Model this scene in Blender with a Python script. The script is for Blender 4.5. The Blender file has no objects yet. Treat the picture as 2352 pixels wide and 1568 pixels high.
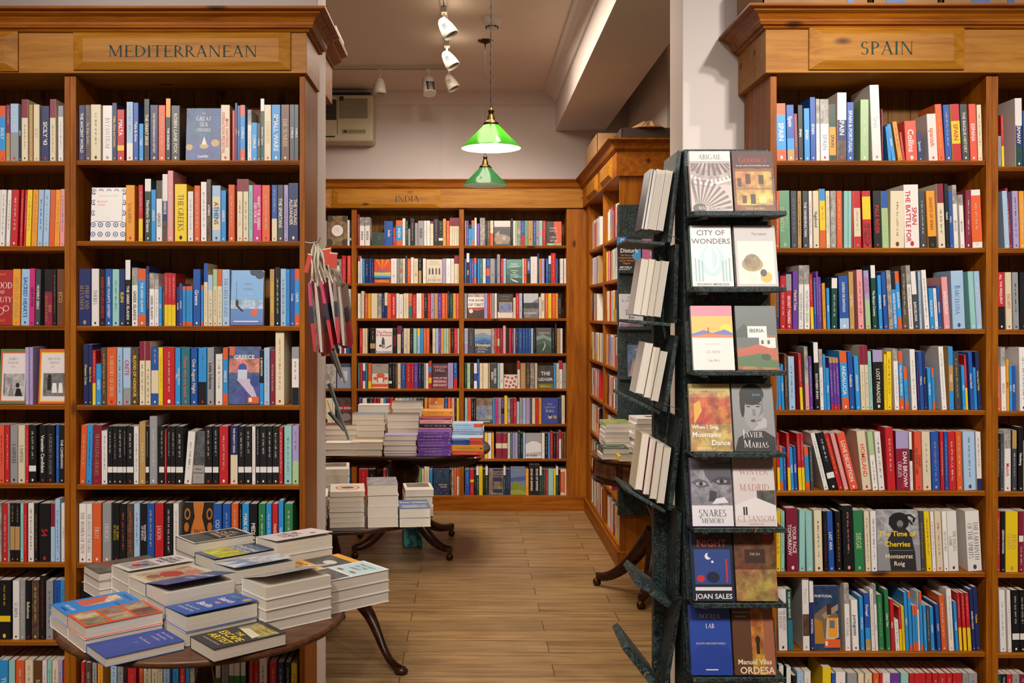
import bpy, math, random, re
from mathutils import Vector, Matrix
random.seed(7)
C = bpy.context.scene.collection
SC = bpy.context.scene
# ---------------------------------------------------------------- camera
F = 2287.0; VX, VY = 1080.0, 722.0; EYE = 1.545
cd = bpy.data.cameras.new('camera'); cam = bpy.data.objects.new('camera', cd); C.objects.link(cam)
cam.location = (0, 0, EYE); cam.rotation_euler = (math.radians(90), 0, 0)
cd.sensor_width = 36.0; cd.lens = 36.0 * F / 2352.0
cd.shift_x = (1176 - VX) / 2352.0; cd.shift_y = (VY - 784) / 2352.0
cd.clip_start = 0.05; cd.clip_end = 60
cd.dof.use_dof = False
SC.camera = cam
def W(px, py, Y): return Vector(((px - VX) * Y / F, Y, EYE - (py - VY) * Y / F))
def WX(px, Y): return (px - VX) * Y / F
def WZ(py, Y): return EYE - (py - VY) * Y / F
# ---------------------------------------------------------------- view, world, lamps of the room and added fills
SC.view_settings.view_transform = 'Standard'; SC.view_settings.look = 'None'
SC.view_settings.gamma = 1; SC.view_settings.use_curve_mapping = False
SC.view_settings.exposure = -0.12
wd = bpy.data.worlds.new('room_world'); SC.world = wd; wd.use_nodes = True
wd.node_tree.nodes['Background'].inputs[0].default_value = (1.0, 0.86, 0.74, 1)
wd.node_tree.nodes['Background'].inputs[1].default_value = 0.15
CEIL = 3.36
def spot(name, loc, to, power, deg=75, blend=.6, col=(1, .93, .86), size=.05):
    l = bpy.data.lights.new(name, 'SPOT'); l.energy = power; l.spot_size = math.radians(deg); l.spot_blend = blend
    l.color = col; l.shadow_soft_size = size
    o = bpy.data.objects.new(name, l); C.objects.link(o); o.location = loc
    o.rotation_euler = (Vector(to) - Vector(loc)).to_track_quat('-Z', 'Y').to_euler(); return o
def area(name, loc, to, power, sx, sy, col=(1, .92, .85)):
    l = bpy.data.lights.new(name, 'AREA'); l.shape = 'RECTANGLE'; l.size = sx; l.size_y = sy; l.energy = power; l.color = col
    o = bpy.data.objects.new(name, l); C.objects.link(o); o.location = loc
    o.rotation_euler = (Vector(to) - Vector(loc)).to_track_quat('-Z', 'Y').to_euler(); return o
# track spots over the front room (above the frame), aimed at the two bookcases, rack and table
for (x, y, tx, ty, tz, p) in [(-2.1, .3, -1.3, 3.5, 1.3, 190), (-1.0, .5, -.9, 3.5, 1.2, 190), (-.1, .9, -.75, 2.8, .8, 45),
                              (.3, .6, .95, 3.5, 1.2, 118), (1.3, .4, 1.4, 3.45, 1.3, 190), (2.4, .7, 1.7, 3.45, 1.3, 190)]:
    spot('track_spot_light', (x, y, 3.25), (tx, ty, tz), p, 60, .8)
spot('track_spot_light', (1.35, .9, 3.28), (.90, 3.78, 2.6), 170, 32, .8)
spot('track_spot_light', (-1.9, 1.6, 3.28), (-.7, 3.78, 2.9), 20, 50, .8)
area('ceiling_panel_light', (0, .6, 3.3), (0, 1.2, 0), 60, 3.0, 1.2)  # area fill added for the front room's ambient light, no real panel lamp
# back room: track spots by the ceiling and an added soft fill over the aisle
spot('track_spot_light', (-.25, 5.9, 3.15), (-.3, 7.9, 1.6), 75, 80, .7)
spot('track_spot_light', (.45, 6.0, 3.15), (.3, 7.9, 1.3), 75, 80, .7)
spot('track_spot_light', (.35, 4.9, 3.15), (-.5, 6.2, .7), 50, 70, .7)
spot('track_spot_light', (0.0, 5.6, 3.2), (1.1, 6.4, 1.1), 50, 75, .7)
spot('track_spot_light', (.3, 4.5, 3.2), (.25, 5.0, 0), 60, 95, .8)
area('ceiling_panel_light', (0, 5.7, 3.28), (0, 5.8, 0), 66, .8, 2.2, (1, .82, .66))  # added warm fill that lifts the back room's ambient light, not a fitting
# ---------------------------------------------------------------- colours
def lin(h):
    if not isinstance(h, str): return h
    h = h.lstrip('#'); r = [int(h[i:i + 2], 16) / 255 for i in (0, 2, 4)]
    return tuple(((x / 12.92) if x <= .04045 else ((x + .055) / 1.055) ** 2.4) for x in r)
PAL = dict(W='e8e3dd', C='e0d2b2', K='17181b', A='43464c', S='98989a', R='c3242a', M='86203a', O='dd5f2b', Y='ecca1e', U='e89a2c',
           D='b9935a', G='2f7d4c', q='6f9c7c', g='a9c78f', E='16463a', T='93c9c2', t='2a7385', B='2455a6', b='2f93d8', N='222e62',
           L='a6c4e0', V='663a99', v='a99ac6', P='cf2f7f', p='e39a9c', H='6a4024', X='5c4a3c', Z='a5a29c', c='e2583f')
CN = dict(W='white', C='cream', K='black', A='charcoal', S='grey', R='red', M='maroon', O='orange', Y='yellow', U='amber', D='tan',
          G='green', q='sage green', g='pale green', E='dark green', T='mint green', t='teal', B='blue', b='sky blue', N='navy',
          L='pale blue', V='purple', v='lilac', P='magenta', p='pink', H='brown', X='dark pictorial', Z='grey pictorial', c='coral')
def pal(c): return lin(PAL[c]) if c in PAL else lin(c)
LIGHTC = set('WCYUDgTLvpZbSq')
# ---------------------------------------------------------------- materials
def newmat(name):
    m = bpy.data.materials.new(name); m.use_nodes = True; nt = m.node_tree
    return m, nt, nt.nodes['Principled BSDF']
def N(nt, t, **k):
    n = nt.nodes.new(t)
    for a, b in k.items():
        if a in n.inputs: n.inputs[a].default_value = b
        else: setattr(n, a, b)
    return n
def ramp(nt, fac, stops):
    r = nt.nodes.new('ShaderNodeValToRGB'); e = r.color_ramp.elements
    while len(e) < len(stops): e.new(.5)
    for i, (p, c) in enumerate(stops): e[i].position = p; e[i].color = (*c, 1)
    nt.links.new(fac, r.inputs[0]); return r.outputs[0]
def bump(nt, bs, h, s, d=.002):
    b = N(nt, 'ShaderNodeBump'); b.inputs['Strength'].default_value = s; b.inputs['Distance'].default_value = d
    nt.links.new(h, b.inputs['Height']); nt.links.new(b.outputs[0], bs.inputs['Normal'])
def plain(name, col, rough=.6, metal=0, noise=0, nscale=20, bumps=0):
    m, nt, bs = newmat(name); c = lin(col); bs.inputs['Roughness'].default_value = rough; bs.inputs['Metallic'].default_value = metal
    tc = N(nt, 'ShaderNodeTexCoord'); nz = N(nt, 'ShaderNodeTexNoise', Scale=nscale, Detail=4.0); nt.links.new(tc.outputs['Object'], nz.inputs['Vector'])
    k = noise; o = ramp(nt, nz.outputs[0], [(.3, tuple(x * (1 - k) for x in c)), (.7, tuple(min(1, x * (1 + k)) for x in c))])
    nt.links.new(o, bs.inputs['Base Color'])
    if bumps: bump(nt, bs, nz.outputs[0], bumps)
    return m
def wood(name, axis, c1, c2, c3, rough=.5, scale=1.0, knots=True):
    m, nt, bs = newmat(name); bs.inputs['Roughness'].default_value = rough; bs.inputs['Specular IOR Level'].default_value = .22
    tc = N(nt, 'ShaderNodeTexCoord'); mp = N(nt, 'ShaderNodeMapping'); nt.links.new(tc.outputs['Object'], mp.inputs['Vector'])
    s = [14.0 * scale] * 3; s[axis] = .9 * scale; mp.inputs['Scale'].default_value = s
    oi = N(nt, 'ShaderNodeObjectInfo'); ml = N(nt, 'ShaderNodeMath', operation='MULTIPLY'); ml.inputs[1].default_value = 37.0
    nt.links.new(oi.outputs['Random'], ml.inputs[0]); cb = N(nt, 'ShaderNodeCombineXYZ')
    for i in range(3): nt.links.new(ml.outputs[0], cb.inputs[i])
    nt.links.new(cb.outputs[0], mp.inputs['Location'])
    n1 = N(nt, 'ShaderNodeTexNoise', Scale=2.2, Detail=6.0, Roughness=.62, Distortion=.6); nt.links.new(mp.outputs[0], n1.inputs['Vector'])
    n2 = N(nt, 'ShaderNodeTexNoise', Scale=9.0, Detail=3.0, Roughness=.7); nt.links.new(mp.outputs[0], n2.inputs['Vector'])
    mx = N(nt, 'ShaderNodeMath', operation='MULTIPLY_ADD'); mx.inputs[1].default_value = .35; nt.links.new(n2.outputs[0], mx.inputs[0]); nt.links.new(n1.outputs[0], mx.inputs[2])
    out = ramp(nt, mx.outputs[0], [(.45, lin(c1)), (.62, lin(c2)), (.82, lin(c3))])
    if knots:
        mp2 = N(nt, 'ShaderNodeMapping'); nt.links.new(tc.outputs['Object'], mp2.inputs['Vector']); s2 = [7.0] * 3; s2[axis] = 3.0
        mp2.inputs['Scale'].default_value = s2; nt.links.new(cb.outputs[0], mp2.inputs['Location'])
        vo = N(nt, 'ShaderNodeTexVoronoi', Scale=1.0); nt.links.new(mp2.outputs[0], vo.inputs['Vector'])
        k = ramp(nt, vo.outputs['Distance'], [(.06, (0, 0, 0)), (.13, (1, 1, 1))])
        mm = N(nt, 'ShaderNodeMixRGB', blend_type='MIX'); nt.links.new(k, mm.inputs[0]); mm.inputs[1].default_value = (*lin('4a2409'), 1); nt.links.new(out, mm.inputs[2]); out = mm.outputs[0]
    nt.links.new(out, bs.inputs['Base Color']); bump(nt, bs, n1.outputs[0], .12, .001); return m
PINE = ('743a02', '904e05', 'a6620e')
WX_ = wood('pine_along', 0, *PINE); WY_ = wood('pine_deep', 1, *PINE); WZ_ = wood('pine_upright', 2, *PINE)

WL_ = wood('pine_frieze', 0, '8a520a', 'a06716', 'b07824')
BACK = wood('pine_back', 2, '5c3a10', '704816', '80541e', rough=.5)
DARKW = wood('mahogany', 0, '1c0d08', '2c150c', '3c2012', rough=.26, knots=False)
TOPW = wood('worn_tabletop', 0, '38200f', '54331d', '6a452b', rough=.3, knots=False)
PAINT = plain('wall_paint', 'dad0ca', .7, noise=.02, nscale=3, bumps=.03)
CEILM = plain('ceiling_paint', 'e2d6ca', .8, noise=.02, nscale=3)
CREAMP = plain('cream_plastic', 'c8bf9e', .4); WHITEP = plain('white_enamel', 'cfc8bc', .35); BLACKP = plain('black_plastic', '121212', .4)
BRASS = plain('brass', '4a3a1c', .35, metal=1, noise=.1); METAL = plain('steel', '8d8d8d', .3, metal=1)
SIGNP = plain('sign_paint', '24403b', .9); CORD = plain('braided_cord', '1a120c', .8); CARD = plain('cardboard', 'a07c54', .8, noise=.08, nscale=12)
CARDD = plain('dark_cardboard', '40332a', .8, noise=.1); COTTON = plain('cotton', 'cfc6b2', .9, noise=.08, nscale=60, bumps=.2)
def attr_mat(name, rough, spec=.5, picture=False, pages=False):
    m, nt, bs = newmat(name); at = N(nt, 'ShaderNodeAttribute', attribute_name='Col'); out = at.outputs['Color']
    bs.inputs['Roughness'].default_value = rough
    tc = N(nt, 'ShaderNodeTexCoord')
    if picture:
        a = N(nt, 'ShaderNodeTexNoise', Scale=30.0, Detail=8.0, Roughness=.68, Distortion=.3); nt.links.new(tc.outputs['Object'], a.inputs['Vector'])
        g = ramp(nt, a.outputs[0], [(.30, (.3, .3, .32)), (.46, (.75, .74, .73)), (.56, (1.1, 1.08, 1.05)), (.72, (1.55, 1.52, 1.48))])
        mm = N(nt, 'ShaderNodeMixRGB', blend_type='MULTIPLY'); mm.inputs[0].default_value = 1; nt.links.new(out, mm.inputs[1]); nt.links.new(g, mm.inputs[2]); out = mm.outputs[0]
        b = N(nt, 'ShaderNodeTexNoise', Scale=15.0, Detail=2.0); nt.links.new(tc.outputs['Object'], b.inputs['Vector'])
        hs = N(nt, 'ShaderNodeHueSaturation'); mr = N(nt, 'ShaderNodeMapRange'); nt.links.new(b.outputs[0], mr.inputs[0]); mr.inputs[1].default_value = .35; mr.inputs[2].default_value = .65
        mr.inputs[3].default_value = .47; mr.inputs[4].default_value = .53; nt.links.new(mr.outputs[0], hs.inputs['Hue']); nt.links.new(out, hs.inputs['Color']); out = hs.outputs[0]
    if pages:
        mp = N(nt, 'ShaderNodeMapping'); mp.inputs['Scale'].default_value = (900, 6, 6); nt.links.new(tc.outputs['Object'], mp.inputs['Vector'])
        a = N(nt, 'ShaderNodeTexNoise', Scale=1.0, Detail=2.0); nt.links.new(mp.outputs[0], a.inputs['Vector'])
        g = ramp(nt, a.outputs[0], [(.3, (.78, .76, .73)), (.65, (1, 1, 1))])
        mm = N(nt, 'ShaderNodeMixRGB', blend_type='MULTIPLY'); mm.inputs[0].default_value = 1; nt.links.new(out, mm.inputs[1]); nt.links.new(g, mm.inputs[2]); out = mm.outputs[0]
    nt.links.new(out, bs.inputs['Base Color']); return m
COVER = attr_mat('printed_cover', .38); PICT = attr_mat('printed_picture', .38, picture=True); PAGES = attr_mat('paper_pages', .85, pages=True)
MATS3 = [COVER, PICT, PAGES]
def marble():
    m, nt, bs = newmat('marbled_paper'); bs.inputs['Roughness'].default_value = .5
    tc = N(nt, 'ShaderNodeTexCoord'); a = N(nt, 'ShaderNodeTexNoise', Scale=17.0, Detail=4.0, Roughness=.65, Distortion=2.6); nt.links.new(tc.outputs['Object'], a.inputs['Vector'])
    o = ramp(nt, a.outputs[0], [(.34, lin('0c1113')), (.45, lin('1c282b')), (.50, lin('3c5550')), (.54, lin('182024')), (.62, lin('10181a')), (.67, lin('7a6c54')), (.72, lin('22303a')), (.8, lin('5c3f42'))])
    nt.links.new(o, bs.inputs['Base Color']); return m
MARBLE = marble()
def floor_mat():
    m, nt, bs = newmat('oak_floorboards'); tc = N(nt, 'ShaderNodeTexCoord')
    br = N(nt, 'ShaderNodeTexBrick', offset=.37, offset_frequency=2, squash=1.0); br.inputs['Scale'].default_value = 1.0
    br.inputs['Brick Width'].default_value = 1.05; br.inputs['Row Height'].default_value = .155; br.inputs['Mortar Size'].default_value = .0018; br.inputs['Mortar Smooth'].default_value = .1
    br.inputs['Color1'].default_value = (0, 0, 0, 1); br.inputs['Color2'].default_value = (1, 1, 1, 1); br.inputs['Mortar'].default_value = (.5, .5, .5, 1)
    mp0 = N(nt, 'ShaderNodeMapping'); mp0.inputs['Location'].default_value = (.3, .093, 0); nt.links.new(tc.outputs['Object'], mp0.inputs['Vector']); nt.links.new(mp0.outputs[0], br.inputs['Vector'])
    mp = N(nt, 'ShaderNodeMapping'); mp.inputs['Scale'].default_value = (1.2, 16, 1); nt.links.new(tc.outputs['Object'], mp.inputs['Vector'])
    ad = N(nt, 'ShaderNodeVectorMath', operation='MULTIPLY_ADD'); ad.inputs[1].default_value = (9, 9, 9); nt.links.new(br.outputs['Color'], ad.inputs[0]); nt.links.new(mp.outputs[0], ad.inputs[2])
    n1 = N(nt, 'ShaderNodeTexNoise', Scale=2.0, Detail=7.0, Roughness=.6, Distortion=.4); nt.links.new(ad.outputs[0], n1.inputs['Vector'])
    g = ramp(nt, n1.outputs[0], [(.3, lin('735636')), (.5, lin('98794e')), (.7, lin('a98c61'))])
    t = ramp(nt, br.outputs['Color'], [(0, (.80, .78, .76)), (.5, (.97, .96, .95)), (1, (1.12, 1.10, 1.06))])
    m1 = N(nt, 'ShaderNodeMixRGB', blend_type='MULTIPLY'); m1.inputs[0].default_value = 1; nt.links.new(g, m1.inputs[1]); nt.links.new(t, m1.inputs[2])
    m2 = N(nt, 'ShaderNodeMixRGB'); nt.links.new(br.outputs['Fac'], m2.inputs[0]); nt.links.new(m1.outputs[0], m2.inputs[1]); m2.inputs[2].default_value = (*lin('3a2614'), 1)
    vo = N(nt, 'ShaderNodeTexVoronoi', Scale=1.0); mp3 = N(nt, 'ShaderNodeMapping'); mp3.inputs['Scale'].default_value = (2.1, 4.4, 1); nt.links.new(tc.outputs['Object'], mp3.inputs['Vector']); nt.links.new(mp3.outputs[0], vo.inputs['Vector'])
    k = ramp(nt, vo.outputs['Distance'], [(.03, (0, 0, 0)), (.075, (1, 1, 1))])
    m3 = N(nt, 'ShaderNodeMixRGB'); nt.links.new(k, m3.inputs[0]); m3.inputs[1].default_value = (*lin('5a3a1e'), 1); nt.links.new(m2.outputs[0], m3.inputs[2])
    nt.links.new(m3.outputs[0], bs.inputs['Base Color'])
    rr = ramp(nt, n1.outputs[0], [(.3, (.42,) * 3), (.7, (.3,) * 3)]); nt.links.new(rr, bs.inputs['Roughness'])
    bump(nt, bs, m2.outputs[0], .15, .002); return m
FLOORM = floor_mat()
# ---------------------------------------------------------------- mesh builder
class MB:
    def __init__(s): s.v = []; s.f = []; s.c = []; s.m = []; s.s = []; s.M = None
    def P(s, p):
        return tuple(s.M @ Vector(p)) if s.M is not None else tuple(p)
    def face(s, pts, col=(1, 1, 1), mat=0, smooth=False):
        n = len(s.v); s.v += [s.P(p) for p in pts]; s.f.append(tuple(range(n, n + len(pts)))); s.c.append(col); s.m.append(mat); s.s.append(smooth)
    def geo(s, vs, fs, col=(1, 1, 1), mat=0, smooth=False):
        n = len(s.v); s.v += [s.P(p) for p in vs]
        for f in fs: s.f.append(tuple(n + i for i in f)); s.c.append(col); s.m.append(mat); s.s.append(smooth)
    def box(s, x0, y0, z0, x1, y1, z1, col=(1, 1, 1), mat=0):
        if x0 > x1: x0, x1 = x1, x0
        if y0 > y1: y0, y1 = y1, y0
        if z0 > z1: z0, z1 = z1, z0
        s.geo([(x0, y0, z0), (x1, y0, z0), (x1, y1, z0), (x0, y1, z0), (x0, y0, z1), (x1, y0, z1), (x1, y1, z1), (x0, y1, z1)],
              [(0, 3, 2, 1), (4, 5, 6, 7), (0, 1, 5, 4), (1, 2, 6, 5), (2, 3, 7, 6), (3, 0, 4, 7)], col, mat)
    def prism(s, poly, a, b, plane='yz', col=(1, 1, 1), mat=0):
        """extrude a 2D polygon from a to b along the missing axis"""
        def q(p, t): return {'yz': (t, p[0], p[1]), 'xz': (p[0], t, p[1]), 'xy': (p[0], p[1], t)}[plane]
        n = len(poly); vs = [q(p, a) for p in poly] + [q(p, b) for p in poly]
        s.geo(vs, [tuple(range(n))[::-1], tuple(range(n, 2 * n))] + [(i, (i + 1) % n, n + (i + 1) % n, n + i) for i in range(n)], col, mat)
    def tube(s, pts, r, n=10, col=(1, 1, 1), mat=0):
        pts = [Vector(p) for p in pts]; rs = r if isinstance(r, (list, tuple)) else [r] * len(pts); vs = []; fs = []
        up = Vector((0, 0, 1)); prev = None
        for i, p in enumerate(pts):
            d = (pts[min(i + 1, len(pts) - 1)] - pts[max(i - 1, 0)]).normalized()
            a = (prev if prev is not None else (d.cross(up) if abs(d.dot(up)) < .95 else d.cross(Vector((0, 1, 0))))); a = (a - d * a.dot(d)).normalized(); prev = a; b = d.cross(a)
            for k in range(n):
                t = 2 * math.pi * k / n; vs.append(p + (a * math.cos(t) + b * math.sin(t)) * rs[i])
        for i in range(len(pts) - 1):
            for k in range(n): fs.append((i * n + k, i * n + (k + 1) % n, (i + 1) * n + (k + 1) % n, (i + 1) * n + k))
        s.geo(vs, fs, col, mat, True); m = (len(pts) - 1) * n
        s.geo(vs[:n], [tuple(range(n))[::-1]], col, mat); s.geo(vs[m:], [tuple(range(n))], col, mat)
    def lathe(s, prof, cx=0, cy=0, n=32, col=(1, 1, 1), mat=0, caps=True):
        vs = []; fs = []
        for (r, z) in prof:
            for k in range(n): t = 2 * math.pi * k / n; vs.append((cx + r * math.cos(t), cy + r * math.sin(t), z))
        for i in range(len(prof) - 1):
            for k in range(n): fs.append((i * n + k, i * n + (k + 1) % n, (i + 1) * n + (k + 1) % n, (i + 1) * n + k))
        s.geo(vs, fs, col, mat, True)
        if caps: s.geo(vs[:n], [tuple(range(n))[::-1]], col, mat); s.geo(vs[-n:], [tuple(range(n))], col, mat)
    def sphere(s, c, r, n=12, col=(1, 1, 1), mat=0):
        s.lathe([(r * math.sin(math.pi * i / n) + 1e-5, c[2] - r * math.cos(math.pi * i / n)) for i in range(n + 1)], c[0], c[1], n * 2, col, mat)
    def build(s, name, mats, parent=None, bevel=0, loc=None):
        me = bpy.data.meshes.new(name); me.from_pydata(s.v, [], s.f)
        for m in (mats if isinstance(mats, list) else [mats]): me.materials.append(m)
        me.polygons.foreach_set('material_index', s.m); me.polygons.foreach_set('use_smooth', s.s)
        at = me.color_attributes.new('Col', 'FLOAT_COLOR', 'CORNER'); d = []
        for f, c in zip(s.f, s.c): d += [c[0], c[1], c[2], 1.0] * len(f)
        at.data.foreach_set('color', d); me.update()
        o = bpy.data.objects.new(name, me); C.objects.link(o)
        if parent is not None: o.parent = parent
        if loc is not None: o.location = loc
        if bevel:
            b = o.modifiers.new('bevel', 'BEVEL'); b.width = bevel; b.segments = 2; b.limit_method = 'ANGLE'; b.angle_limit = math.radians(50)
        return o
def empty(name, loc=(0, 0, 0), rz=0):
    o = bpy.data.objects.new(name, None); C.objects.link(o); o.location = loc; o.rotation_euler = (0, 0, rz); o.empty_display_size = .05; return o
def tag(o, label, cat, group=None):
    o['label'] = label; o['category'] = cat
    if group: o['group'] = group
    return o
def struct(name, mb, mat, bevel=0):
    o = mb.build(name, mat, None, bevel); o['kind'] = 'structure'; return o
# ---------------------------------------------------------------- lettering
_G = {}
def _mesh_text(txt, b):
    cu = bpy.data.curves.new('glyph', 'FONT'); cu.body = txt; cu.resolution_u = 2; cu.offset = .018 if b else 0
    ob = bpy.data.objects.new('glyph', cu); me = ob.to_mesh()
    vs = [(v.co.x, v.co.y) for v in me.vertices]; fs = [tuple(p.vertices) for p in me.polygons]
    ob.to_mesh_clear(); bpy.data.objects.remove(ob); bpy.data.curves.remove(cu); return vs, fs
def _wid(txt, b):
    vs, _ = _mesh_text(txt, b); return max(v[0] for v in vs) - min(v[0] for v in vs)
def glyph(ch, b):
    k = (ch, b)
    if k not in _G:
        if ('HH', b) not in _G:
            vs, _ = _mesh_text('H', b); cap = max(v[1] for v in vs); _G[('cap', b)] = cap; _G[('HH', b)] = _wid('HH', b)
        cap = _G[('cap', b)]
        adv = (_wid('H' + ch + 'H', b) - _G[('HH', b)]) / cap
        if ch == ' ': _G[k] = ([], [], max(adv, .3))
        else:
            vs, fs = _mesh_text(ch, b); _G[k] = ([(x / cap, y / cap) for x, y in vs], fs, adv)
    return _G[k]
# own serif capitals: stems, diagonals and bowls with thick and thin strokes
TH, TN = .115, .045
def _line(x0, y0, x1, y1, w):
    dx, dy = x1 - x0, y1 - y0
    if abs(dy) > 1e-6: return [(x0 - w / 2, y0), (x0 + w / 2, y0), (x1 + w / 2, y1), (x1 - w / 2, y1)]
    return [(x0, y0 - w / 2), (x1, y0 - w / 2), (x1, y0 + w / 2), (x0, y0 + w / 2)]
def _arc(cx, cy, rx, ry, a0, a1, n=10):
    out = []; P = []
    for i in range(n + 1):
        a = math.radians(a0 + (a1 - a0) * i / n); k = TN + (TH - TN) * abs(math.cos(a)) ** 1.5; c, s = math.cos(a), math.sin(a)
        P.append(((cx + c * rx, cy + s * ry), (cx + c * (rx - k), cy + s * (ry - (TN + (k - TN) * .3)))))
    for i in range(n): out.append([P[i][0], P[i + 1][0], P[i + 1][1], P[i][1]])
    return out
def _sf(x, y, w=.14): return [(x - w, y - (.02 if y > .5 else 0)), (x + w, y - (.02 if y > .5 else 0)), (x + w, y + (.02 if y < .5 else 0)), (x - w, y + (.02 if y < .5 else 0))]
def _stem(x, w=TH, s=.14): return [_line(x, 0, x, 1, w), _sf(x, 0, s), _sf(x, 1, s)]
SERIF = {
 'A': (.78, [_line(.12, 0, .40, 1, TN), _line(.66, 0, .38, 1, TH), _sf(.12, 0, .11), _sf(.66, 0, .13), _line(.22, .34, .56, .34, TN)]),
 'B': (.66, _stem(.17) + _arc(.20, .76, .32, .24, -90, 90) + _arc(.22, .27, .38, .27, -90, 90)),
 'C': (.74, _arc(.40, .5, .36, .52, 45, 315, 16)),
 'D': (.80, _stem(.17) + _arc(.22, .5, .52, .5, -90, 90, 14)),
 'E': (.62, _stem(.17) + [_line(.17, .975, .56, .975, TN), _line(.17, .5, .46, .5, TN), _line(.17, .025, .60, .025, TN), _line(.55, .85, .55, 1, .03), _line(.59, 0, .59, .16, .03), _line(.46, .42, .46, .58, .03)]),
 'F': (.56, _stem(.17) + [_line(.17, .975, .54, .975, TN), _line(.17, .5, .44, .5, TN), _line(.53, .85, .53, 1, .03), _line(.44, .42, .44, .58, .03)]),
 'G': (.80, _arc(.40, .5, .36, .52, 45, 315, 16) + [_line(.66, .05, .66, .42, TH * .9), _sf(.66, .42, .12)]),
 'H': (.86, _stem(.17) + _stem(.69) + [_line(.17, .5, .69, .5, TN)]),
 'I': (.34, _stem(.17)), 'J': (.36, [_line(.2, .05, .2, 1, TH), _sf(.2, 1)] + _arc(.08, .03, .18, .2, -90, 0, 5)),
 'K': (.74, _stem(.17) + [_line(.20, .45, .58, 1, TN), _line(.34, .58, .66, 0, TH), _sf(.58, 1, .1), _sf(.66, 0, .1)]),
 'L': (.60, _stem(.17) + [_line(.17, .025, .58, .025, TN), _line(.57, 0, .57, .18, .03)]),
 'M': (1.0, [_line(.16, 0, .16, 1, TN), _line(.18, 1, .48, .08, TH), _line(.78, 1, .50, .08, TN), _line(.82, 0, .82, 1, TH), _sf(.16, 0, .1), _sf(.82, 0, .13), _sf(.12, 1, .1), _sf(.86, 1, .1)]),
 'N': (.86, [_line(.16, 0, .16, 1, TN), _line(.18, 1, .70, 0, TH), _line(.71, 0, .71, 1, TN), _sf(.16, 0, .1), _sf(.14, 1, .1), _sf(.71, 1, .1)]),
 'O': (.84, _arc(.42, .5, .38, .52, 0, 360, 20)), 'Q': (.84, _arc(.42, .5, .38, .52, 0, 360, 20) + [_line(.45, .08, .78, -.2, TN)]),
 'P': (.62, _stem(.17) + _arc(.20, .73, .36, .27, -90, 90)),
 'R': (.70, _stem(.17) + _arc(.20, .74, .34, .26, -90, 90) + [_line(.34, .48, .64, 0, TH), _sf(.66, 0, .08)]),
 'S': (.56, _arc(.28, .74, .22, .27, 30, 270, 10) + _arc(.26, .26, .24, .28, -150, 90, 10)),
 'T': (.68, _stem(.34) + [_line(.03, .975, .65, .975, TN), _line(.04, .84, .04, 1, .03), _line(.64, .84, .64, 1, .03)]),
 'U': (.82, [_line(.17, .3, .17, 1, TH), _line(.66, .3, .66, 1, TN), _sf(.17, 1, .12), _sf(.66, 1, .1)] + _arc(.42, .32, .30, .34, 180, 360, 10)),
 'V': (.76, [_line(.14, 1, .40, 0, TH), _line(.64, 1, .40, 0, TN), _sf(.14, 1, .12), _sf(.64, 1, .1)]),
 'W': (1.08, [_line(.13, 1, .34, 0, TH), _line(.55, 1, .34, 0, TN), _line(.55, 1, .76, 0, TH), _line(.96, 1, .76, 0, TN), _sf(.13, 1, .11), _sf(.96, 1, .1)]),
 'X': (.76, [_line(.14, 1, .62, 0, TH), _line(.60, 1, .14, 0, TN), _sf(.14, 1, .1), _sf(.62, 0, .1)]),
 'Y': (.70, [_line(.35, 0, .35, .5, TH), _line(.12, 1, .35, .45, TH), _line(.60, 1, .37, .45, TN), _sf(.35, 0, .12), _sf(.12, 1, .1), _sf(.60, 1, .09)]),
 'Z': (.66, [_line(.08, .975, .58, .975, TN), _line(.08, .025, .60, .025, TN), _line(.14, 0, .54, 1, TH)]),
 '&': (.8, _arc(.36, .74, .18, .25, -40, 220, 10) + _arc(.34, .27, .28, .28, 100, 330, 12) + [_line(.28, .62, .72, 0, TH * .9)]),
 ' ': (.30, []), '.': (.2, [_line(.1, 0, .1, .1, .1)]), "'": (.2, [_line(.1, .75, .1, 1, .06)]), ',': (.2, [_line(.1, -.08, .12, .1, .07)])}
def sglyph(ch):
    if ch in SERIF: return SERIF[ch]
    up = ch.upper()
    if up in SERIF and ch != up:
        a, ps = SERIF[up]; return (a * .74, [[(x * .74, y * .72) for x, y in p] for p in ps])
    return None
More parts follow.
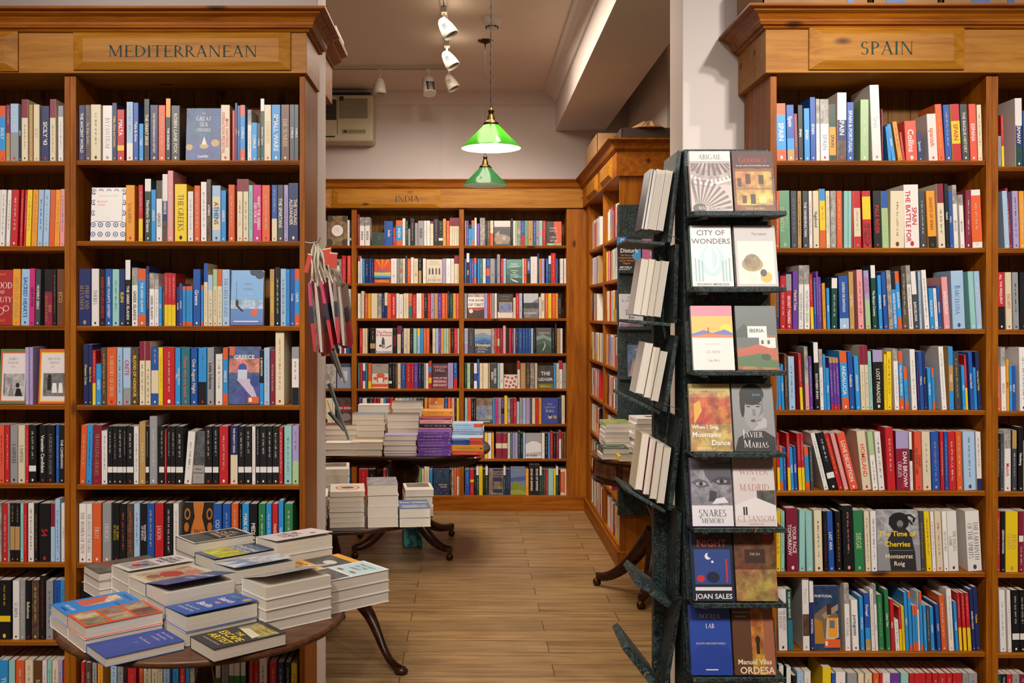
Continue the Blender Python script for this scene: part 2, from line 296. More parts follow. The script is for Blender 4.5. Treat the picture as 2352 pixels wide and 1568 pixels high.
class Canvas:
    """a flat printed face: O origin (lower left), U to the reader's right, V up, N outward"""
    def __init__(s, mb, O, U, V, w, h, eps=.00018):
        s.mb = mb; s.O = Vector(O); s.U = Vector(U); s.V = Vector(V); s.Nn = s.U.cross(s.V).normalized(); s.w = w; s.h = h; s.l = 1; s.eps = eps; s.clip = False
    def p(s, u, v): return s.O + s.U * u + s.V * v + s.Nn * (s.eps * s.l)
    def poly(s, pts, col, mat=0):
        if s.clip: pts = [(min(s.w - .0004, max(.0004, u)), min(s.h - .0004, max(.0004, v))) for u, v in pts]
        s.mb.face([s.p(u, v) for u, v in pts], col, mat)
    def rect(s, u0, v0, u1, v1, col, mat=0): s.poly([(u0, v0), (u1, v0), (u1, v1), (u0, v1)], col, mat)
    def circ(s, u, v, r, col, mat=0, n=20, ry=None): s.poly([(u + r * math.cos(2 * math.pi * i / n), v + (ry or r) * math.sin(2 * math.pi * i / n)) for i in range(n)], col, mat)
    def text(s, t, cu, cv, h, col, rot=0, maxw=None, serif=False, bold=True, sx=1.0):
        items = []; x = 0
        for ch in t:
            if serif:
                g = sglyph(ch)
                if g: items.append((x, 's', g[1])); x += g[0] * sx; continue
            g = glyph(ch, bold); items.append((x, 'f', g)); x += g[2] * sx
        if not items: return
        k = h
        if maxw and x * k > maxw: k = maxw / x
        ky = k if k > h * .55 else h * .55
        kx = k
        def tr(gx, gy):
            a = (gx - x / 2) * kx; b = (gy - .5) * ky
            return (cu + a, cv + b) if rot == 0 else (cu + b, cv - a)
        for x0, kind, g in items:
            if kind == 's':
                for pl in g: s.poly([tr(x0 + px * sx, py) for px, py in pl], col)
            else:
                vs, fs, _ = g
                if vs: s.mb.geo([s.p(*tr(x0 + px * sx, py)) for px, py in vs], fs, col, 0)
YL, YS, YI = 3.512, 3.462, 7.872
m = MB(); m.face([(-3.6, -1.6, 0), (4.2, -1.6, 0), (4.2, 8.2, 0), (-3.6, 8.2, 0)]); o = struct('floor', m, FLOORM)
m = MB(); m.box(-3.6, -1.6, CEIL, 4.2, 8.3, CEIL + .1); struct('ceiling', m, CEILM)
m = MB(); m.box(-3.6, 8.17, 0, 4.2, 8.3, CEIL); struct('wall_back', m, PAINT)
m = MB(); m.box(-3.7, -1.6, 0, -3.6, 8.3, CEIL); struct('wall_left', m, PAINT)
m = MB(); m.box(4.2, -1.6, 0, 4.3, 8.3, CEIL); struct('wall_right', m, PAINT)
m = MB(); m.box(-3.7, -1.7, 0, 4.3, -1.6, CEIL); struct('wall_front', m, PAINT)
m = MB(); m.box(-3.6, 3.78, 0, -.58, 4.0, CEIL); struct('wall_middle_left', m, PAINT, .004)
m = MB(); m.box(.806, 3.78, 0, 4.2, 4.02, CEIL); struct('wall_middle_right', m, PAINT, .004)
m = MB(); m.box(1.285, 6.5, 0, 1.40, 8.17, CEIL); struct('wall_side', m, PAINT)
m = MB(); m.box(.70, 4.02, 3.05, 1.105, 8.17, CEIL); struct('trim_1', m, PAINT)     # boxed-in beam under the ceiling
def cove(pts, a, b, pl): m = MB(); m.prism(pts, a, b, pl); return m
q = [(8.17, CEIL), (8.17, CEIL - .085)] + [(8.17 - .085 + .085 * math.cos(math.radians(a)), CEIL - .085 + .085 * math.sin(math.radians(a)) * .98) for a in (15, 30, 45, 60, 75)] + [(8.085, CEIL)]
q = [(8.17, CEIL), (8.17, CEIL - .1), (8.155, CEIL - .1), (8.145, CEIL - .08), (8.12, CEIL - .045), (8.09, CEIL - .02), (8.065, CEIL - .014), (8.06, CEIL)]
struct('trim_2', cove(q, -3.6, .70, 'yz'), PAINT); struct('trim_3', cove(q, 1.105, 4.2, 'yz'), PAINT)
qx = [(.70, CEIL), (.70, CEIL - .1), (.685, CEIL - .1), (.675, CEIL - .08), (.65, CEIL - .045), (.62, CEIL - .02), (.595, CEIL - .014), (.59, CEIL)]
struct('trim_4', cove(qx, 4.02, 8.06, 'xz'), PAINT)
# ---------------------------------------------------------------- bookcases
def shelf_profile(yf, yb, z, t=.017):
    """shelf section: reeded front edge"""
    r = t / 6; p = [(yb, z), (yf + .004, z), (yf + .001, z - r * .4)]
    for i in range(3):
        zc = z - r * .6 - i * t * .3; p += [(yf, zc - .0012), (yf, zc - .0038), (yf + .0028, zc - .0048)]
    p += [(yf + .002, z - t), (yb, z - t)]; return p
def cornice_profile(yf, z0, z1, out):
    """crown moulding from the frieze face yf up to z1, standing `out` in front of it; list of (y, z)"""
    H = z1 - z0
    return [(yf, z0), (yf - out * .10, z0), (yf - out * .16, z0 + H * .07), (yf - out * .14, z0 + H * .13), (yf - out * .30, z0 + H * .16), (yf - out * .32, z0 + H * .24), (yf - out * .36, z0 + H * .28),
            (yf - out * .38, z0 + H * .40), (yf - out * .50, z0 + H * .62), (yf - out * .72, z0 + H * .74), (yf - out * .74, z0 + H * .82), (yf - out * .96, z0 + H * .86), (yf - out, z0 + H * .9), (yf - out, z0 + H), (yf + .06, z1)]
def mitred(mb, prof, x0, x1, yf, yb, left=False, right=False):
    """moulding along x with returns running back along y at its free ends"""
    n = len(prof)
    def col(p, side, back=False):
        y, z = p; o_ = max(yf - y, -.0)
        if side == 'L': x = x0 - (o_ if left else 0)
        else: x = x1 + (o_ if right else 0)
        return (x, yb if back else y, z)
    L = [col(p, 'L') for p in prof]; R = [col(p, 'R') for p in prof]
    mb.geo(L + R, [(i, i + 1, n + i + 1, n + i) for i in range(n - 1)])
    if right:
        B = [col(p, 'R', True) for p in prof]; mb.geo(R + B, [(i, i + 1, n + i + 1, n + i) for i in range(n - 1)]); mb.face(B)
    else: mb.face(R)
    if left:
        B = [col(p, 'L', True) for p in prof]; mb.geo(L + B, [(i, i + 1, n + i + 1, n + i) for i in range(n - 1)]); mb.face(B)
    else: mb.face(L)
    tx0 = x0 - ((yf - prof[-2][0]) if left else 0); tx1 = x1 + ((yf - prof[-2][0]) if right else 0)
    mb.box(tx0 + .002, prof[-2][0] + .002, prof[-1][1] - .006, tx1 - .002, yb, prof[-1][1] - .0008)
def sign(parent, x0, x1, z0, z1, yf, text=None, tw=None, th=.045, tcx=None):
    """raised and fielded name panel on the frieze"""
    mb = MB(); b = .026 * (z1 - z0) / .14; d = .014
    O = [(x0, yf, z0), (x1, yf, z0), (x1, yf, z1), (x0, yf, z1)]; A = [(x, yf - .008, z) for x, _, z in O]
    I = [(x0 + b * 1.6, yf - .008 - d, z0 + b), (x1 - b * 1.6, yf - .008 - d, z0 + b), (x1 - b * 1.6, yf - .008 - d, z1 - b), (x0 + b * 1.6, yf - .008 - d, z1 - b)]
    mb.geo(O + A + I, [(i, (i + 1) % 4, 4 + (i + 1) % 4, 4 + i) for i in range(4)] + [(4 + i, 4 + (i + 1) % 4, 8 + (i + 1) % 4, 8 + i) for i in range(4)] + [(8, 9, 10, 11)])
    pn = mb.build('name_panel', WL_, parent)
    if text:
        m2 = MB(); w = x1 - x0; cv = Canvas(m2, (x0, yf - .008 - d, z0), (1, 0, 0), (0, 0, 1), w, z1 - z0, .0004)
        tot = sum(sglyph(ch)[0] for ch in text) * th
        cv.text(text, (tcx - x0) if tcx else w / 2, (z1 - z0) * .47, th, lin('233f3a'), serif=True, sx=tw / tot)
        m2.build('lettering', SIGNP, pn)
    return pn
def backboard(parent, x0, x1, z0, z1, y, w=.085):
    mb = MB(); n = max(1, round((x1 - x0) / w)); w = (x1 - x0) / n
    for i in range(n):
        a, b = x0 + i * w, x0 + (i + 1) * w; g = .0022
        mb.geo([(a + g, y, z0), (b - g, y, z0), (b, y + .004, z0), (b, y + .01, z0), (a, y + .01, z0), (a, y + .004, z0)] + [(a + g, y, z1), (b - g, y, z1), (b, y + .004, z1), (b, y + .01, z1), (a, y + .01, z1), (a, y + .004, z1)],
               [(0, 1, 7, 6), (1, 2, 8, 7), (5, 0, 6, 11), (2, 3, 9, 8), (4, 5, 11, 10), (3, 4, 10, 9)])
    return mb.build('backboard', BACK, parent)
SHELVES = []
def shelf(parent, x0, x1, yf, yb, z, t=.017):
    SHELVES.append((x0, x1, yf, z))
    mb = MB(); mb.prism(shelf_profile(yf, yb, z, t), x0, x1, 'yz'); return mb.build('shelf', WX_, parent)
def upright(parent, x0, x1, yf, yb, z0, z1):
    mb = MB(); mb.box(x0, yf, z0, x1, yb, z1); return mb.build('upright', WZ_, parent, .0015)
# front bookcases against the dividing wall
def near_case(label, Yf, uprights, bays, zf0, zf1, zc, fr, cor, L=False, R=False, frL=0, frR=0, yb=3.77):
    root = empty('bookcase', (0, 0, 0)); tag(root, label, 'bookcase')
    yfr = Yf - .03
    for a, b in uprights: upright(root, a, b, Yf - .006, yb, 0, zf0)
    for (a, b, zs) in bays:
        backboard(root, a - .01, b + .01, .05, zf0 + .02, Yf + .235)
        for z in zs: shelf(root, a, b, Yf, Yf + .235, z)
        mb = MB(); mb.box(a, Yf + .02, 0, b, Yf + .04, .068); mb.build('plinth', WX_, root)
    mb = MB(); mb.box(fr[0], yfr, zf0, fr[1], yb, zf1); mb.build('frieze', WL_, root, .0015)
    mb = MB(); mitred(mb, cornice_profile(yfr, zf1 - .004, zc, cor), fr[0], fr[1], yfr, yb, L, R); mb.build('cornice', WX_, root)
    return root
bl = [WZ(p, YL) for p in (369, 553.8, 748.4, 929.8, 1111.8, 1291.5, 1469, 1650)]
al = [WZ(p, YL) for p in (370.1, 565.1, 747.4, 928.9, 1109, 1290, 1469, 1649.8)]
lc = near_case('pine bookcase under the MEDITERRANEAN name panel, full of paperbacks', 3.50,
               [(WX(149.5, 3.5), WX(162, 3.5)), (WX(162.5, 3.5), WX(176, 3.5)), (WX(688.5, 3.5), WX(701, 3.5)), (-2.25, -2.23)],
               [(WX(176, 3.5), WX(688.5, 3.5), bl), (-2.23, WX(149.5, 3.5), al)], 2.386, 2.531, 2.598, (-2.25, -.570), .075, R=True)
sign(lc, WX(170, 3.47), WX(668, 3.47), WZ(160, 3.46), WZ(74, 3.46), 3.47, 'MEDITERRANEAN', .52, .040, WX(420, 3.45))
sign(lc, -2.2, WX(43, 3.47), WZ(163, 3.46), WZ(70, 3.46), 3.47)
sl = [WZ(p, YS) for p in (369.2, 569.4, 755.5, 941.2, 1126, 1312.1, 1494.5, 1680.3)]
gl = [WZ(p, YS) for p in (383, 570, 756.6, 943.3, 1127.7, 1313.7, 1497.6, 1629.2 + 48)]
rc = near_case('pine bookcase under the SPAIN name panel, beside the white column', 3.45,
               [(WX(1768, 3.45), WX(1783, 3.45)), (WX(2263, 3.45), WX(2276.5, 3.45)), (WX(2277, 3.45), WX(2291, 3.45)), (2.6, 2.62)],
               [(WX(1783, 3.45), WX(2263, 3.45), sl), (WX(2291, 3.45), 2.6, gl)], WZ(167, 3.42), WZ(64, 3.42), WZ(5, 3.34), (WX(1758.5, 3.42), 2.62), .075, L=True)
sign(rc, WX(1857, 3.42), WX(2213, 3.42), WZ(159, 3.41), WZ(60, 3.41), 3.42, 'SPAIN', .185, .044, WX(2037, 3.40))
# cases of the back room
def india_case():
    Yf = 7.86; root = empty('bookcase', (0, 0, 0)); tag(root, 'pine wall bookcase under the INDIA name panel in the back room', 'bookcase'); yb = 8.165
    ups = [(WX(807.5, Yf), WX(819, Yf)), (WX(1054.5, Yf), WX(1065.5, Yf))]
    for a, b in ups: upright(root, a, b, Yf - .006, yb, .1, WZ(477, 7.83))
    upright(root, WX(1301, Yf), .97, Yf - .01, yb, .1, WZ(477, 7.83)); upright(root, -1.9, -1.87, Yf - .006, yb, .1, WZ(477, 7.83))
    bays = [(-1.87, ups[0][0]), (ups[0][1], ups[1][0]), (ups[1][1], WX(1301, Yf))]
    zs = [WZ(p, YI) for p in (563.9, 650.4, 730.8, 811.5, 892.1, 973, 1052.8, 1136.9)]
    for a, b in bays:
        backboard(root, a - .005, b + .005, .08, 2.42, Yf + .24)
        for z in zs: shelf(root, a, b, Yf, Yf + .24, z, .02)
    mb = MB(); mb.box(-1.9, Yf - .02, 0, .93, Yf, WZ(1140, 7.84)); mb.build('plinth', WX_, root, .001)
    yfr = 7.83; mb = MB(); mb.box(-1.9, yfr, WZ(477, 7.83), .97, yb, WZ(432, 7.83)); mb.build('frieze', WL_, root)
    mb = MB(); mitred(mb, cornice_profile(yfr, WZ(433, 7.83), WZ(410, 7.76), .06), -1.9, .95, yfr, yb); mb.build('cornice', WX_, root)
    sign(root, WX(764, 7.83), WX(1013, 7.83), WZ(477, 7.82), WZ(434, 7.82), 7.83, 'INDIA', .19, .046, WX(935, 7.81))
    sign(root, -1.5, WX(758, 7.83), WZ(477, 7.82), WZ(434, 7.82), 7.83)
    return root
india_case()
SX = .91
def side_case():
    root = empty('bookcase', (0, 0, 0)); tag(root, 'side bookcase running towards the INDIA wall, a cardboard box on top', 'bookcase')
    y0, y1, xb = 6.05, 7.81, 1.28; zf0, zf1 = WZ(477, 7.83), WZ(432, 7.83)
    zs = [2.03, 1.767, 1.50, 1.21, .94, .67, .40, .125]
    def up(a, b): mb = MB(); mb.box(SX, a, .1, xb, b, zf0 + .01); mb.build('upright', WZ_, root, .0015)
    up(y0, y0 + .03); up(6.79, 6.83); up(7.60, 7.81)
    for a, b in ((y0 + .03, 6.79), (6.83, 7.60)):
        for z in zs: mb = MB(); mb.box(SX, a, z - .02, xb - .04, b, z); mb.build('shelf', WY_, root, .002)
        mb = MB(); n = 9; w = (b - a) / n
        for i in range(n): mb.box(xb - .05, a + i * w + .001, .08, xb - .04, a + (i + 1) * w - .001, zf0)
        mb.build('backboard', BACK, root)
    mb = MB(); mb.box(SX - .015, y0 - .012, 0, xb, 7.84, .105); mb.build('plinth', WY_, root, .002)
    mb = MB(); mb.box(SX - .025, y0 - .02, zf0, xb, 7.83, zf1); mb.build('frieze', WY_, root, .002)
    pr = cornice_profile(0, zf1 - .004, WZ(410, 7.76), .06); n = len(pr); mb = MB()      # crown: along y on the aisle side, returned on the near end
    A = [(SX - .025 + p[0], 7.83, p[1]) for p in pr]; B = [(SX - .025 + p[0], y0 - .02 + p[0], p[1]) for p in pr]; Cc = [(xb, y0 - .02 + p[0], p[1]) for p in pr]
    mb.geo(A + B + Cc, [(i, i + 1, n + i + 1, n + i) for i in range(n - 1)] + [(n + i, n + i + 1, 2 * n + i + 1, 2 * n + i) for i in range(n - 1)]); mb.face(Cc); mb.box(SX - .083, y0 - .078, pr[-1][1] - .005, xb, 7.83, pr[-1][1] - .0008)
    mb.build('cornice', WY_, root)
    for a, b in ((6.2, 6.68), (6.9, 7.45)):
        mb = MB(); x = SX - .025; O = [(x, a, zf0 + .01), (x, b, zf0 + .01), (x, b, zf1 - .01), (x, a, zf1 - .01)]; I = [(x - .02, a + .04, zf0 + .035), (x - .02, b - .04, zf0 + .035), (x - .02, b - .04, zf1 - .035), (x - .02, a + .04, zf1 - .035)]
        mb.geo(O + I, [(i, (i + 1) % 4, 4 + (i + 1) % 4, 4 + i) for i in range(4)] + [(4, 5, 6, 7)]); mb.build('name_panel', WL_, root)
    return zs
SZ = side_case()
# the back of the wall end: a case standing the other way round, only its end and cornice show
root = empty('bookcase', (0, 0, 0)); tag(root, 'end and dark cornice of a bookcase behind the wall end, near the air conditioner', 'bookcase')
mb = MB(); mb.box(-1.6, 4.005, 0, -.612, 4.205, 2.50); mb.build('side_panel', WZ_, root, .001)
mb = MB(); mb.box(-1.6, 4.005, 2.445, -.592, 4.27, 2.66); mb.build('frieze', WX_, root, .001)
mb = MB(); mb.prism([(-.60, 2.60), (-.586, 2.60), (-.581, 2.612), (-.566, 2.62), (-.552, 2.628), (-.545, 2.645), (-.528, 2.650), (-.526, 2.665), (-.545, 2.672), (-.552, 2.69), (-.542, 2.70), (-.542, 2.712), (-.556, 2.719), (-.60, 2.719)], 4.005, 4.275, 'xz')
mb.box(-1.6, 4.005, 2.66, -.60, 4.31, 2.719); mb.build('cornice', WY_, root)
# ---------------------------------------------------------------- things by the ceiling
def pendant(x, y, zr, R, lit, label):
    root = empty('pendant_lamp', (x, y, CEIL)); tag(root, label, 'lamp', 'green glass pendants in the aisle')
    zt = zr - CEIL; H = R * 1.0
    mo, nt, bs = newmat('green_glass_lit' if lit else 'green_glass')
    tr = N(nt, 'ShaderNodeBsdfTranslucent'); tr.inputs[0].default_value = (*(lin('3c8a1a') if lit else lin('2f6e3c')), 1); df = N(nt, 'ShaderNodeBsdfDiffuse'); df.inputs[0].default_value = (*(lin('2f7a22') if lit else lin('2c6238')), 1)
    gl = N(nt, 'ShaderNodeBsdfGlossy'); gl.inputs['Roughness'].default_value = .12
    mx = N(nt, 'ShaderNodeMixShader'); mx.inputs[0].default_value = .55; nt.links.new(tr.outputs[0], mx.inputs[2]); nt.links.new(df.outputs[0], mx.inputs[1])
    m2 = N(nt, 'ShaderNodeMixShader'); m2.inputs[0].default_value = .06; nt.links.new(mx.outputs[0], m2.inputs[1]); nt.links.new(gl.outputs[0], m2.inputs[2]); nt.links.new(m2.outputs[0], nt.nodes['Material Output'].inputs[0])
    mi, nt, bs = newmat('opal_lining'); tr = N(nt, 'ShaderNodeBsdfTranslucent'); tr.inputs[0].default_value = (.85, .85, .78, 1); df = N(nt, 'ShaderNodeBsdfDiffuse'); df.inputs[0].default_value = (.85, .85, .8, 1)
    mx = N(nt, 'ShaderNodeMixShader'); mx.inputs[0].default_value = .45; nt.links.new(df.outputs[0], mx.inputs[1]); nt.links.new(tr.outputs[0], mx.inputs[2]); nt.links.new(mx.outputs[0], nt.nodes['Material Output'].inputs[0])
    mb = MB(); mb.lathe([(R, zt), (R * .97, zt + H * .06), (R * .62, zt + H * .40), (R * .28, zt + H * .76), (R * .235, zt + H * .80)], n=48, mat=0, caps=False)
    mb.lathe([(R - .001, zt + .0005), (R * .965 - .002, zt + H * .06), (R * .61, zt + H * .385), (R * .27, zt + H * .745), (R * .22, zt + H * .785)], n=48, mat=1, caps=False)
    sh = mb.build('lamp_shade', [mo, mi], root)
    zt2 = zt + H * .78
    mb = MB(); mb.lathe([(R * .24, zt2 - .002), (R * .26, zt2 + .004), (R * .25, zt2 + .012), (R * .17, zt2 + .02), (.020, zt2 + .028), (.018, zt2 + .045), (.014, zt2 + .05), (.012, zt2 + .065), (.016, zt2 + .068), (.009, zt2 + .08), (.005, zt2 + .088)], n=24)
    for i in range(3):
        a = i * 2.1 + .4; mb.tube([(R * .24 * math.cos(a), R * .24 * math.sin(a), zt2 + .004), (R * .34 * math.cos(a), R * .34 * math.sin(a), zt2 + .004)], .003, 8)
    mb.build('lamp_holder', BRASS, root)
    mb = MB()
    for ph in (0, math.pi):
        zz = zt2 + .085; n = int(-zz / .008); mb.tube([(.0022 * math.cos(ph + i * .55), .0022 * math.sin(ph + i * .55), zz * (1 - i / n)) for i in range(n + 1)], .0026, 6)
    mb.build('flex', CORD, root)
    mb = MB(); mb.lathe([(.012, -.022), (.03, -.014), (.048, -.006), (.05, 0)], n=28); mb.build('ceiling_rose', BRASS, root)
    mb = MB(); mb.sphere((0, 0, zt + H * .42), .026, 8); e, nt, bs = newmat('bulb_lit' if lit else 'bulb_dim')
    em = N(nt, 'ShaderNodeEmission', Strength=22.0 if lit else 1.2); em.inputs[0].default_value = (1, .9, .75, 1); nt.links.new(em.outputs[0], nt.nodes['Material Output'].inputs[0]); mb.build('bulb', e, root)
    l = bpy.data.lights.new('pendant_light', 'POINT'); l.energy = 7 if lit else .3; l.color = (1, .88, .72); l.shadow_soft_size = .03
    lo = bpy.data.objects.new('pendant_light', l); C.objects.link(lo); lo.location = (x, y, zr + H * .16)
pendant(WX(1128, 5.0), 5.0, WZ(341, 5.0), 68.5 * 5 / F, True, 'lit green glass cone pendant, the nearer and brighter of the two')
pendant(WX(1114.5, 6.6), 6.6, WZ(426, 6.6), 51.5 * 6.6 / F, False, 'unlit dull green glass pendant hanging below and behind the bright one')
def smoke():
    Y = 6.1; x = WX(1130, Y); mb = MB(); mb.lathe([(.022, -.068), (.030, -.066), (.036, -.055), (.044, -.05), (.05, -.038), (.054, -.034), (.058, -.012), (.06, -.004), (.06, 0)], n=36)
    r = mb.build('smoke_detector', WHITEP, None); r.location = (x, Y, CEIL); tag(r, 'round white smoke detector on the ceiling behind the pendant flex', 'smoke detector')
    mb = MB()
    for i in range(12):
        a = i * math.pi / 6; mb.box(-.006, -.002, -.062, .006, .002, -.052); 
        for k in range(8): v = Vector(mb.v[-8 + k]) + Vector((0, -.0385, 0)); v.rotate(Matrix.Rotation(a, 3, 'Z')); mb.v[-8 + k] = tuple(v)
    mb.build('vent', BLACKP, r)
smoke()
# lighting track with heads
def track(name, a, b, label):
    root = empty(name, a); tag(root, label, 'lighting track'); d = Vector(b) - Vector(a); mb = MB(); w = .018
    if abs(d.x) > abs(d.y): mb.box(0, -w, -.022, d.x, w, 0); mb.box(0, -.004, -.024, d.x, .004, -.022, mat=1)
    else: mb.box(-w, 0, -.022, w, d.y, 0); mb.box(-.004, 0, -.024, .004, d.y, -.022, mat=1)
    mb.build('rail', [WHITEP, BLACKP], root)
    mb = MB(); e = d.normalized() * .04; mb.box(-.02, -.02, -.026, .02 + (e.x), .02 + e.y, 0); mb.build('end_cap', WHITEP, root)
track('lighting_track', (-.153, 4.6, CEIL), (-.153, 7.25, CEIL), 'white ceiling lighting track running away from the opening')
track('lighting_track', (-1.6, 7.28, CEIL), (-.11, 7.28, CEIL), 'white ceiling lighting track running across, above the air conditioner')
def head(x, y, tilt, az, label, grid=False, s=1.0):
    root = empty('track_spotlight', (x, y, CEIL - .022)); tag(root, label, 'spotlight', 'white spotlights on the ceiling tracks')
    mb = MB(); mb.box(-.017, -.03, -.035, .017, .03, 0); mb.lathe([(.006, -.085), (.006, -.035)], n=12); mb.build('adapter', WHITEP, root, .003)
    M = Matrix.Translation((0, 0, -.095)) @ Matrix.Rotation(az, 4, 'Z') @ Matrix.Rotation(tilt, 4, 'X')
    mb = MB(); mb.M = M
    if grid:
        mb.lathe([(.03, .03), (.045, .02), (.048, -.10)], n=24); 
        hd = mb.build('lamp_head', WHITEP, root); mb = MB(); mb.M = M
        for i in range(-3, 4): mb.box(-.030, -.036, -.0605 + i * .0105, .030, -.0495, -.0595 + i * .0105 + .002)
        for i in range(-2, 3): mb.box(i * .012 - .001, -.036, -.096, i * .012 + .001, -.0495, -.028)
        mb.build('grille', BLACKP, hd)
    else:
        mb.lathe([(.004, .035), (.018, .032), (.03, .015), (.040, -.02), (.046, -.06), (.047, -.085), (.043, -.085), (.038, -.06)], n=28); hd = mb.build('lamp_head', WHITEP, root)
        mb = MB(); mb.M = M; mb.lathe([(.001, -.07), (.040, -.07)], n=24); mb.build('lens', METAL, hd)
        mb = MB(); mb.M = M
        for i in range(3): mb.box(-.045, -.012, -.02 - i * .011, -.036, .012, -.018 - i * .011)
        mb.build('slot', BLACKP, hd)
head(-.153, 5.82, math.radians(-32), 1.3, 'white spotlight nearest the opening, at the frame top')
head(-.153, 6.55, math.radians(-32), 1.3, 'white spotlight in the middle of the track running away')
head(-.153, 7.18, math.radians(-28), 1.3, 'white spotlight at the far end of the track, by the corner joint')
head(WX(872, 7.28), 7.28, 0, 0, 'white spotlight pointing straight down beside the air conditioner')
head(WX(984, 7.28), 7.28, math.radians(-22), .3, 'white cylinder spotlight with a black grille', True)
# air conditioner on the far wall
def aircon():
    Y0 = 7.93; x0, x1 = WX(660, Y0), WX(857, Y0); z0, z1 = WZ(325, Y0), WZ(214, Y0); zc = WZ(274, Y0); xs = WX(775, Y0)
    root = empty('air_conditioner', ((x0 + x1) / 2, 8.17, z0)); tag(root, 'boxy cream air conditioner high on the far wall', 'air conditioner'); inv = Matrix.Translation((-(x0 + x1) / 2, -8.17, -z0))
    mb = MB(); mb.M = inv; mb.box(x0, Y0, z0, x1, 8.168, z1 - .01); mb.build('casing', CREAMP, root, .02)
    mb = MB(); mb.M = inv; mb.box(x0 + .02, Y0 + .02, z1 - .012, x1 - .02, 8.165, z1 + .01); mb.build('top_cover', BLACKP, root, .006)
    gr = plain('grille_shadow', '5c5644', .6)
    mb = MB(); mb.M = inv
    for i in range(17): z = zc + .008 + i * ((z1 - .045 - zc) / 17); mb.box(xs + .01, Y0 - .003, z, x1 - .045, Y0 + .002, z + .0045)
    mb.build('grille', gr, root)
    mb = MB(); mb.M = inv
    for i in range(17): z = zc - .004 + i * ((z1 - .045 - zc) / 17); mb.box(x0 + .03, Y0 - .003, z, xs - .008, Y0 + .002, z + .008)
    mb.box(xs - .003, Y0 - .002, z0 + .06, xs, Y0 + .002, z1 - .02); mb.box(x0 + .03, Y0 - .002, z0 + .035, xs - .02, Y0 + .003, z0 + .045); mb.box(xs + .015, Y0 - .002, z1 - .06, xs + .05, Y0 + .002, z1 - .025)
    mb.build('louvre', BLACKP, root)
    mb = MB(); mb.M = inv; a, b, c, d = xs + .035, x1 - .06, WZ(307, Y0), WZ(297, Y0); mb.box(a, Y0 - .003, c, b, Y0 + .002, d, lin('9a927a'))
    mb.box(a + .015, Y0 - .004, c + .008, a + .04, Y0, d - .008, lin('2a2a26'))
    for i in range(5): mb.box(a + .06 + i * .028, Y0 - .004, c + .014, a + .075 + i * .028, Y0, c + .02, lin('4a463a'))
    mb.build('control_strip', COVER, root)
aircon()
# ---------------------------------------------------------------- cover pictures: little lists of shapes in cover fractions
def paint(cv, art):
    """ops: r x0 y0 x1 y1 c | p (printed picture) x0 y0 x1 y1 c | c x y r c | e x y rx ry c | g x y x y ... c polygon | t x y h c TEXT | s serif TEXT | v vertical text | i thin text"""
    cv.clip = True
    for op in art.split('|'):
        op = op.strip()
        if not op: continue
        k, rest = op[0], op[1:].strip().split(' ')
        w, h = cv.w, cv.h; cv.l += 1
        if k in 'rp':
            a = [float(x) for x in rest[:4]]; cv.rect(a[0] * w, a[1] * h, a[2] * w, a[3] * h, pal(rest[4]), 1 if k == 'p' else 0)
        elif k == 'c': a = [float(x) for x in rest[:3]]; cv.circ(a[0] * w, a[1] * h, a[2] * w, pal(rest[3]))
        elif k == 'e': a = [float(x) for x in rest[:4]]; cv.circ(a[0] * w, a[1] * h, a[2] * w, pal(rest[4]), ry=a[3] * h)
        elif k == 'q': a = [float(x) for x in rest[:3]]; cv.circ(a[0] * w, a[1] * h, a[2] * w, pal(rest[3]), 1)
        elif k == 'g': a = [float(x) for x in rest[:-1]]; cv.poly([(a[i] * w, a[i + 1] * h) for i in range(0, len(a), 2)], pal(rest[-1]))
        elif k in 'tsiv':
            a = [float(x) for x in rest[:3]]; cv.text(' '.join(rest[4:]), a[0] * w, a[1] * h, a[2] * h, pal(rest[3]), -90 if k == 'v' else 0, (w * .94 - 2 * abs(a[0] - .5) * w) if k != 'v' else h * .9, serif=(k == 's'), bold=(k != 'i'))
def segs(code):
    if code in ('rg',): code = 'O2b6O2'
    if code == 'pk': code = 'K7W1K2'
    out = [(a, float(n) if n else 1.0) for a, n in re.findall(r'([A-Za-z])(\d*)', code)]
    s = sum(n for _, n in out); return [(a, n / s) for a, n in out]
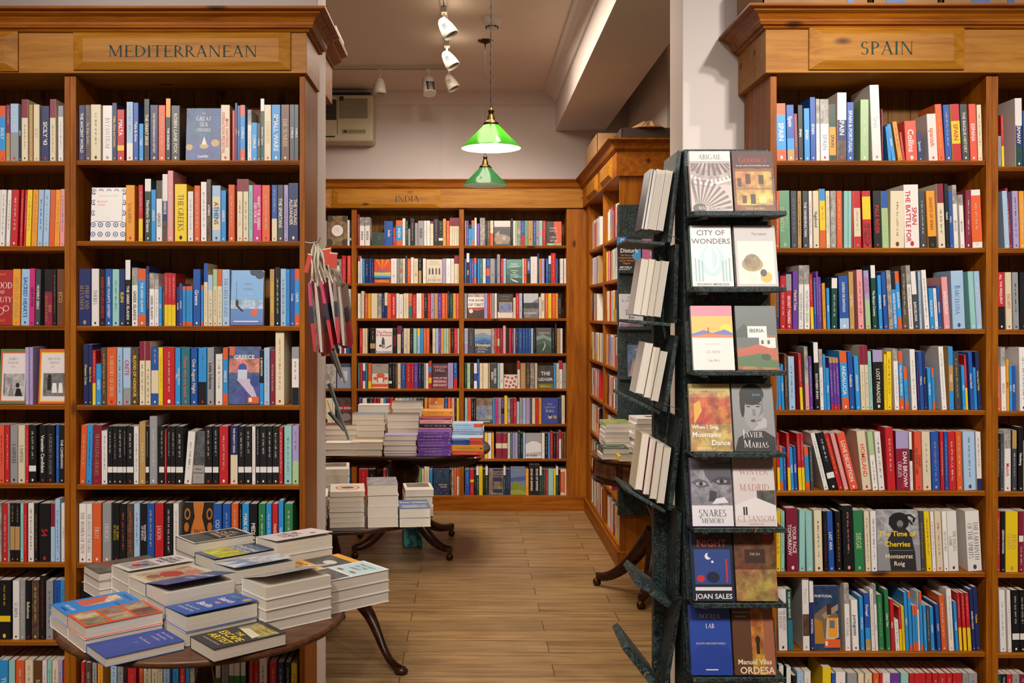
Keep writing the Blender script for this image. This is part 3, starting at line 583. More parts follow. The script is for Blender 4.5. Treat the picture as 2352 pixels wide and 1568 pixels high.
def add_book(mc, mp, t, d, h, code, title, tcol, rnd, fine=True, M=None, cover=None, lett=None):
    lett = fine if lett is None else lett
    """spine at y=0 facing -y, front cover at +x; mc gets the cover, mp the page block"""
    mc.M = M; mp.M = M; sg = segs(code); dom = max(sg, key=lambda a: a[1]); base = pal(dom[0]); k = .0012 if fine else .0008
    j = 1 + rnd.uniform(-.06, .06); base = tuple(min(1, x * j) for x in base)
    pm = 1 if dom[0] in 'XZ' else 0
    e = .0012 if fine else 0
    cp = (pal('ddd3c2'))
    if fine:
        mc.prism([(-t / 2, k), (-t / 2 + e, 0), (t / 2 - e, 0), (t / 2, k)], 0, h, 'xy', base, 0)
        mc.box(-t / 2, k, 0, -t / 2 + k, d, h, base, pm); mc.box(t / 2 - k, k, 0, t / 2, d, h, base, pm)
        mp.box(-t / 2 + k, k, .0015, t / 2 - k, d - .002, h - .0015, cp, 2)
    else:
        mc.box(-t / 2, 0, 0, t / 2, d, h, base, 0); mc.face([(-t / 2 + k, k, h + .0003), (t / 2 - k, k, h + .0003), (t / 2 - k, d, h + .0003), (-t / 2 + k, d, h + .0003)], cp, 0)
    cv = Canvas(mc, (-t / 2, 0, 0), (1, 0, 0), (0, 0, 1), t, h); z = h
    best = None
    for a, n in sg:
        z1 = z; z0 = z - n * h; z = z0
        if len(sg) > 1 or a in 'XZ': cv.rect(e * .5, z0, t - e * .5, z1, base if (a == dom[0] and a not in 'XZ') else pal(a), 1 if a in 'XZ' else 0)
        if best is None or n > best[1] - best[0] + 1e-6: pass
        if best is None or (z1 - z0) > (best[1] - best[0]) + 1e-6: best = (z0, z1, a)
    cv.l = 2; L = best[1] - best[0]
    tc = pal(tcol) if tcol else (pal('2b2a30') if best[2] in LIGHTC else pal('f2ede4'))
    if title:
        lines = [x for x in title.split('|')]; n = len(lines); span = L if L > .45 * h else h
        zc = (best[0] + best[1]) / 2 if span == L else h / 2
        for i, ln in enumerate(lines):
            ser = '^' in ln; ln = ln.replace('@', '').replace('^', '')
            hh = min(t * (.5 if n == 1 else .32), .02)
            cu = t / 2 if n == 1 else t * (.70 - .42 * i)
            cv.text(ln, cu, zc, hh, tc, -90, span * (.86 if n > 1 or L < .8 * h else .72), serif=ser, bold=not ser)
    else:
        # a title too small to read: short fine strokes, word by word
        z = best[1] - L * rnd.uniform(.08, .2); zend = best[0] + L * rnd.uniform(.15, .3); base_t = pal('d8d2c4') if best[2] not in LIGHTC else pal('6a6664')
        tq = tuple(a * .75 + b * .25 for a, b in zip(tcol and tc or base_t, base)); wv = min(t * rnd.uniform(.10, .15), .003); cs = wv * 1.15
        while z > zend:
            for i in range(rnd.randint(3, 8)):
                if z - cs < zend: break
                if lett: 
                    if rnd.random() < .7: cv.rect(t / 2 - wv, z - cs * .3, t / 2 + wv, z, tq)
                    cv.rect(t / 2 + wv * rnd.choice((-1, .5)), z - cs * .8, t / 2 + wv * rnd.choice((-.5, 1)), z - cs * .1, tq); z -= cs
                else:
                    z -= cs
            if not lett: cv.rect(t / 2 - wv * .8, z, t / 2 + wv * .8, min(z + cs * 5, best[1]), tuple(a * .5 + b * .5 for a, b in zip(tq, base)))
            z -= cs * 1.5
    if lett and t > .009: cv.circ(t * .5, h * .03 + t * .16, t * .13, tc if rnd.random() < .8 else pal('c3242a'), n=8, ry=t * .18)
    if cover:
        cf = Canvas(mc, (t / 2, 0, 0), (0, 1, 0), (0, 0, 1), d, h, .00004); paint(cf, cover)
    mc.M = None; mp.M = None
ORD = ['top', 'second', 'third', 'fourth', 'fifth', 'sixth', 'seventh', 'eighth']
CNT = ['first', 'second', 'third', 'fourth', 'fifth', 'sixth', 'seventh', 'eighth', 'ninth', 'tenth', 'eleventh', 'twelfth', 'thirteenth', 'fourteenth', 'fifteenth', 'sixteenth', 'seventeenth', 'eighteenth', 'nineteenth', 'twentieth']
BOOKS = []     # every shelved book read off the photograph, before it becomes an object
def row(bay, shelf, Y, s, xo, yo, ybot, ytop, data, drift=0.0, lean=0, hid=1):
    zb = WZ(yo + ybot / s, Y); n = 0; lst = []; prev = None
    dpx = drift * (yo + ybot / s - 750)
    for ent in data.split(';'):
        ent = ent.strip()
        if not ent: continue
        tk = ent.split(' ', 3) if ent.split(' ')[0] else None
        rg = tk[0]; top = float(ytop) if tk[1] == '.' else float(tk[1]); col = tk[2]; title = tk[3] if len(tk) > 3 else ''
        if '-' in rg[1:]:
            i = rg.index('-', 1); x0, x1 = float(rg[:i]), float(rg[i + 1:])
        else: x0, x1 = prev, float(rg)
        prev = x1
        ln = lean
        if '~' in title: title, l3 = title.rsplit('~', 1); title = title.strip(); ln = float(l3)
        if '~' in col: col, l2 = col.split('~'); ln = float(l2)
        tcol = None
        if '/' in col: col, tcol = col.split('/')
        X0 = WX(xo + x0 / s - dpx, Y); X1 = WX(xo + x1 / s - dpx, Y)
        h = (ybot - top) / s * Y / F
        b = dict(bay=bay, shelf=shelf, x0=X0, x1=X1, z=zb, Y=Y, h=h, code=col, tcol=tcol, title=title, lean=math.atan2(ln, ybot - top), face=(col == 'F'),
                 area=(X1 - X0) * h / Y / Y * hid if X1 * F / Y + VX > 8 and X0 * F / Y + VX < 2344 else 0)
        lst.append(b)
    # keep neighbours from cutting into each other
    lst.sort(key=lambda b: b['x0'])
    for a, b in zip(lst, lst[1:]):
        if b['x0'] < a['x1'] + .0004:
            m = (b['x0'] + a['x1']) / 2; a['x1'] = m - .0003; b['x0'] = m + .0003
    for i, b in enumerate(lst): b['i'] = i; b['n'] = len(lst); b['row'] = lst
    BOOKS.extend(lst)
def colour_words(code):
    if code == 'pk': return 'black and white'
    if code == 'rg': return 'orange and blue'
    seen = []
    for a, n in sorted(segs(code), key=lambda q: -q[1]):
        if CN[a] not in seen: seen.append(CN[a])
    return ' and '.join(seen[:2])
def clean_title(t):
    return ' '.join(x.replace('^', '') for x in t.split('|') if not x.startswith('@') and x).strip()
def short(b):
    if b['face']: return 'a face-out book'
    t = clean_title(b['title'])
    return (' '.join(t.split()[:2]).upper()) if t else 'a ' + colour_words(b['code']).split(' and ')[0] + ' one'
def bayname(b): return b['bay'] + ' bay'
def book_label(b, level=0):
    t = b['x1'] - b['x0']; sz = ('thick ' if t > .036 else 'slim ' if t < .0135 else '') or ('tall ' if b['h'] > .225 else 'small ' if b['h'] < .165 else '')
    cw = colour_words(b['code']); tt = clean_title(b['title']); tail = 'on the %s shelf, %s' % (ORD[b['shelf'] - 1], bayname(b))
    if level == 0 and tt:
        s = '%s%s book titled %s %s' % (sz, cw, ' '.join(tt.split()[:4]), tail)
    elif level <= 1:
        L = short(b['row'][b['i'] - 1]) if b['i'] > 0 else None; R = short(b['row'][b['i'] + 1]) if b['i'] + 1 < b['n'] else None
        q = 'between %s and %s' % (L, R) if L and R else ('at the row end beside %s' % (L or R))
        tail = '%s shelf, %s' % (ORD[b['shelf'] - 1], bayname(b)); s = '%s%s book %s, %s' % (sz, cw, q, tail)
    else:
        i, n = b['i'], b['n']; side, k = ('left', i) if i < n / 2 else ('right', n - 1 - i)
        s = '%s book, %s from the %s end of the %s shelf, %s' % (cw, CNT[min(k, 19)], side, ORD[b['shelf'] - 1], bayname(b))
    s = s.replace(' a orange', ' an orange').replace(' a amber', ' an amber')
    w = s.split()
    if len(w) > 16 and sz: s = s.replace(sz, '', 1); w = s.split()
    if len(w) > 16: s = s.replace(' on the ', ', ', 1).replace(' of the ', ', ', 1) if level == 0 else s; w = s.split()
    if len(w) > 16 and level == 0 and tt: s = '%s book titled %s, %s shelf, %s' % (cw, ' '.join(tt.split()[:3]), ORD[b['shelf'] - 1], bayname(b))
    if len(s.split()) > 16 and level < 2: return book_label(b, 2)
    if len(s.split()) > 16: s = s.replace('pictorial ', '').replace('dark and ', '')
    return s
FACE = {}      # face-out covers: key -> (label, art)
def place_books(limit):
    for b in BOOKS:      # stand every book on its own shelf board, inside its bay
        if 'M' in b: continue
        c = [q for q in SHELVES if abs(q[2] - b['Y']) < .05 and q[0] - .03 < (b['x0'] + b['x1']) / 2 < q[1] + .03]
        if c:
            q = min(c, key=lambda q: abs(q[3] - b['z']))
            if abs(q[3] - b['z']) < .03: b['z'] = q[3]
            b['x0'] = max(b['x0'], q[0] + .0012); b['x1'] = min(b['x1'], q[1] - .0012)
            m = b['h'] * math.sin(abs(b['lean']))
            if b['lean'] > 0 and b['x1'] + m > q[1]: b['lean'] = math.asin(max(0, min(.99, (q[1] - .001 - b['x1']) / b['h'])))
            if b['lean'] < 0 and b['x0'] - m < q[0]: b['lean'] = -math.asin(max(0, min(.99, (b['x0'] - q[0] - .001) / b['h'])))
    rnd = random.Random(11)
    vis = sorted(BOOKS, key=lambda b: -(b['area'] * (3 if b['face'] else 1)))
    single = set(id(b) for b in vis[:limit] if b['area'] > 0)
    # labels first: unique ones by look, then by neighbours, then by place in the row
    lab = {}
    S_ = [b for b in BOOKS if id(b) in single and not b['face']]
    for b in S_: lab[id(b)] = book_label(b, 0)
    for lev in (1, 2):
        cnt = {}
        for v in lab.values(): cnt[v] = cnt.get(v, 0) + 1
        for b in S_:
            if cnt[lab[id(b)]] > 1: lab[id(b)] = book_label(b, lev)
    mass = MB()
    for b in BOOKS:
        t = b['x1'] - b['x0'] - .0006; h = b['h']; a = b['lean']; d = min(.17, h * .66) if h > .12 else .1
        if b['bay'] == 'side': d = .12
        if t < .003: continue
        if b['face']:
            lb, art = FACE[b['title']]; w = t; th = .022
            R = Matrix.Translation((b['x0'] + .0003, b['Y'] + .001, b['z'] + .0004 + .022 * math.sin(math.radians(5)))) @ Matrix.Rotation(math.radians(-5), 4, 'X') @ Matrix.Translation((0, th / 2, 0)) @ Matrix.Rotation(math.radians(-90), 4, 'Z')
            code = art.split('|')[0].split(' ')[5] if art.startswith(('r', 'p')) else 'S'
            code = code if code in PAL else 'S'
            args = (th, w, h, code, '', None, rnd)
            kw = dict(cover=art)
        else:
            bx = (b['x0'] + b['x1']) / 2; piv = t / 2 * (1 if a > 0 else -1)
            R = Matrix.Translation((bx + piv, b['Y'] + (rnd.uniform(0, .004)), b['z'] + .0003)) @ Matrix.Rotation(a, 4, 'Y') @ Matrix.Translation((-piv, 0, 0))
            tt = t * math.cos(a)
            args = (tt, d, h, b['code'], b['title'] if (id(b) in single or t > .02 or b['Y'] < 4) else '', b['tcol'], rnd); kw = {}
        if id(b) in single:
            mc, mp = MB(), MB(); add_book(mc, mp, *args, **kw)
            o = mc.build('book', MATS3); o.matrix_world = R; p = mp.build('page_block', MATS3, o)
            tag(o, FACE[b['title']][0] if b['face'] else lab[id(b)], 'book', 'books on the %s shelf of the %s' % (ORD[b['shelf'] - 1], bayname(b)))
        else:
            M = Matrix.Rotation(b['rot'], 4, 'Z') @ R if 'rot' in b else R
            if 'M' in b: M = b['M']
            add_book(mass, mass, *args, fine=False, M=M, lett=b['Y'] < 4, **kw)
    o = mass.build('shelved_books', MATS3); o['kind'] = 'stuff'; tag(o, 'smaller and farther paperbacks packed along the shelves', 'books')
    return len(single)
# ---------------------------------------------------------------- rows of books, read off the photograph

DL = .0075
M_, A_, S_P, G_ = 'MEDITERRANEAN', 'SICILY', 'SPAIN', 'GERMANY'
row(M_, 1, YL, 2.94, 0, 0, 1085, 710, "515-565 . N/W THE ANCIENT WORLD;567-603 708 X/W ^The Warm South;603-672 706 C;683-748 712 W/S ^BYZANTIUM;750-780 695 N/Y Malta, Gozo and Comino;782-830 740 R7Y1R2 MALTA;845-897 688 L7W3;882-925 693 B/W Malta & Gozo;930-958 835 b/W Malta;962-1000 668 K/C THE GREAT SIEGE;1003-1058 708 N/C THE MEDITERRANEAN IN HISTORY;1060-1107 710 O;1112-1143 665 U3K7 THE SARACENS;1146-1205 712 A/C @ROBIN LANE FOX;1243-1480 728 F greatsea;1482-1543 708 C/R @MAX HASTINGS|OPERATION PEDESTAL;1560-1577 745 R;1578-1594 695 N/Y CYPRUS;1594-1612 712 B/W Cyprus;1613-1645 708 rg/W CYPRUS;1662-1688 740 Z3W7;1690-1727 828 b/W CYPRUS;1728-1748 832 A CYPRUS;1750-1775 665 W2E8/W Northern Cyprus;1776-1823 708 C/D ^PATRIMONY;1825-1885 707 b/W SMALL WARS;1888-1945 706 H/C ^THE SUNRISE;1948-1978 706 A/W CYPRUS;1980-2006 706 A/W CYPRUS", DL)
row(M_, 2, YL, 2.94, 0, 380, 508, 130, "603-840 145 F brandy;845-905 . U/H ^Songbirds;930-958 128 R6Y4;972-1015 87 W2E8/W Northern Greece;1017-1047 160 b/W GREECE;1049-1088 98 X3W7 GREECE;1090-1126 55 W4N3X3/W GREECE;1127-1165 32 p/W;1173-1255 122 Y/K ^THE GREEKS;1264-1300 172 W;1305-1345 132 O;1350-1389 107 W/B;1391-1420 90 X/W ATHENS;1427-1485 132 L2C2L2C2L2/A ATHENS;1487-1520 165 b/W GREECE;1537-1580 127 O;1595-1633 88 M2C8;1636-1672 88 M2C8;1676-1702 . T;1703-1760 128 P/W WHAT THE GREEKS|DID FOR US;1764-1818 130 O;1830-1865 128 B6C4;1868-1910 128 A/W THE SPARTANS;1912-1940 128 v;1942-2010 115 N/C THE YOUNG|ALEXANDER", DL)
row(M_, 3, YL, 2.94, 0, 380, 1083, 700, "525-612 697 N/D @^PHILIP AND|@^ALEXANDER;617-668 697 W/K ^THEBES;669-710 . K/R @INSIDE HITLER'S GREECE;711-757 698 B/W @HARRY MOUNT'S ODYSSEY;758-804 . T;805-845 698 N/Y ELENI;846-882 638 W3K7/W THE GREEK ISLANDS;890-930 690 Z3W7 GREEK ISLANDS;932-985 698 rg/W THE GREEK ISLANDS;986-1006 680 N/Y;1008-1041 725 Z3W7 GREEK ISLANDS;1042-1070 730 Z3W7;1071-1092 818 b/W KOS;1094-1108 815 A;1109-1132 725 R6Y4;1133-1158 725 R6Y4;1159-1186 728 R6Y4;1190-1208 820 N/W RHODES;1210-1230 797 B/W RHODES;1232-1254 815 O1b8O1;1256-1278 815 O1b8O1;1279-1299 815 O1b8O1;1302-1352 700 B/W Greece;1357-1373 808 O1b8O1;1375-1400 660 B3C7;1403-1435 738 L3C7;1437-1465 700 g3C7;1467-1498 700 O3C7;1500-1550 702 L/B ^THE GREEK ISLANDS;1553-1775 708 F corfu;1822-1852 . D/Y THE DARK LABYRINTH;1855-1892 687 K;1894-1930 697 L;1932-1956 . b;1958-1989 698 B/W Crete;1990-2022 697 rg/W CRETE", DL)
row(M_, 4, YL, 2.94, 0, 740, 558, 170, "566-598 150 N/Y Western Crete;600-626 150 N/Y Eastern Crete;628-650 190 R6Y4;652-685 282 b/W CRETE;686-724 . X/Y;725-790 . O/C ^A HISTORY OF CRETE;793-830 . L;832-884 172 L7S3/R CRETE;886-940 . X/Y BLOOD OF HONOUR;946-982 130 M3C7;984-1020 130 M3C7;1022-1073 . B4C4B2/C;1074-1103 . Y/O;1106-1183 . R;1187-1222 172 b/W @MICHAEL FRAYN|Skios;1226-1286 172 t/O Those who are loved;1291-1336 172 B/C One August Night;1341-1397 172 b6K4;1401-1447 . S/K Little Infamies;1458-1505 215 W;1508-1541 172 O2b6O2/W GREECE;1543-1752 168 F roughgreece;1756-1783 190 K6b4/W A SEPARATION;1787-1824 172 L/D;1829-1860 190 M/C ^The Nature of Alexander;1862-1922 62 C/O;1973-2022 168 S2W5K3", DL)
row(M_, 5, YL, 2.94, 0, 740, 1093, 703, "543-584 695 O/C~12;586-624 695 b/N~10;626-688 695 M/D ^TRAVELLING HEROES~8;692-730 733 W;733-765 . pk/W;767-798 . pk;800-836 . pk;838-860 . pk;862-912 . pk;906-942 . W;946-988 672 D/C ^FOUR PLAYS;990-1013 . pk;1016-1068 635 S/W;1080-1117 . pk;1120-1132 725 R;1134-1158 . pk;1160-1190 . pk;1194-1245 . pk;1250-1300 738 W/A~28;1306-1386 745 F kazan;1389-1440 . pk;1444-1485 . pk;1488-1548 . R;1562-1612 700 N5C5/W THE MIGHTY DEAD;1615-1656 . pk;1658-1708 . pk;1711-1732 . W;1735-1760 . pk;1762-1808 . pk;1811-1845 . pk;1847-1890 . pk;1893-1917 710 R/W;1926-1977 700 T;1981-2026 700 v6g4", DL)
row(M_, 6, YL, 2.94, 0, 1100, 563, 168, "543-592 . W/H ^THE WOMEN OF TROY;594-632 . W/H ^THE SILENCE OF THE GIRLS;635-694 163 O/W ^TROY;702-762 163 S/W ^HEROES;770-818 163 K/Y ^THE TEMPLE|^OF FORTUNA;820-864 . K/O;868-912 . X/O;916-955 165 L;959-1002 . K/W DAUGHTERS|OF SPARTA;1004-1053 165 B;1057-1116 163 R/W ^JASON;1121-1176 165 K/W;1182-1218 165 W;1240-1448 165 F circe;1453-1508 . B/L ODYSSEUS;1514-1568 . B/L;1573-1620 . O;1628-1643 . K;1646-1692 . b/W MASK OF APOLLO;1697-1748 . K/W MEDUSA;1757-1804 . G/W;1809-1844 . b/W;1850-1888 . R/C PANDORA;1892-1924 148 b/W CLEO;1932-1988 . G/W", DL)
row(M_, 7, YL, 2.94, 0, 1100, 1085, 700, "560-612 . K/D ^ECO;614-640 . K;640-700 . C;700-740 . R;745-800 . b;800-860 . S;862-930 . N;932-990 . W;992-1050 . M;1052-1130 . K;1132-1200 . C;1202-1280 . B;1282-1340 . S;1342-1400 . R;1402-1480 . E;1482-1540 . W;1542-1600 . K;1602-1680 . L;1682-1740 . O;1742-1800 . K;1802-1870 . C;1872-1940 . N;1942-2020 . S", DL, 0, 0)
row(M_, 8, YL, 2.94, 0, 1100, 1617, 1240, "565-588 . R;592-635 . X;642-672 . S;678-712 1200 U/H;765-807 1232 L;813-850 1232 S;882-938 . N1R9/D;958-985 1235 O4v6;988-1038 . C/H;1041-1080 . C/H;1083-1115 . C/H;1122-1165 . L;1184-1225 . b;1230-1270 . R;1275-1297 . b;1300-1332 . Z/Y;1475-1508 1225 W3G7/W Bosnia;1513-1560 1215 S;1564-1598 1205 W3G7/W Northern;1600-1640 1205 W3G7/W Serbia;1643-1678 1205 W3G7/W Montenegro;1700-1730 1238 R;1734-1765 1238 R;1770-1820 1205 W/K;1838-1885 1238 R;1890-1935 . N;1945-1980 . K/W;1985-2026 1245 Y/K", DL)
s = 3.922
row(A_, 1, YL, s, 0, 200, 667, 165, "-60--20 . b;-18-38 168 rg/W SICILY;40-76 158 M5D5/C;79-152 148 L5S5/W;153-180 . K/W SICILY;182-240 110 M3C7;250-282 158 D/C;286-340 155 C/S ^SICILY;358-430 168 N/W SICILY '43;434-488 107 M3C7;513-558 168 S2W8", DL)
row(A_, 2, YL, s, 0, 200, 1432, 925, "-60--12 . W/K~18;-10-35 . W/K~18;45-78 . W/K~18;88-150 . R/W~18;168-192 . R/W~18;202-224 . R/W~18;226-268 . Y/D~18;277-325 . U/D~18;330-376 . L/B~16;380-432 . L/S~16;435-480 . O/D~16;484-528 . U/D~16;530-570 918 p/B~8", DL)
row(A_, 3, YL, s, 0, 600, 578, 70, "-120-104 80 F blood;109-178 . U/D BIRTH OF VENUS~8;184-258 . L/B SACRED HEARTS~8;263-308 65 P/K @GEOFF DYER~8;313-358 72 A/W NUMERO ZERO~10;400-472 72 K4M6/D @ECO|^The Name of the Rose;476-504 . K/S;508-577 . H/D @ECO", DL)
row(A_, 4, YL, s, 0, 600, 1290, 795, "-10-228 . F lexicon;232-265 775 v/W;268-300 775 v/W;345-588 795 F virtues", DL)
row(A_, 5, YL, 2.94, 0, 740, 1085, 695, "-50--5 . K;0-36 . c/K;40-70 . R/W;74-126 . S/K ^LAMPIERE;130-176 . C/K ^LAMPIERE;180-200 . R;202-252 . pk;272-318 . K/W Venetian Candidate;320-376 . K/S ^A PORTRAIT IN SHADOW;384-404 . B;408-442 . K/W THE CAMERAMAN", DL)
row(A_, 6, YL, 3.578, 0, 1130, 573, 92, "-60--24 . K;-20-26 . Z;30-75 . R;77-93 . S;95-132 . K4D4K2/D;136-176 . K4D4K2/D;180-204 . T;207-235 . R;242-290 . W;294-325 . K/U;332-424 95 K/R 54;428-462 95 M4L6/W;466-505 58 L/B;516-550 92 W/S ^OF MALTA", DL)
row(A_, 7, YL, 3.578, 0, 1130, 1213, 725, "-60--2 . K;0-104 . K6Y1K3/Y;119-174 730 W/K ^SCARPIA;180-224 . S/W;229-274 . K/C Belladonna;277-338 . X/Y;343-386 688 K/R;394-452 730 S/t;460-514 725 B/N;516-548 . b", DL)
row(A_, 8, YL, 3.578, 0, 1130, 1860, 1385, "-10-12 . W;15-86 . b/W TUSCAN;92-146 . T4R6/W;150-220 . O/W;226-292 . C/S;300-366 . H/C ^BEN-HUR;370-406 . W;413-447 . T;450-500 . C/R;502-536 . v;545-562 . R", DL)
# --- SPAIN
s = 2.933
row(S_P, 1, YS, s, 1550, 0, 1083, 705, "684-750 697 rg/W SPAIN~-8;755-805 707 B6b2D2/W Spain~-8;808-830 765 M~-8;832-862 708 K/W SPAIN~-6;872-908 730 b/W SPAIN~-6;912-950 655 B/W SPAIN~-6;953-977 665 Z4W6/S~-4;980-1037 668 Z4W6/S SPAIN~-4;1040-1086 702 E4U5E1/K SPAIN~-4;1092-1155 623 W4N3X3/W SPAIN;1158-1205 688 B/W SPAIN & PORTUGAL;1248-1305 670 g/W;1330-1393 572 W/S ^Spain~-20;1394-1401 735 M~-6;1438-1458 850 b~-22;1461-1486 835 b/W Spanish~-35;1502-1532 818 U~-42;1534-1550 890 R~-25;1557-1636 815 c/W @Collins~-14;1638-1672 892 N/L Spanish~-14;1710-1772 767 W/O spanish~-16;1774-1820 702 O/Y~-26;1824-1868 705 B/W~-20;1870-1930 702 R3Y4R3/R SPAIN~-20;1936-1985 702 A/C THE BASQUE HISTORY~-20;1992-2040 700 c/W ESPANA~-14;2044-2080 705 C/R~-12", .003)
s = 3.907
row(S_P, 2, YS, s, 1750, 380, 740, 228, "118-156 . O/W;162-258 225 q/g ^ISABELLA|OF CASTILE~-10;264-318 . A/S~-10;324-357 . D/H~-4;372-418 . A/W THE VANISHING MAN~-8;427-455 . W/R~-8;462-515 . C/K Vagabond~-8;523-576 210 b2Y5O3/O~-12;580-612 . C/S~-8;614-667 . Z/W~-4;672-722 . O/C~-6;736-773 . T/W;776-803 . T/W;806-818 . R;830-893 . R3C5R2/S~-12;910-988 . R1Y4R5/K ARCHITECT|OF TERROR~-16;1004-1075 . K/R PALE RIDER~-14;1083-1143 . B3g7/Y~-16;1152-1278 228 C/H;1285-1418 172 W/R SPAIN|THE BATTLE FOR~-14;1424-1480 . A/W~-18;1494-1572 . U8K2/H GHOSTS OF SPAIN~-24;1584-1646 165 M3C7~-22;1654-1688 165 K/W Madrid~-20;1692-1720 . B/W Madrid~-20;1726-1764 175 Z3W7/S MADRID~-22;1784-1822 262 Z2W8/S MADRID~-20;1826-1880 220 M;1890-1998 218 W1O8W1/C~-24", .003)
row(S_P, 3, YS, s, 1750, 380, 1467, 950, "130-158 . N;166-217 990 R/W;223-272 975 S3R7/W SECRET MADRID~-6;278-328 950 V/C Madrid Tales;331-373 895 Z3W7/S NORTHERN SPAIN;385-435 895 Z3W7/S NORTHERN SPAIN~-5;440-468 975 R6Y4~-16;472-494 1005 B/W~-10;496-516 . V/W~-12;518-540 1000 V/W~-12;553-580 1055 U~-14;588-613 1100 b/W BILBAO~-10;626-676 1010 W2E8/W;700-785 992 B8L2/W CAMINO DE SANTIAGO~-14;795-836 955 D/C CAMINO~-16;870-922 935 p/M~-20;936-980 942 v5g5/R THE STRUGGLE|FOR CATALONIA~-24;1000-1040 895 W2E8/W The Basque Country~-24;1056-1088 985 b/W BARCELONA~-20;1100-1136 955 B/W Barcelona~-30;1144-1182 940 Z/R~-30;1184-1222 962 K3b7/W BARCELONA & MADRID~-30;1226-1262 948 rg/W BARCELONA~-36;1268-1310 900 X~-20;1325-1363 895 Z3W7/S BARCELONA AND CATALONIA~-36;1368-1412 950 W4A6/W BARCELONA~-36;1420-1440 . L~-20;1468-1510 937 W/A~-36;1516-1553 1100 b/W BARCELONA~-20;1560-1588 1100 W/A~-22;1590-1615 1080 B/W BARCELONA~-22;1640-1692 1000 p/W BARCELONA~-30;1718-1830 945 L/B ^Barcelona~-22;1834-1843 1020 Y;1876-1926 950 T/W~-30;1934-1990 948 L/W~-30", .003)
row(S_P, 4, YS, s, 1750, 760, 708, 180, "128-152 325 b/O~-10;154-178 325 O1b8O1~-10;184-208 300 b/W VALENCIA~-14;216-240 205 H~-14;250-306 230 L/B ~-14;350-376 200 R6Y4~-24;398-432 140 Z6p4~-20;438-465 230 V/W~-16;484-525 103 W3K7/W SOUTHERN SPAIN~-22;530-560 165 Z3W7~-18;564-585 210 b~-16;590-618 335 b/W SEVILLE~-14;626-652 240 D1V8R1/W ~-22;654-682 240 D1V8R1/W~-22;684-708 240 D1V8R1/W~-22;724-790 180 rg/W ANDALUCIA~-30;796-838 185 B/W Andalucia~-26;852-890 225 b/W ANDALUCIA~-26;896-934 130 M3C7~-22;938-970 130 M3C7~-22;972-1002 182 T~-22;1012-1103 172 v2K8/C LOST PARADISE~-16;1106-1130 210 Y/t~-8;1133-1172 185 Y/K~-8;1200-1240 160 Z2W8~-20;1246-1284 182 rg/W MALLORCA & MENORCA~-20;1292-1325 320 O3b5O2~-20;1350-1398 165 W/S~-24;1402-1425 185 N/O~-20;1430-1462 185 B/W Mallorca~-24;1465-1490 180 N/Y Menorca~-26;1504-1535 335 b/W MALLORCA~-18;1538-1560 335 O2b6O2~-18;1622-1665 140 W/S~-36;1690-1730 140 b3D4b3/W WILD~-14;1742-1795 185 A/Y~-26;1808-1835 310 b/W IBIZA~-18;1838-1858 215 R6Y4~-22;1880-1914 190 B/W Canary Islands~-26;1916-1940 330 b~-18;1946-1978 185 N/Y Canary Island Walks~-30", .003)
row(S_P, 5, YS, s, 1750, 760, 1430, 905, "148-173 918 R6Y4~-14;176-202 1040 O1b7O2~-12;206-230 1045 B/W~-12;240-266 918 R6Y4~-18;270-297 1045 b/W TENERIFE~-18;300-327 1035 B/W TENERIFE~-18;336-367 920 R6Y4~-22;372-397 920 R6Y4~-22;402-438 1040 O2b6O2~-20;444-472 1040 A~-18;568-608 . W/A~-130;618-690 . pk/W~-132;697-736 . R/Y~-140;748-786 . p/W~-135;798-872 . c/W LOVE DECEPTION~-130;912-990 898 C/c HOMELAND~-60;1002-1048 . g4W6/A~-52;1056-1110 . W/A~-44;1136-1207 865 R/W~-28;1218-1333 898 v3M7/W @DAN BROWN|^ORIGIN~-14;1340-1365 . W3K2W5/K~-16;1386-1447 902 c/H @CHARLES|THE SPANISH GAME~-16;1456-1530 . C/S~-16;1540-1610 . B/p~-18;1613-1643 . R/W~-12;1650-1682 . B/L~-12;1690-1752 . R/W~-14;1762-1812 . O/C~-16;1824-1930 . L/A~-16;1938-1982 . W8N2/A~-16", .003)
row(S_P, 6, YS, 3.58, 1750, 1130, 652, 158, "118-162 152 Y/A ~-8;165-195 . T;216-308 133 M/W YOUR FACE|TOMORROW~-14;316-365 150 T/W;376-430 . T/W~-12;446-510 152 C/K~-12;522-553 . K/R~-14;562-608 . B/W LAST ARIA~-20;622-667 . K/U~-14;680-770 112 K/p~-18;774-852 152 G/g SIEGE~-18;864-905 . C/K~-18;912-960 . W/B~-14;962-1316 158 F cherries;1322-1350 . A/Y~-16;1364-1407 . Y/K~-28;1412-1440 . W/R~-24;1450-1503 . C/R ~-24;1508-1545 . W/K ^THE CITY OF MIST~-22;1550-1630 . W/A ^THE ANGELS|^GAME~-22;1706-1822 . W/A ^THE LABYRINTH|^OF THE SPIRITS~-28", .003)
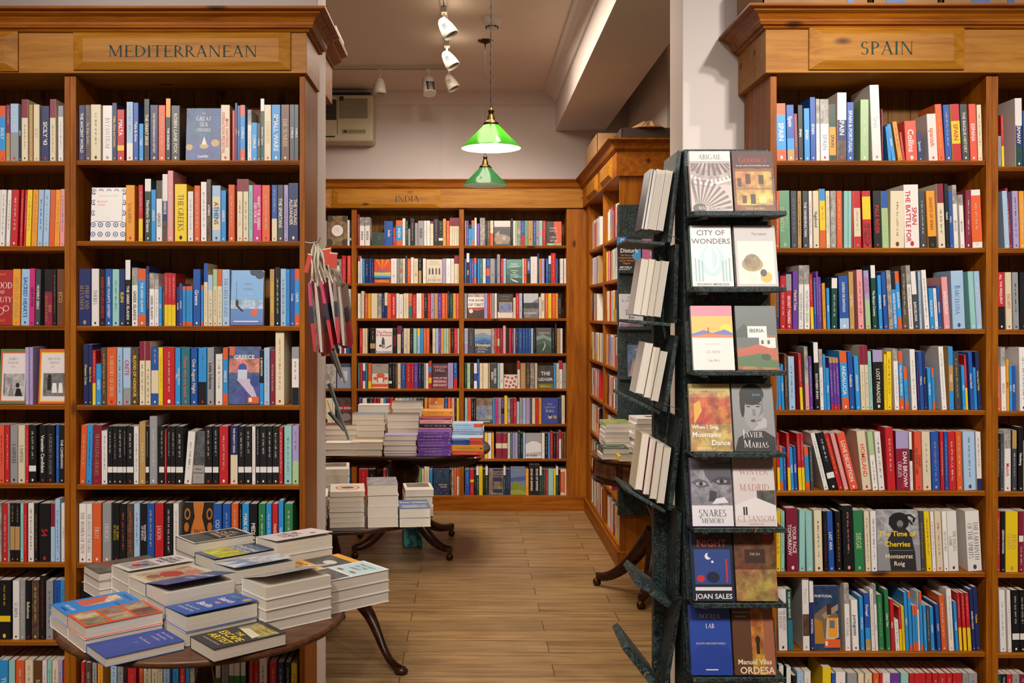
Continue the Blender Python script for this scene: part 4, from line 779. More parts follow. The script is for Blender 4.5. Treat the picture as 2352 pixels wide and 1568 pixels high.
row(S_P, 7, YS, 3.58, 1750, 1130, 1305, 800, "150-222 . W/N ^THE PRISONER|^OF HEAVEN~-14;226-268 . E5t5/W THE LEMON GROVE~-18;350-406 708 W5X3W2/S ^Portugal~-12;409-443 735 W3N7/W PORTUGAL~-14;446-656 785 F portugal;697-740 755 Z3W7/S PORTUGAL~-16;758-812 890 W/N portuguese~-16;828-857 860 b/W PORTUGAL~-18;864-905 830 B6b2D2/W Portugal~-18;914-942 800 W~-20;946-968 760 Z3W7/S LISBON~-22;976-1015 845 G/g~-20;1036-1068 800 G/W Lisbon Tales~-24;1076-1105 885 R/W Lisbon~-14;1112-1145 1050 W~-16;1147-1167 950 R5Y5~-16;1169-1190 935 Y~-18;1196-1221 825 b/W LISBON~-22;1226-1250 820 O1b8O1~-22;1255-1275 935 O2b6O2~-14;1277-1297 935 O2b6O2~-14;1299-1313 820 Z3W7~-18;1320-1342 820 O2b7O1~-20;1348-1372 935 b/W~-16;1376-1400 935 A/W~-16;1404-1432 945 b/W PORTO~-16;1455-1482 920 B/W PORTO~-24;1492-1532 850 O/W~-28;1550-1592 795 W/S~-28;1606-1630 900 b/W ALGARVE~-24;1638-1662 830 R6Y4~-26;1668-1695 830 R6Y4~-26;1706-1735 830 R6Y4~-28;1742-1770 800 N/W MADEIRA WALKS~-30;1774-1806 780 N/Y Madeira~-32", .003)
row(S_P, 8, YS, 3.58, 1750, 1130, 1970, 1490, "150-188 1425 W3E7/W;210-250 1435 W3E7/W;262-295 1510 K/W;300-355 1475 L/S;360-415 1475 W/p;510-580 1440 Y/K SALT;585-615 . B;620-700 1480 W/K;715-795 . S/W;803-850 . C/K;860-918 . C/K;930-978 . O;981-1003 . R;1006-1068 . W/S;1072-1150 . V/O;1156-1220 . T;1223-1263 . R/C;1266-1310 . R/C;1313-1362 . R/C;1366-1412 . R/C;1416-1463 . R/C;1466-1528 . R/C;1531-1578 . R/C;1581-1613 . R/C;1616-1660 . R/C;1663-1710 . S;1713-1785 . S/K", .003)
row(G_, 1, YS, 2.61, 2240, 180, 530, 190, "138-157 345 S~-3;160-175 218 R6Y4~-8;243-285 118 W4N3E3/W GERMANY~-6;288-325 195 B/W Germany~-6;326-350 200 R", .003)
row(G_, 2, YS, 2.61, 2240, 180, 1018, 675, "176-205 . L/W~-18;208-226 657 M~-30;230-266 675 v/A~-10;270-300 . U/W~-8;302-340 . K", .003)
row(G_, 3, YS, 2.61, 2240, 180, 1505, 1162, "140-182 . R6K4/W ALL THE FREQUENT~-8;188-226 . C/R ^TRIUMPH~-8;230-266 . S/K~-8;268-330 . K/g", .003)
row(G_, 4, YS, 1.99, 2240, 780, 325, 120, "103-118 . O~-6;122-144 35 Z3W7/S BERLIN~-6;146-158 90 U/K BERLIN~-4;160-172 . b/W BERLIN~-4;174-190 . B/W BERLIN~-4;206-240 35 W~-5", .003)
row(G_, 5, YS, 1.99, 2240, 780, 692, 465, "105-117 . K/W;120-134 430 A;138-167 415 Z3W7/R Munich;172-192 415 D3A7/W;200-222 400 K/W Hamburg;224-240 . U", .003)
row(G_, 6, YS, 1.99, 2240, 780, 1062, 785, "104-119 . R;122-140 . K/W GERMAN FANTASIA;143-200 . Y/D ^BERLIN|^GIANTS;204-224 . M4W1M5/W;226-250 . S", .003)
row(G_, 7, YS, 1.99, 2240, 780, 1428, 1145, "122-150 . W/S~-8;157-173 . W/S~-8;176-210 . pk~-6;212-236 . pk~-4", .003)
row(G_, 8, YS, 1.99, 2240, 780, 1690, 1530, "104-125 . E;126-150 . K/W;151-176 . R/W;178-210 . S;212-240 . M", .003)
# --- INDIA wall (books a fifth as large in the picture)
s = 3.794; DI = .0047; I_ = 'INDIA'
row(I_, 1, YI, s, 740, 400, 622, 405, "-60-38 . S;42-213 362 F cookery;217-235 400 W;238-258 400 pk;303-322 350 M;324-365 375 Z3W7 INDIA;369-412 375 Z3W7 INDIA;428-536 510 F greenbook;538-548 . B;549-612 408 B/W India;615-638 465 R;640-695 402 rg/W INDIA;697-720 385 W;722-744 . E;746-764 475 S;766-800 385 K;805-830 425 S;833-882 . S/K INDIA;885-908 . W;911-935 . W;938-965 410 M1C9;969-1010 390 K;1012-1048 . pk;1050-1075 388 U;1080-1105 . O;1108-1130 380 M3C7;1132-1150 380 M3C7;1152-1171 380 M3C7;1173-1190 380 M3C7;1240-1252 . O;1253-1272 . B;1273-1297 475 b;1298-1322 402 rg;1325-1342 380 W;1345-1368 430 V;1372-1415 380 Z;1417-1432 . K;1435-1460 . H;1462-1488 . C5O5;1495-1638 405 F fish;1642-1660 385 K;1662-1678 . W;1680-1695 . g;1697-1728 . Z;1730-1760 . B6R4;1762-1790 . q;1792-1832 . D;1835-1860 . B;1862-1885 . S;1887-1915 . T4p2T4;1918-1945 . R;1952-2083 412 F chinaroom", DI)
row(I_, 2, YI, s, 740, 400, 950, 735, "-60-110 . K;115-168 740 F saints;170-205 710 R;217-250 710 c;310-328 710 M2W8;330-346 . W;348-368 . b/W;370-405 . N/W;410-423 . B;425-447 . N/L;450-595 742 F naipaul;598-648 . W;652-670 . S;672-698 . Z/R INDIA;700-720 . C;723-738 710 A;741-768 . O;771-795 725 W;798-832 . C/K;838-863 730 K5D5;876-902 . W;905-1045 742 F anarchy;1048-1075 . v;1078-1117 . W;1120-1147 . W;1150-1178 708 M3C7;1180-1190 708 M3C7;1240-1255 . B;1257-1280 688 W3K7/W NEPAL;1282-1298 . B;1300-1320 . V/W Nepal;1322-1343 730 rg/W NEPAL;1352-1368 . b;1370-1395 . t;1398-1423 . W/K;1427-1460 . B4O3B3;1462-1503 . S/W;1505-1522 . N;1523-1548 698 S;1555-1575 . R;1577-1600 . L;1605-1741 742 F tealbook;1744-1755 . W;1757-1780 . O/W;1783-1812 . B6K4/W EVEREST;1815-1872 718 W/S;1873-1888 690 N;1890-1903 . U;1907-1935 . v;1947-1971 . B;1972-1992 710 W3E7;1993-2033 687 R/Y;2035-2052 . B;2072-2098 . W;2105-2125 . W", DI)
row(I_, 3, YI, s, 740, 400, 1255, 1038, "-60-168 . S;172-226 1065 F horseman;228-258 1000 W/S;310-335 . W/R;340-365 1018 C;372-395 . O/W;398-423 . U/Y;427-480 . C/D;484-518 . Z;521-542 . N;544-567 1032 C5N5;568-600 . c/U;603-643 . R/W SPADOWS AT NOON;646-668 . W/B;670-705 1045 W;709-752 . C/E;755-782 . O5t5;786-820 1048 R/C;822-865 . W/K;868-888 . O;890-914 . K/W;918-945 . R;947-975 . v;978-1007 . D/U;1009-1040 . V/W;1043-1072 . O/W;1075-1092 . O;1094-1109 1018 K;1112-1137 . E;1140-1165 . U;1168-1192 . c;1240-1262 . S;1268-1410 1040 F tibet;1412-1440 . v;1442-1458 . R;1460-1475 . O;1476-1500 . S;1503-1522 . W;1528-1662 1045 F lahore;1665-1686 1075 C;1688-1715 . R/W;1717-1743 . L;1755-1885 1040 F kathmandu;1890-1904 1070 W;1907-1937 . C/A PAKISTAN;1942-1968 . O/W;1970-1998 . Y;2003-2033 . O/C;2035-2055 . U;2057-2085 1050 K", DI)
s = 3.734
row(I_, 4, YI, s, 740, 740, 267, 53, "-60-145 . K;150-165 . W;167-185 . M/W;190-205 . W;207-235 . B;238-258 . N;322-347 . R;349-367 . C/K;370-387 . C/O;412-457 . K6D2K2/W;460-603 53 F places;607-642 . K/R CAPITAL;645-675 32 M3C7;680-700 . N/C;701-726 . C/K;728-752 . C/O;756-778 . K/W;783-812 . T/W;817-840 . Y3L7;843-867 . b;870-893 . O;895-920 . O;948-972 . C/K;976-997 . L;998-1018 . V;1020-1045 . U;1047-1065 . T;1067-1085 . g;1087-1102 . O;1105-1130 . K/Y;1133-1162 . R/C;1164-1174 . W;1222-1250 . L6v4/R PARTITION;1254-1303 . A/p;1308-1450 58 F himalaya;1453-1478 . Z;1480-1500 . R/W;1503-1523 . R4g3R3;1526-1550 . M/D;1553-1576 30 p/W;1578-1600 . K/M;1603-1623 . R/b;1626-1642 . M;1644-1657 . L/R;1660-1682 . N/Y REDBIRDS;1684-1717 . B;1721-1743 . B/L;1746-1765 . B/L;1768-1790 . B/L;1793-1811 . L/W;1815-1832 . K;1838-1968 50 F amritsar;1972-1994 . K;1997-2012 10 K/W;2015-2040 . D;2043-2062 . W/U", DI)
row(I_, 5, YI, s, 740, 740, 568, 352, "-60-120 360 F pale;130-262 355 F greyblue;310-325 . t;328-348 . R/U;351-372 . W3B4W3/R;375-392 . t/W;397-425 355 O7Y3;428-570 358 F farrell;573-600 . pk;603-628 . K;630-645 . H;649-675 . C/H;678-718 . B/W;722-764 . R/W;767-787 . R;790-823 . V/W;827-851 . N/W;854-873 . K/L;875-890 . S;892-913 . W/R;916-942 335 R2b2R2Y2R2;948-1078 358 F servant;1081-1125 . v/A;1130-1160 . B6R4/W;1225-1243 . E;1246-1272 . g/K;1275-1300 . K/D;1304-1330 . W4B3W3;1333-1350 320 B;1353-1380 . C;1383-1425 . C/S;1428-1442 . D;1446-1503 . A/W DEAD MEN|RISEN;1507-1525 . T;1528-1558 . W/K;1562-1676 450 F cherry;1678-1698 335 R3W7;1703-1747 . D/W;1751-1785 . X;1788-1823 . Z;1828-1847 . C/S;1853-1985 375 F ledger;1988-2008 . b/D;2011-2033 . C/K;2036-2062 332 R3W7;2066-2096 . S", DI)
row(I_, 6, YI, s, 740, 740, 870, 652, "-20-92 . C;95-112 . W/R;115-126 . K/U;130-265 650 F redzone;318-342 . V/W;350-387 . W/K;390-405 . K;410-438 . A;445-467 . R;472-498 . M;502-530 . C/R;532-552 . b;555-580 . M/R;583-615 . R/W;627-655 . C;658-690 . C;692-720 . T/E;723-748 . L;750-780 . S;783-812 . S;815-845 . A;848-877 . N;882-907 . U/K;913-1050 650 F rising;1055-1080 . B/W;1083-1107 . O/W;1112-1138 . p;1141-1156 . K;1158-1180 . Y;1228-1250 . T;1253-1280 . c/K;1282-1302 . K/W;1304-1320 . K/W;1325-1465 652 F lostcity;1468-1484 . b;1487-1513 . P/K;1515-1538 . S/K;1540-1565 . V4K2V4/W;1567-1592 632 Y/S;1594-1617 . Z/W;1620-1643 . M;1646-1670 . R/W;1673-1695 685 L;1698-1723 . S/K;1726-1748 . L;1751-1786 . v;1789-1802 . A;1805-1830 . C/M;1832-1858 . R/U;1861-1885 . U;1890-2029 650 F kabul;2032-2054 . N/W;2057-2085 628 C", DI)
row(I_, 7, YI, s, 740, 740, 1168, 950, "320-560 1000 Z;562-760 1000 W;762-900 1000 S;1310-1330 . C/K;1335-1355 . R;1360-1378 1000 W3R7;1380-1398 . X;1400-1425 . Y/C;1428-1455 . W/K;1458-1478 . U/K;1495-1545 . M4C2M4/p;1548-1594 . M4C2M4/p;1597-1617 . C/K;1620-1635 . t;1638-1655 . v;1658-1682 . v;1685-1705 937 E/W;1708-1725 . K;1728-1746 . L/K;1749-1886 952 F snow;1889-1913 . W/D;1916-1939 . K/W;1942-1960 . b;1963-1983 937 R;1986-2013 . K/D;2016-2034 . M;2037-2055 930 R3W7;2058-2075 . H;2078-2096 . H", DI)
row(I_, 8, YI, s, 740, 740, 1482, 1260, "-60-20 . K;80-103 . R;121-255 1256 F eight;262-300 . S;320-400 . R;402-460 . K;530-553 . R/W;560-580 . t;592-682 1256 F suitable;684-778 . K;780-805 . D;808-827 . E/Y;830-857 . q/Y;861-880 . C/K;883-925 1238 C/S;929-952 . b/N;960-1094 1256 F navybook;1097-1114 . K/C;1116-1134 . Z;1136-1160 . O/C;1163-1185 1255 O3W7;1231-1272 . B;1276-1308 . R4Y1R5;1312-1326 . K/C;1328-1350 1238 W3E7;1352-1383 1238 Y/H;1386-1405 . K/Y;1407-1428 1238 W3E7;1436-1560 1255 F shadow;1562-1580 1238 W3E7;1583-1598 . N/W;1600-1618 . N/W;1622-1750 1240 F georgia;1752-1777 . U/W;1781-1825 1218 K/W EDGE OF EMPIRES;1828-1870 1218 K/W EDGE OF EMPIRES;1872-1890 1240 W3E7;1893-1906 . E;1909-1925 . X;1928-1942 . R/W;1946-1990 . T/W;1993-2009 . Y/S;2011-2031 1238 W3E7;2034-2048 . K;2051-2086 . C1O8C1;2089-2102 . W", DI)
# ---------------------------------------------------------------- face-out covers
F_ = FACE
F_['greatsea'] = ('navy face-out hardback THE GREAT SEA with ships, top shelf of the MEDITERRANEAN bay', 'p 0 0 1 1 2f4f86|e .1 .25 .1 .06 D|e .52 .27 .13 .05 D|e .84 .33 .12 .07 D|g .45 .3 .52 .46 .6 .3 C|s .5 .90 .035 W THE|s .5 .80 .08 W GREAT|s .5 .69 .08 W SEA|t .5 .60 .018 W A HUMAN HISTORY OF|t .5 .565 .018 W THE MEDITERRANEAN|t .5 .07 .045 W DAVID')
F_['brandy'] = ('white face-out paperback patterned with blue spirals beside a yellow SONGBIRDS spine', 'r 0 0 1 1 W' + ''.join('|c %.2f %.2f .075 3e4f8e|c %.2f %.2f .05 W|c %.2f %.2f .025 3e4f8e' % (x, y, x, y, x, y) for y in (.12, .3, .52, .72, .92) for x in (.07, .28, .5, .72, .93)) + '|r .12 .36 .9 .93 W|i .5 .84 .022 S CONSTANTIA SOTERIOU|i .33 .73 .035 c BRANDY|i .3 .67 .035 c SOUR|i .5 .43 .015 S a novel')
F_['corfu'] = ('pale blue face-out paperback with a child on a rope swing, THE CORFU TRILOGY', 'r 0 0 1 1 7fb1df|r 0 0 1 .3 5a86c4|r 0 0 1 .06 5f6aa6|p 0 .3 1 .45 b7cfe8|q .88 .92 .14 26364e|q .7 .97 .12 26364e|r .17 .45 .18 .8 K|e .2 .4 .05 .07 K|g .2 .38 .4 .26 .36 .24 .17 .34 K|c .73 .23 .11 O|s .53 .75 .035 5b7fa8 GERALD|s .53 .66 .035 5b7fa8 DURRELL|s .53 .57 .03 c8d8ea THE CORFU|s .53 .48 .03 c8d8ea TRILOGY|r .1 .06 .85 .08 W')
F_['roughgreece'] = ('GREECE guidebook facing out with a blue-domed island church, fourth shelf of the MEDITERRANEAN bay', 'p 0 0 1 1 4a5f98|p 0 .55 1 .8 d08a7a|e .45 .62 .14 .09 2f56a0|r .3 .44 .6 .6 c9cfe0|g .25 .44 .8 .1 .95 .1 .7 .44 c9b8d0|e .85 .4 .15 .1 2a4a8c|r 0 .85 .18 1 O|r .64 .02 1 .13 O|t .5 .82 .07 W GREECE|r .67 .045 .77 .11 W')
F_['kazan'] = ('grey face-out paperback partly hidden behind a slanting white spine among black classics', 'r 0 0 1 1 3a3a3c|p 0 .35 1 1 5c5c5e|r 0 0 1 .35 a09a94|t .5 .28 .035 K Nikos|t .5 .21 .035 K Kazantzakis|i .5 .12 .02 K Report')
F_['circe'] = ('orange and black face-out book CIRCE with scrollwork, sixth shelf of the MEDITERRANEAN bay', 'r 0 0 1 1 1c130e|g .2 0 .8 0 .75 .5 .62 .75 .68 1 .32 1 .38 .75 .25 .5 c4712a|e .14 .8 .1 .1 b06626|e .86 .8 .1 .1 b06626|e .14 .8 .06 .06 K|e .86 .8 .06 .06 K|e .12 .58 .08 .08 b06626|e .88 .58 .08 .08 b06626|s .5 .5 .085 1c130e CIRCE|e .5 .25 .2 .1 1c130e')
F_['blood'] = ('red face-out book with large white swirling capitals, third shelf of the SICILY bay', 'r 0 0 1 1 a81c20|s .5 .92 .035 U BORGIAS|s .5 .72 .16 W BLOOD|s .5 .6 .06 W AND|s .5 .46 .16 W BEAUTY|c .5 .25 .16 W|c .5 .25 .14 a81c20|c .75 .3 .12 W|c .75 .3 .10 a81c20|s .5 .08 .045 U DUNANT')
F_['lexicon'] = ('FAMILY LEXICON paperback facing out, green and coral border around a photograph of a spire', 'r 0 0 1 1 5c7a3a|r .06 .04 .98 .94 c|r .1 .06 .98 .92 e0d6d4|s .5 .82 .04 A FAMILY|s .5 .75 .04 A LEXICON|i .5 .68 .02 A a novel|p .15 .14 .95 .55 b8b4b4|g .35 .14 .42 .35 .45 .55 .48 .35 .58 .14 8a8888|e .7 .34 .07 .045 K|g .6 .14 .66 .28 .8 .28 .9 .14 K|r .18 .16 .2 .55 K')
F_['virtues'] = ('THE LITTLE VIRTUES paperback facing out, orange and yellow border with a street photograph', 'r 0 0 1 1 O|r .06 .04 1 .94 Y|r .1 .06 1 .92 e0d6d4|s .55 .82 .04 A THE LITTLE|s .57 .75 .04 A VIRTUES|i .5 .68 .02 A essays|p .17 .14 .98 .56 777777|e .4 .5 .07 .04 K|r .33 .25 .47 .46 K|g .5 .2 .7 .2 .66 .38 .52 .38 W|g .74 .2 .92 .2 .88 .38 .76 .38 W')
F_['cherries'] = ('grey face-out paperback The Time of Cherries with yellow lettering and a wind-blown woman', 'p 0 0 1 1 a8a8ac|r 0 .0 1 .43 8c8c90|g .3 0 .9 0 .88 .3 .8 .6 .65 .72 .4 .7 .25 .5 .28 .2 2c2c2e|e .53 .84 .22 .12 202022|e .42 .76 .1 .09 202022|e .66 .8 .1 .1 202022|e .55 .77 .075 .06 7c7c7a|g .6 .92 .8 .93 .92 .86 .88 .79 .84 .80 .86 .86 .78 .9 .6 .88 202022|g .66 .86 .78 .84 .86 .76 .82 .75 .76 .81 .64 .82 202022|g .4 .93 .3 .88 .28 .76 .34 .72 .38 .8 202022|g .48 .73 .6 .73 .58 .715 .5 .715 3a3a3a|t .47 .61 .085 Y The Time of|t .47 .44 .085 Y Cherries|r .28 .33 .84 .335 S|t .5 .24 .07 C Montserrat|t .5 .12 .07 C Roig')
F_['portugal'] = ('PORTUGAL guidebook facing out, a sunlit yellow doorway and a blue sky on its cover', 'p 0 0 1 1 2b3e66|g .0 .55 .5 .7 .95 .55 .95 .2 0 .1 77614f|g .3 .55 .95 .72 .95 .62 .4 .48 a08a72|r .5 .55 .68 .72 3a2c24|g .42 .12 .95 .2 .95 .5 .5 .5 c8bca4|r .55 .2 .9 .5 U|r .6 .34 .8 .46 5c6f86|g 0 .1 .4 .1 .3 .45 0 .5 b07828|r .38 .04 1 .17 O|t .38 .84 .07 W PORTUGAL|r .42 .07 .5 .14 W')
F_['cookery'] = ('dark ornate face-out book with a white disc, top INDIA shelf by the wall end', 'p 0 0 1 1 8a6f4e|c .1 .9 .18 4a3c30|c .9 .9 .18 4a3c30|c .1 .1 .18 4a3c30|c .9 .1 .18 4a3c30|c .5 .5 .33 4a3c30|c .5 .5 .30 W|i .5 .56 .025 O INDIAN|i .5 .5 .025 O COOKERY')
F_['greenbook'] = ('small plain dark green book facing out on the top INDIA shelf', 'r 0 0 1 1 1c3a2c|r .45 .4 .75 .8 2c4c3c')
F_['fish'] = ('black face-out book with a large fish head under a pale band, top shelf by INDIA', 'r 0 0 1 1 2c2a2a|r 0 .75 1 1 c9c2ba|e .5 .25 .5 .2 8c7860|g 0 .4 .3 .6 .35 .4 9a8870|e .6 .3 .09 .06 C|e .6 .3 .04 .03 K|p .1 .05 .9 .2 8c7860')
F_['chinaroom'] = ('orange and dark face-out book CHINA ROOM at the end of the top shelf', 'r 0 0 1 1 3a2320|g .5 1 1 1 1 0 .4 0 .7 .3 .5 .6 d8562c|e .3 .6 .25 .2 2a201e|s .45 .72 .07 W SUNJEEV|s .45 .6 .07 W SAHOTA|s .48 .34 .085 W CHINA|s .48 .2 .085 W ROOM|p 0 0 1 .08 g')
F_['saints'] = ('small photograph-covered book facing out, second shelf behind the hanging bags', 'p 0 0 1 1 9a948e|e .4 .5 .2 .3 W|e .4 .8 .12 .08 4a3a34')
F_['naipaul'] = ('orange face-out book INDIA with rainbow stripes on the second INDIA shelf', 'r 0 0 1 1 dc4a20|r 0 .38 1 .45 Y|r 0 .30 1 .38 g|r 0 .22 1 .30 b|r 0 .16 1 .22 N|r 0 .0 1 .16 c3242a|g .5 .55 .1 1 .2 1 U|g .5 .55 .8 1 .9 1 U|g .5 .55 .45 1 .55 1 U|t .5 .5 .13 3c6fc0 INDIA|t .5 .08 .1 Y NAIPAUL')
F_['anarchy'] = ('cream face-out book THE ANARCHY with four standing figures, second INDIA shelf', 'r 0 0 1 1 cfc6ac|s .5 .9 .07 9a7a5a WILLIAM|s .5 .8 .07 9a7a5a DALRYMPLE|e .2 .6 .04 .03 K|r .15 .36 .25 .58 A|e .4 .6 .04 .03 K|r .35 .36 .45 .58 K|e .62 .6 .04 .03 K|r .57 .36 .67 .58 M|e .82 .6 .04 .03 K|r .77 .36 .87 .58 A|s .5 .24 .05 K THE|s .5 .12 .11 K ANARCHY')
F_['tealbook'] = ('teal face-out book with a white river winding down, second shelf of the INDIA wall', 'r 0 0 1 1 5f958a|g 0 .6 1 .7 1 .3 0 .3 3c7468|g 0 .35 1 .2 1 0 0 0 295a50|t .5 .8 .06 W PAOLO|t .5 .7 .06 W COGNETTI|t .5 .52 .045 W WITHOUT|t .5 .43 .045 W EVER|t .5 .34 .045 W REACHING|t .5 .25 .045 W THE SUMMIT|g .2 .2 .4 .1 .7 .02 .75 .05 .45 .14 W')
F_['horseman'] = ('cream face-out book with a horseman, third shelf beside the hanging bags', 'p 0 0 1 1 b9a284|t .5 .75 .1 c ZINGER|e .5 .35 .3 .15 6a4024')
F_['tibet'] = ('white and red face-out book THE ROSE OF TIBET on the third INDIA shelf', 'p 0 0 1 1 b8a69a|r 0 .4 1 .85 W|g 0 0 1 0 1 .36 .6 .3 .3 .36 0 .3 3a1a18|g 0 .3 .4 .36 .7 .3 1 .36 1 .44 0 .42 b03a28|t .5 .72 .12 K THE ROSE|t .5 .54 .12 K OF TIBET|c .2 .28 .13 C')
F_['lahore'] = ('black face-out book framing a small blue landscape in orange, third INDIA shelf', 'r 0 0 1 1 2c2624|r 0 0 1 .25 d8d2c8|r .1 .22 .95 .66 D|p .13 .25 .92 .63 7c86b0|t .5 .9 .06 7c6a58 SHEPHERD|t .5 .78 .06 7c6a58 HUNTER')
F_['kathmandu'] = ('grey face-out book KATHMANDU with a street photograph, third INDIA shelf', 'p 0 0 1 1 77777f|g 0 .4 1 .8 1 1 0 1 b8bcc4|p 0 .4 1 .62 3c3a3a|t .45 .2 .09 C KATHMANDU')
F_['places'] = ('white face-out book The Places in Between with a walking man and dog', 'r 0 0 1 1 e6e2de|t .5 .84 .1 R The Places|t .5 .73 .1 R In Between|e .43 .6 .05 .035 K|g .34 .36 .54 .36 .52 .57 .37 .57 A|r .38 .2 .43 .38 K|r .47 .2 .52 .38 K|g .6 .22 .95 .34 .95 .28 .6 .18 A|e .28 .3 .09 .05 A|t .5 .06 .09 K Rory Stewart')
F_['himalaya'] = ('blue face-out book Himalaya with layered mountains, fourth INDIA shelf', 'r 0 0 1 1 b8ab9c|g 0 .75 .5 .85 1 .72 1 0 0 0 7a8aa0|g 0 .62 .4 .68 1 .6 1 0 0 0 4a86b8|g 0 .48 .6 .6 1 .5 1 0 0 0 2c5a96|g 0 .38 .5 .42 1 .38 1 0 0 0 222c4a|t .5 .34 .13 C Himalaya|i .45 .22 .04 W Exploring the|i .45 .15 .04 W Roof of the World|t .4 .06 .05 C John Keay')
F_['amritsar'] = ('dark green face-out book of folded hills near the end of the fourth INDIA shelf', 'r 0 0 1 1 54585c|g 0 .65 .4 .75 1 .6 1 0 0 0 7f9a92|g 0 .5 .5 .6 1 .45 1 0 0 0 46665a|g 0 .3 .6 .4 1 .2 1 0 0 0 2c4c3c|g .5 .5 .55 .3 .4 .1 .45 .1 .62 .3 C|s .5 .8 .08 C AMRITSAR')
F_['pale'] = ('pale face-out paperback at the wall end, fifth INDIA shelf', 'p 0 0 1 1 a5a29c')
F_['greyblue'] = ('grey-blue face-out book half hidden behind hanging calendars, fifth INDIA shelf', 'r 0 0 1 1 8a94ac|r 0 .85 1 1 3c4450|r .3 .3 .7 .7 b8bccc')
F_['farrell'] = ('grey face-out book with an orange temple silhouette, fifth INDIA shelf', 'r 0 0 1 1 9c948a|r 0 0 1 .6 d8d0c4|r .3 .25 .75 .5 d8562c|r .38 .25 .66 .42 W|g .25 .5 .8 .5 .7 .6 .35 .6 d8562c|r 0 .05 1 .18 d8562c|e .2 .4 .12 .06 d8562c|e .85 .4 .12 .06 d8562c|i .4 .92 .045 K FARRELL')
F_['servant'] = ('maroon face-out book of chunky pink hand lettering and a moustache, fifth INDIA shelf', 'r 0 0 1 1 7a1e3c|r 0 .45 1 1 4a1c2c|t .5 .88 .12 c08a90 TARQUIN|t .5 .74 .12 c08a90 HALL|e .35 .6 .2 .05 K|e .65 .6 .2 .05 K|t .5 .42 .1 e4c0c4 CASE OF THE|t .5 .28 .1 e4c0c4 MISSING|t .5 .13 .12 e4c0c4 SERVANT')
F_['cherry'] = ('small white book facing out dotted with red cherries, fifth INDIA shelf', 'r 0 0 1 1 d8cfc4' + ''.join('|c %.2f %.2f .09 b8242c' % (x, y) for x, y in ((.15, .2), (.4, .15), (.7, .22), (.9, .12), (.2, .5), (.5, .42), (.8, .5), (.3, .78), (.62, .72), (.9, .82), (.08, .85))))
F_['ledger'] = ('black face-out book THE LEDGER with white capitals, fifth INDIA shelf', 'p 0 0 1 1 3c3c3a|t .5 .66 .16 W THE|t .5 .4 .2 W LEDGER|p 0 0 1 .2 7a7a30|t .5 .08 .05 Y AFGHANISTAN')
F_['redzone'] = ('RED ZONE book facing out with a red band, sixth shelf behind the table stacks', 'p 0 0 1 1 54443e|r 0 .48 1 .72 8c2820|t .5 .6 .12 W RED ZONE|e .6 .25 .35 .15 8a7a72')
F_['rising'] = ('orange face-out book A RISING MAN on the sixth INDIA shelf', 'r 0 0 1 1 d8801c|g 0 0 .3 0 .5 .6 .6 1 .2 1 0 .6 c05a14|t .5 .82 .11 C A|t .5 .66 .12 C RISING|t .5 .48 .12 C MAN|p 0 0 1 .2 8a3a14')
F_['lostcity'] = ('grey face-out book with blue capitals and a mountain face, sixth INDIA shelf', 'p 0 0 1 1 8c8c88|p 0 .7 1 1 7a6444|t .45 .64 .1 3a6ab8 THE QUEST|t .45 .51 .1 3a6ab8 FOR THE|t .32 .38 .1 3a6ab8 LOST|t .32 .26 .1 3a6ab8 CITY|r 0 0 1 .14 3a3a38|t .5 .08 .05 W RICHARDSON')
F_['kabul'] = ('royal blue face-out book Little Coffee Shop of Kabul, sixth INDIA shelf', 'r 0 0 1 1 2c3c8c|r .05 .03 .95 .97 34469a|s .5 .76 .07 C Little|s .5 .64 .07 C Coffee Shop|s .5 .5 .12 C Kabul|e .5 .28 .13 .1 c9b0a8|e .5 .33 .1 .05 2a2a3a|c .8 .25 .11 D')
F_['snow'] = ('grey face-out book of a snowy plain and tiny walkers, seventh INDIA shelf', 'r 0 0 1 1 9a9a9c|g 0 .55 .4 .68 .7 .66 1 .56 1 0 0 0 d8d8da|g 0 .2 1 .26 1 .1 0 .08 b0b0b4' + ''.join('|r %.2f .06 %.2f .14 K' % (x, x + .035) for x in (.1, .18, .3, .38, .5, .56, .66)))
F_['eight'] = ('blue face-out book Eight Months on the lowest INDIA shelf', 'p 0 0 1 1 2c6aa0|s .5 .8 .13 C Eight|s .5 .64 .13 C Months')
F_['suitable'] = ('white face-out book A SUITABLE with dark red capitals behind the pedestal table', 'r 0 0 1 1 e0d4d0|s .4 .85 .1 M A|s .5 .7 .12 M SUITABLE|c .5 .35 .3 M')
F_['navybook'] = ('navy face-out book scattered with orange flecks, lowest INDIA shelf', 'p 0 0 1 1 2c4262|t .6 .38 .05 C WHY THE|t .66 .3 .05 C OCEAN' + ''.join('|e %.2f %.2f .03 .02 O' % (x, y) for x, y in ((.1, .1), (.3, .2), (.5, .08), (.7, .15), (.2, .5), (.45, .9), (.8, .8), (.85, .06))))
F_['shadow'] = ('brown face-out book with a navy title panel, lowest INDIA shelf', 'p 0 0 1 1 8c7c6c|r .28 .08 .95 .97 26345c|t .62 .86 .055 D SHADOWS|t .62 .77 .055 D THROUGH|t .62 .68 .055 D CENTRAL ASIA|p .33 .22 .9 .5 8a7a66')
F_['georgia'] = ('face-out book Georgia with a green hill under a blue sky, lowest INDIA shelf', 'r 0 0 1 1 6a7c9c|g 0 .6 1 .66 1 .5 0 .45 4a5a8c|g 0 .3 .3 .5 .6 .38 1 .3 1 0 0 0 7c8c34|g 0 .15 .5 .2 1 .1 1 0 0 0 9aa040|s .5 .88 .07 D Georgia')
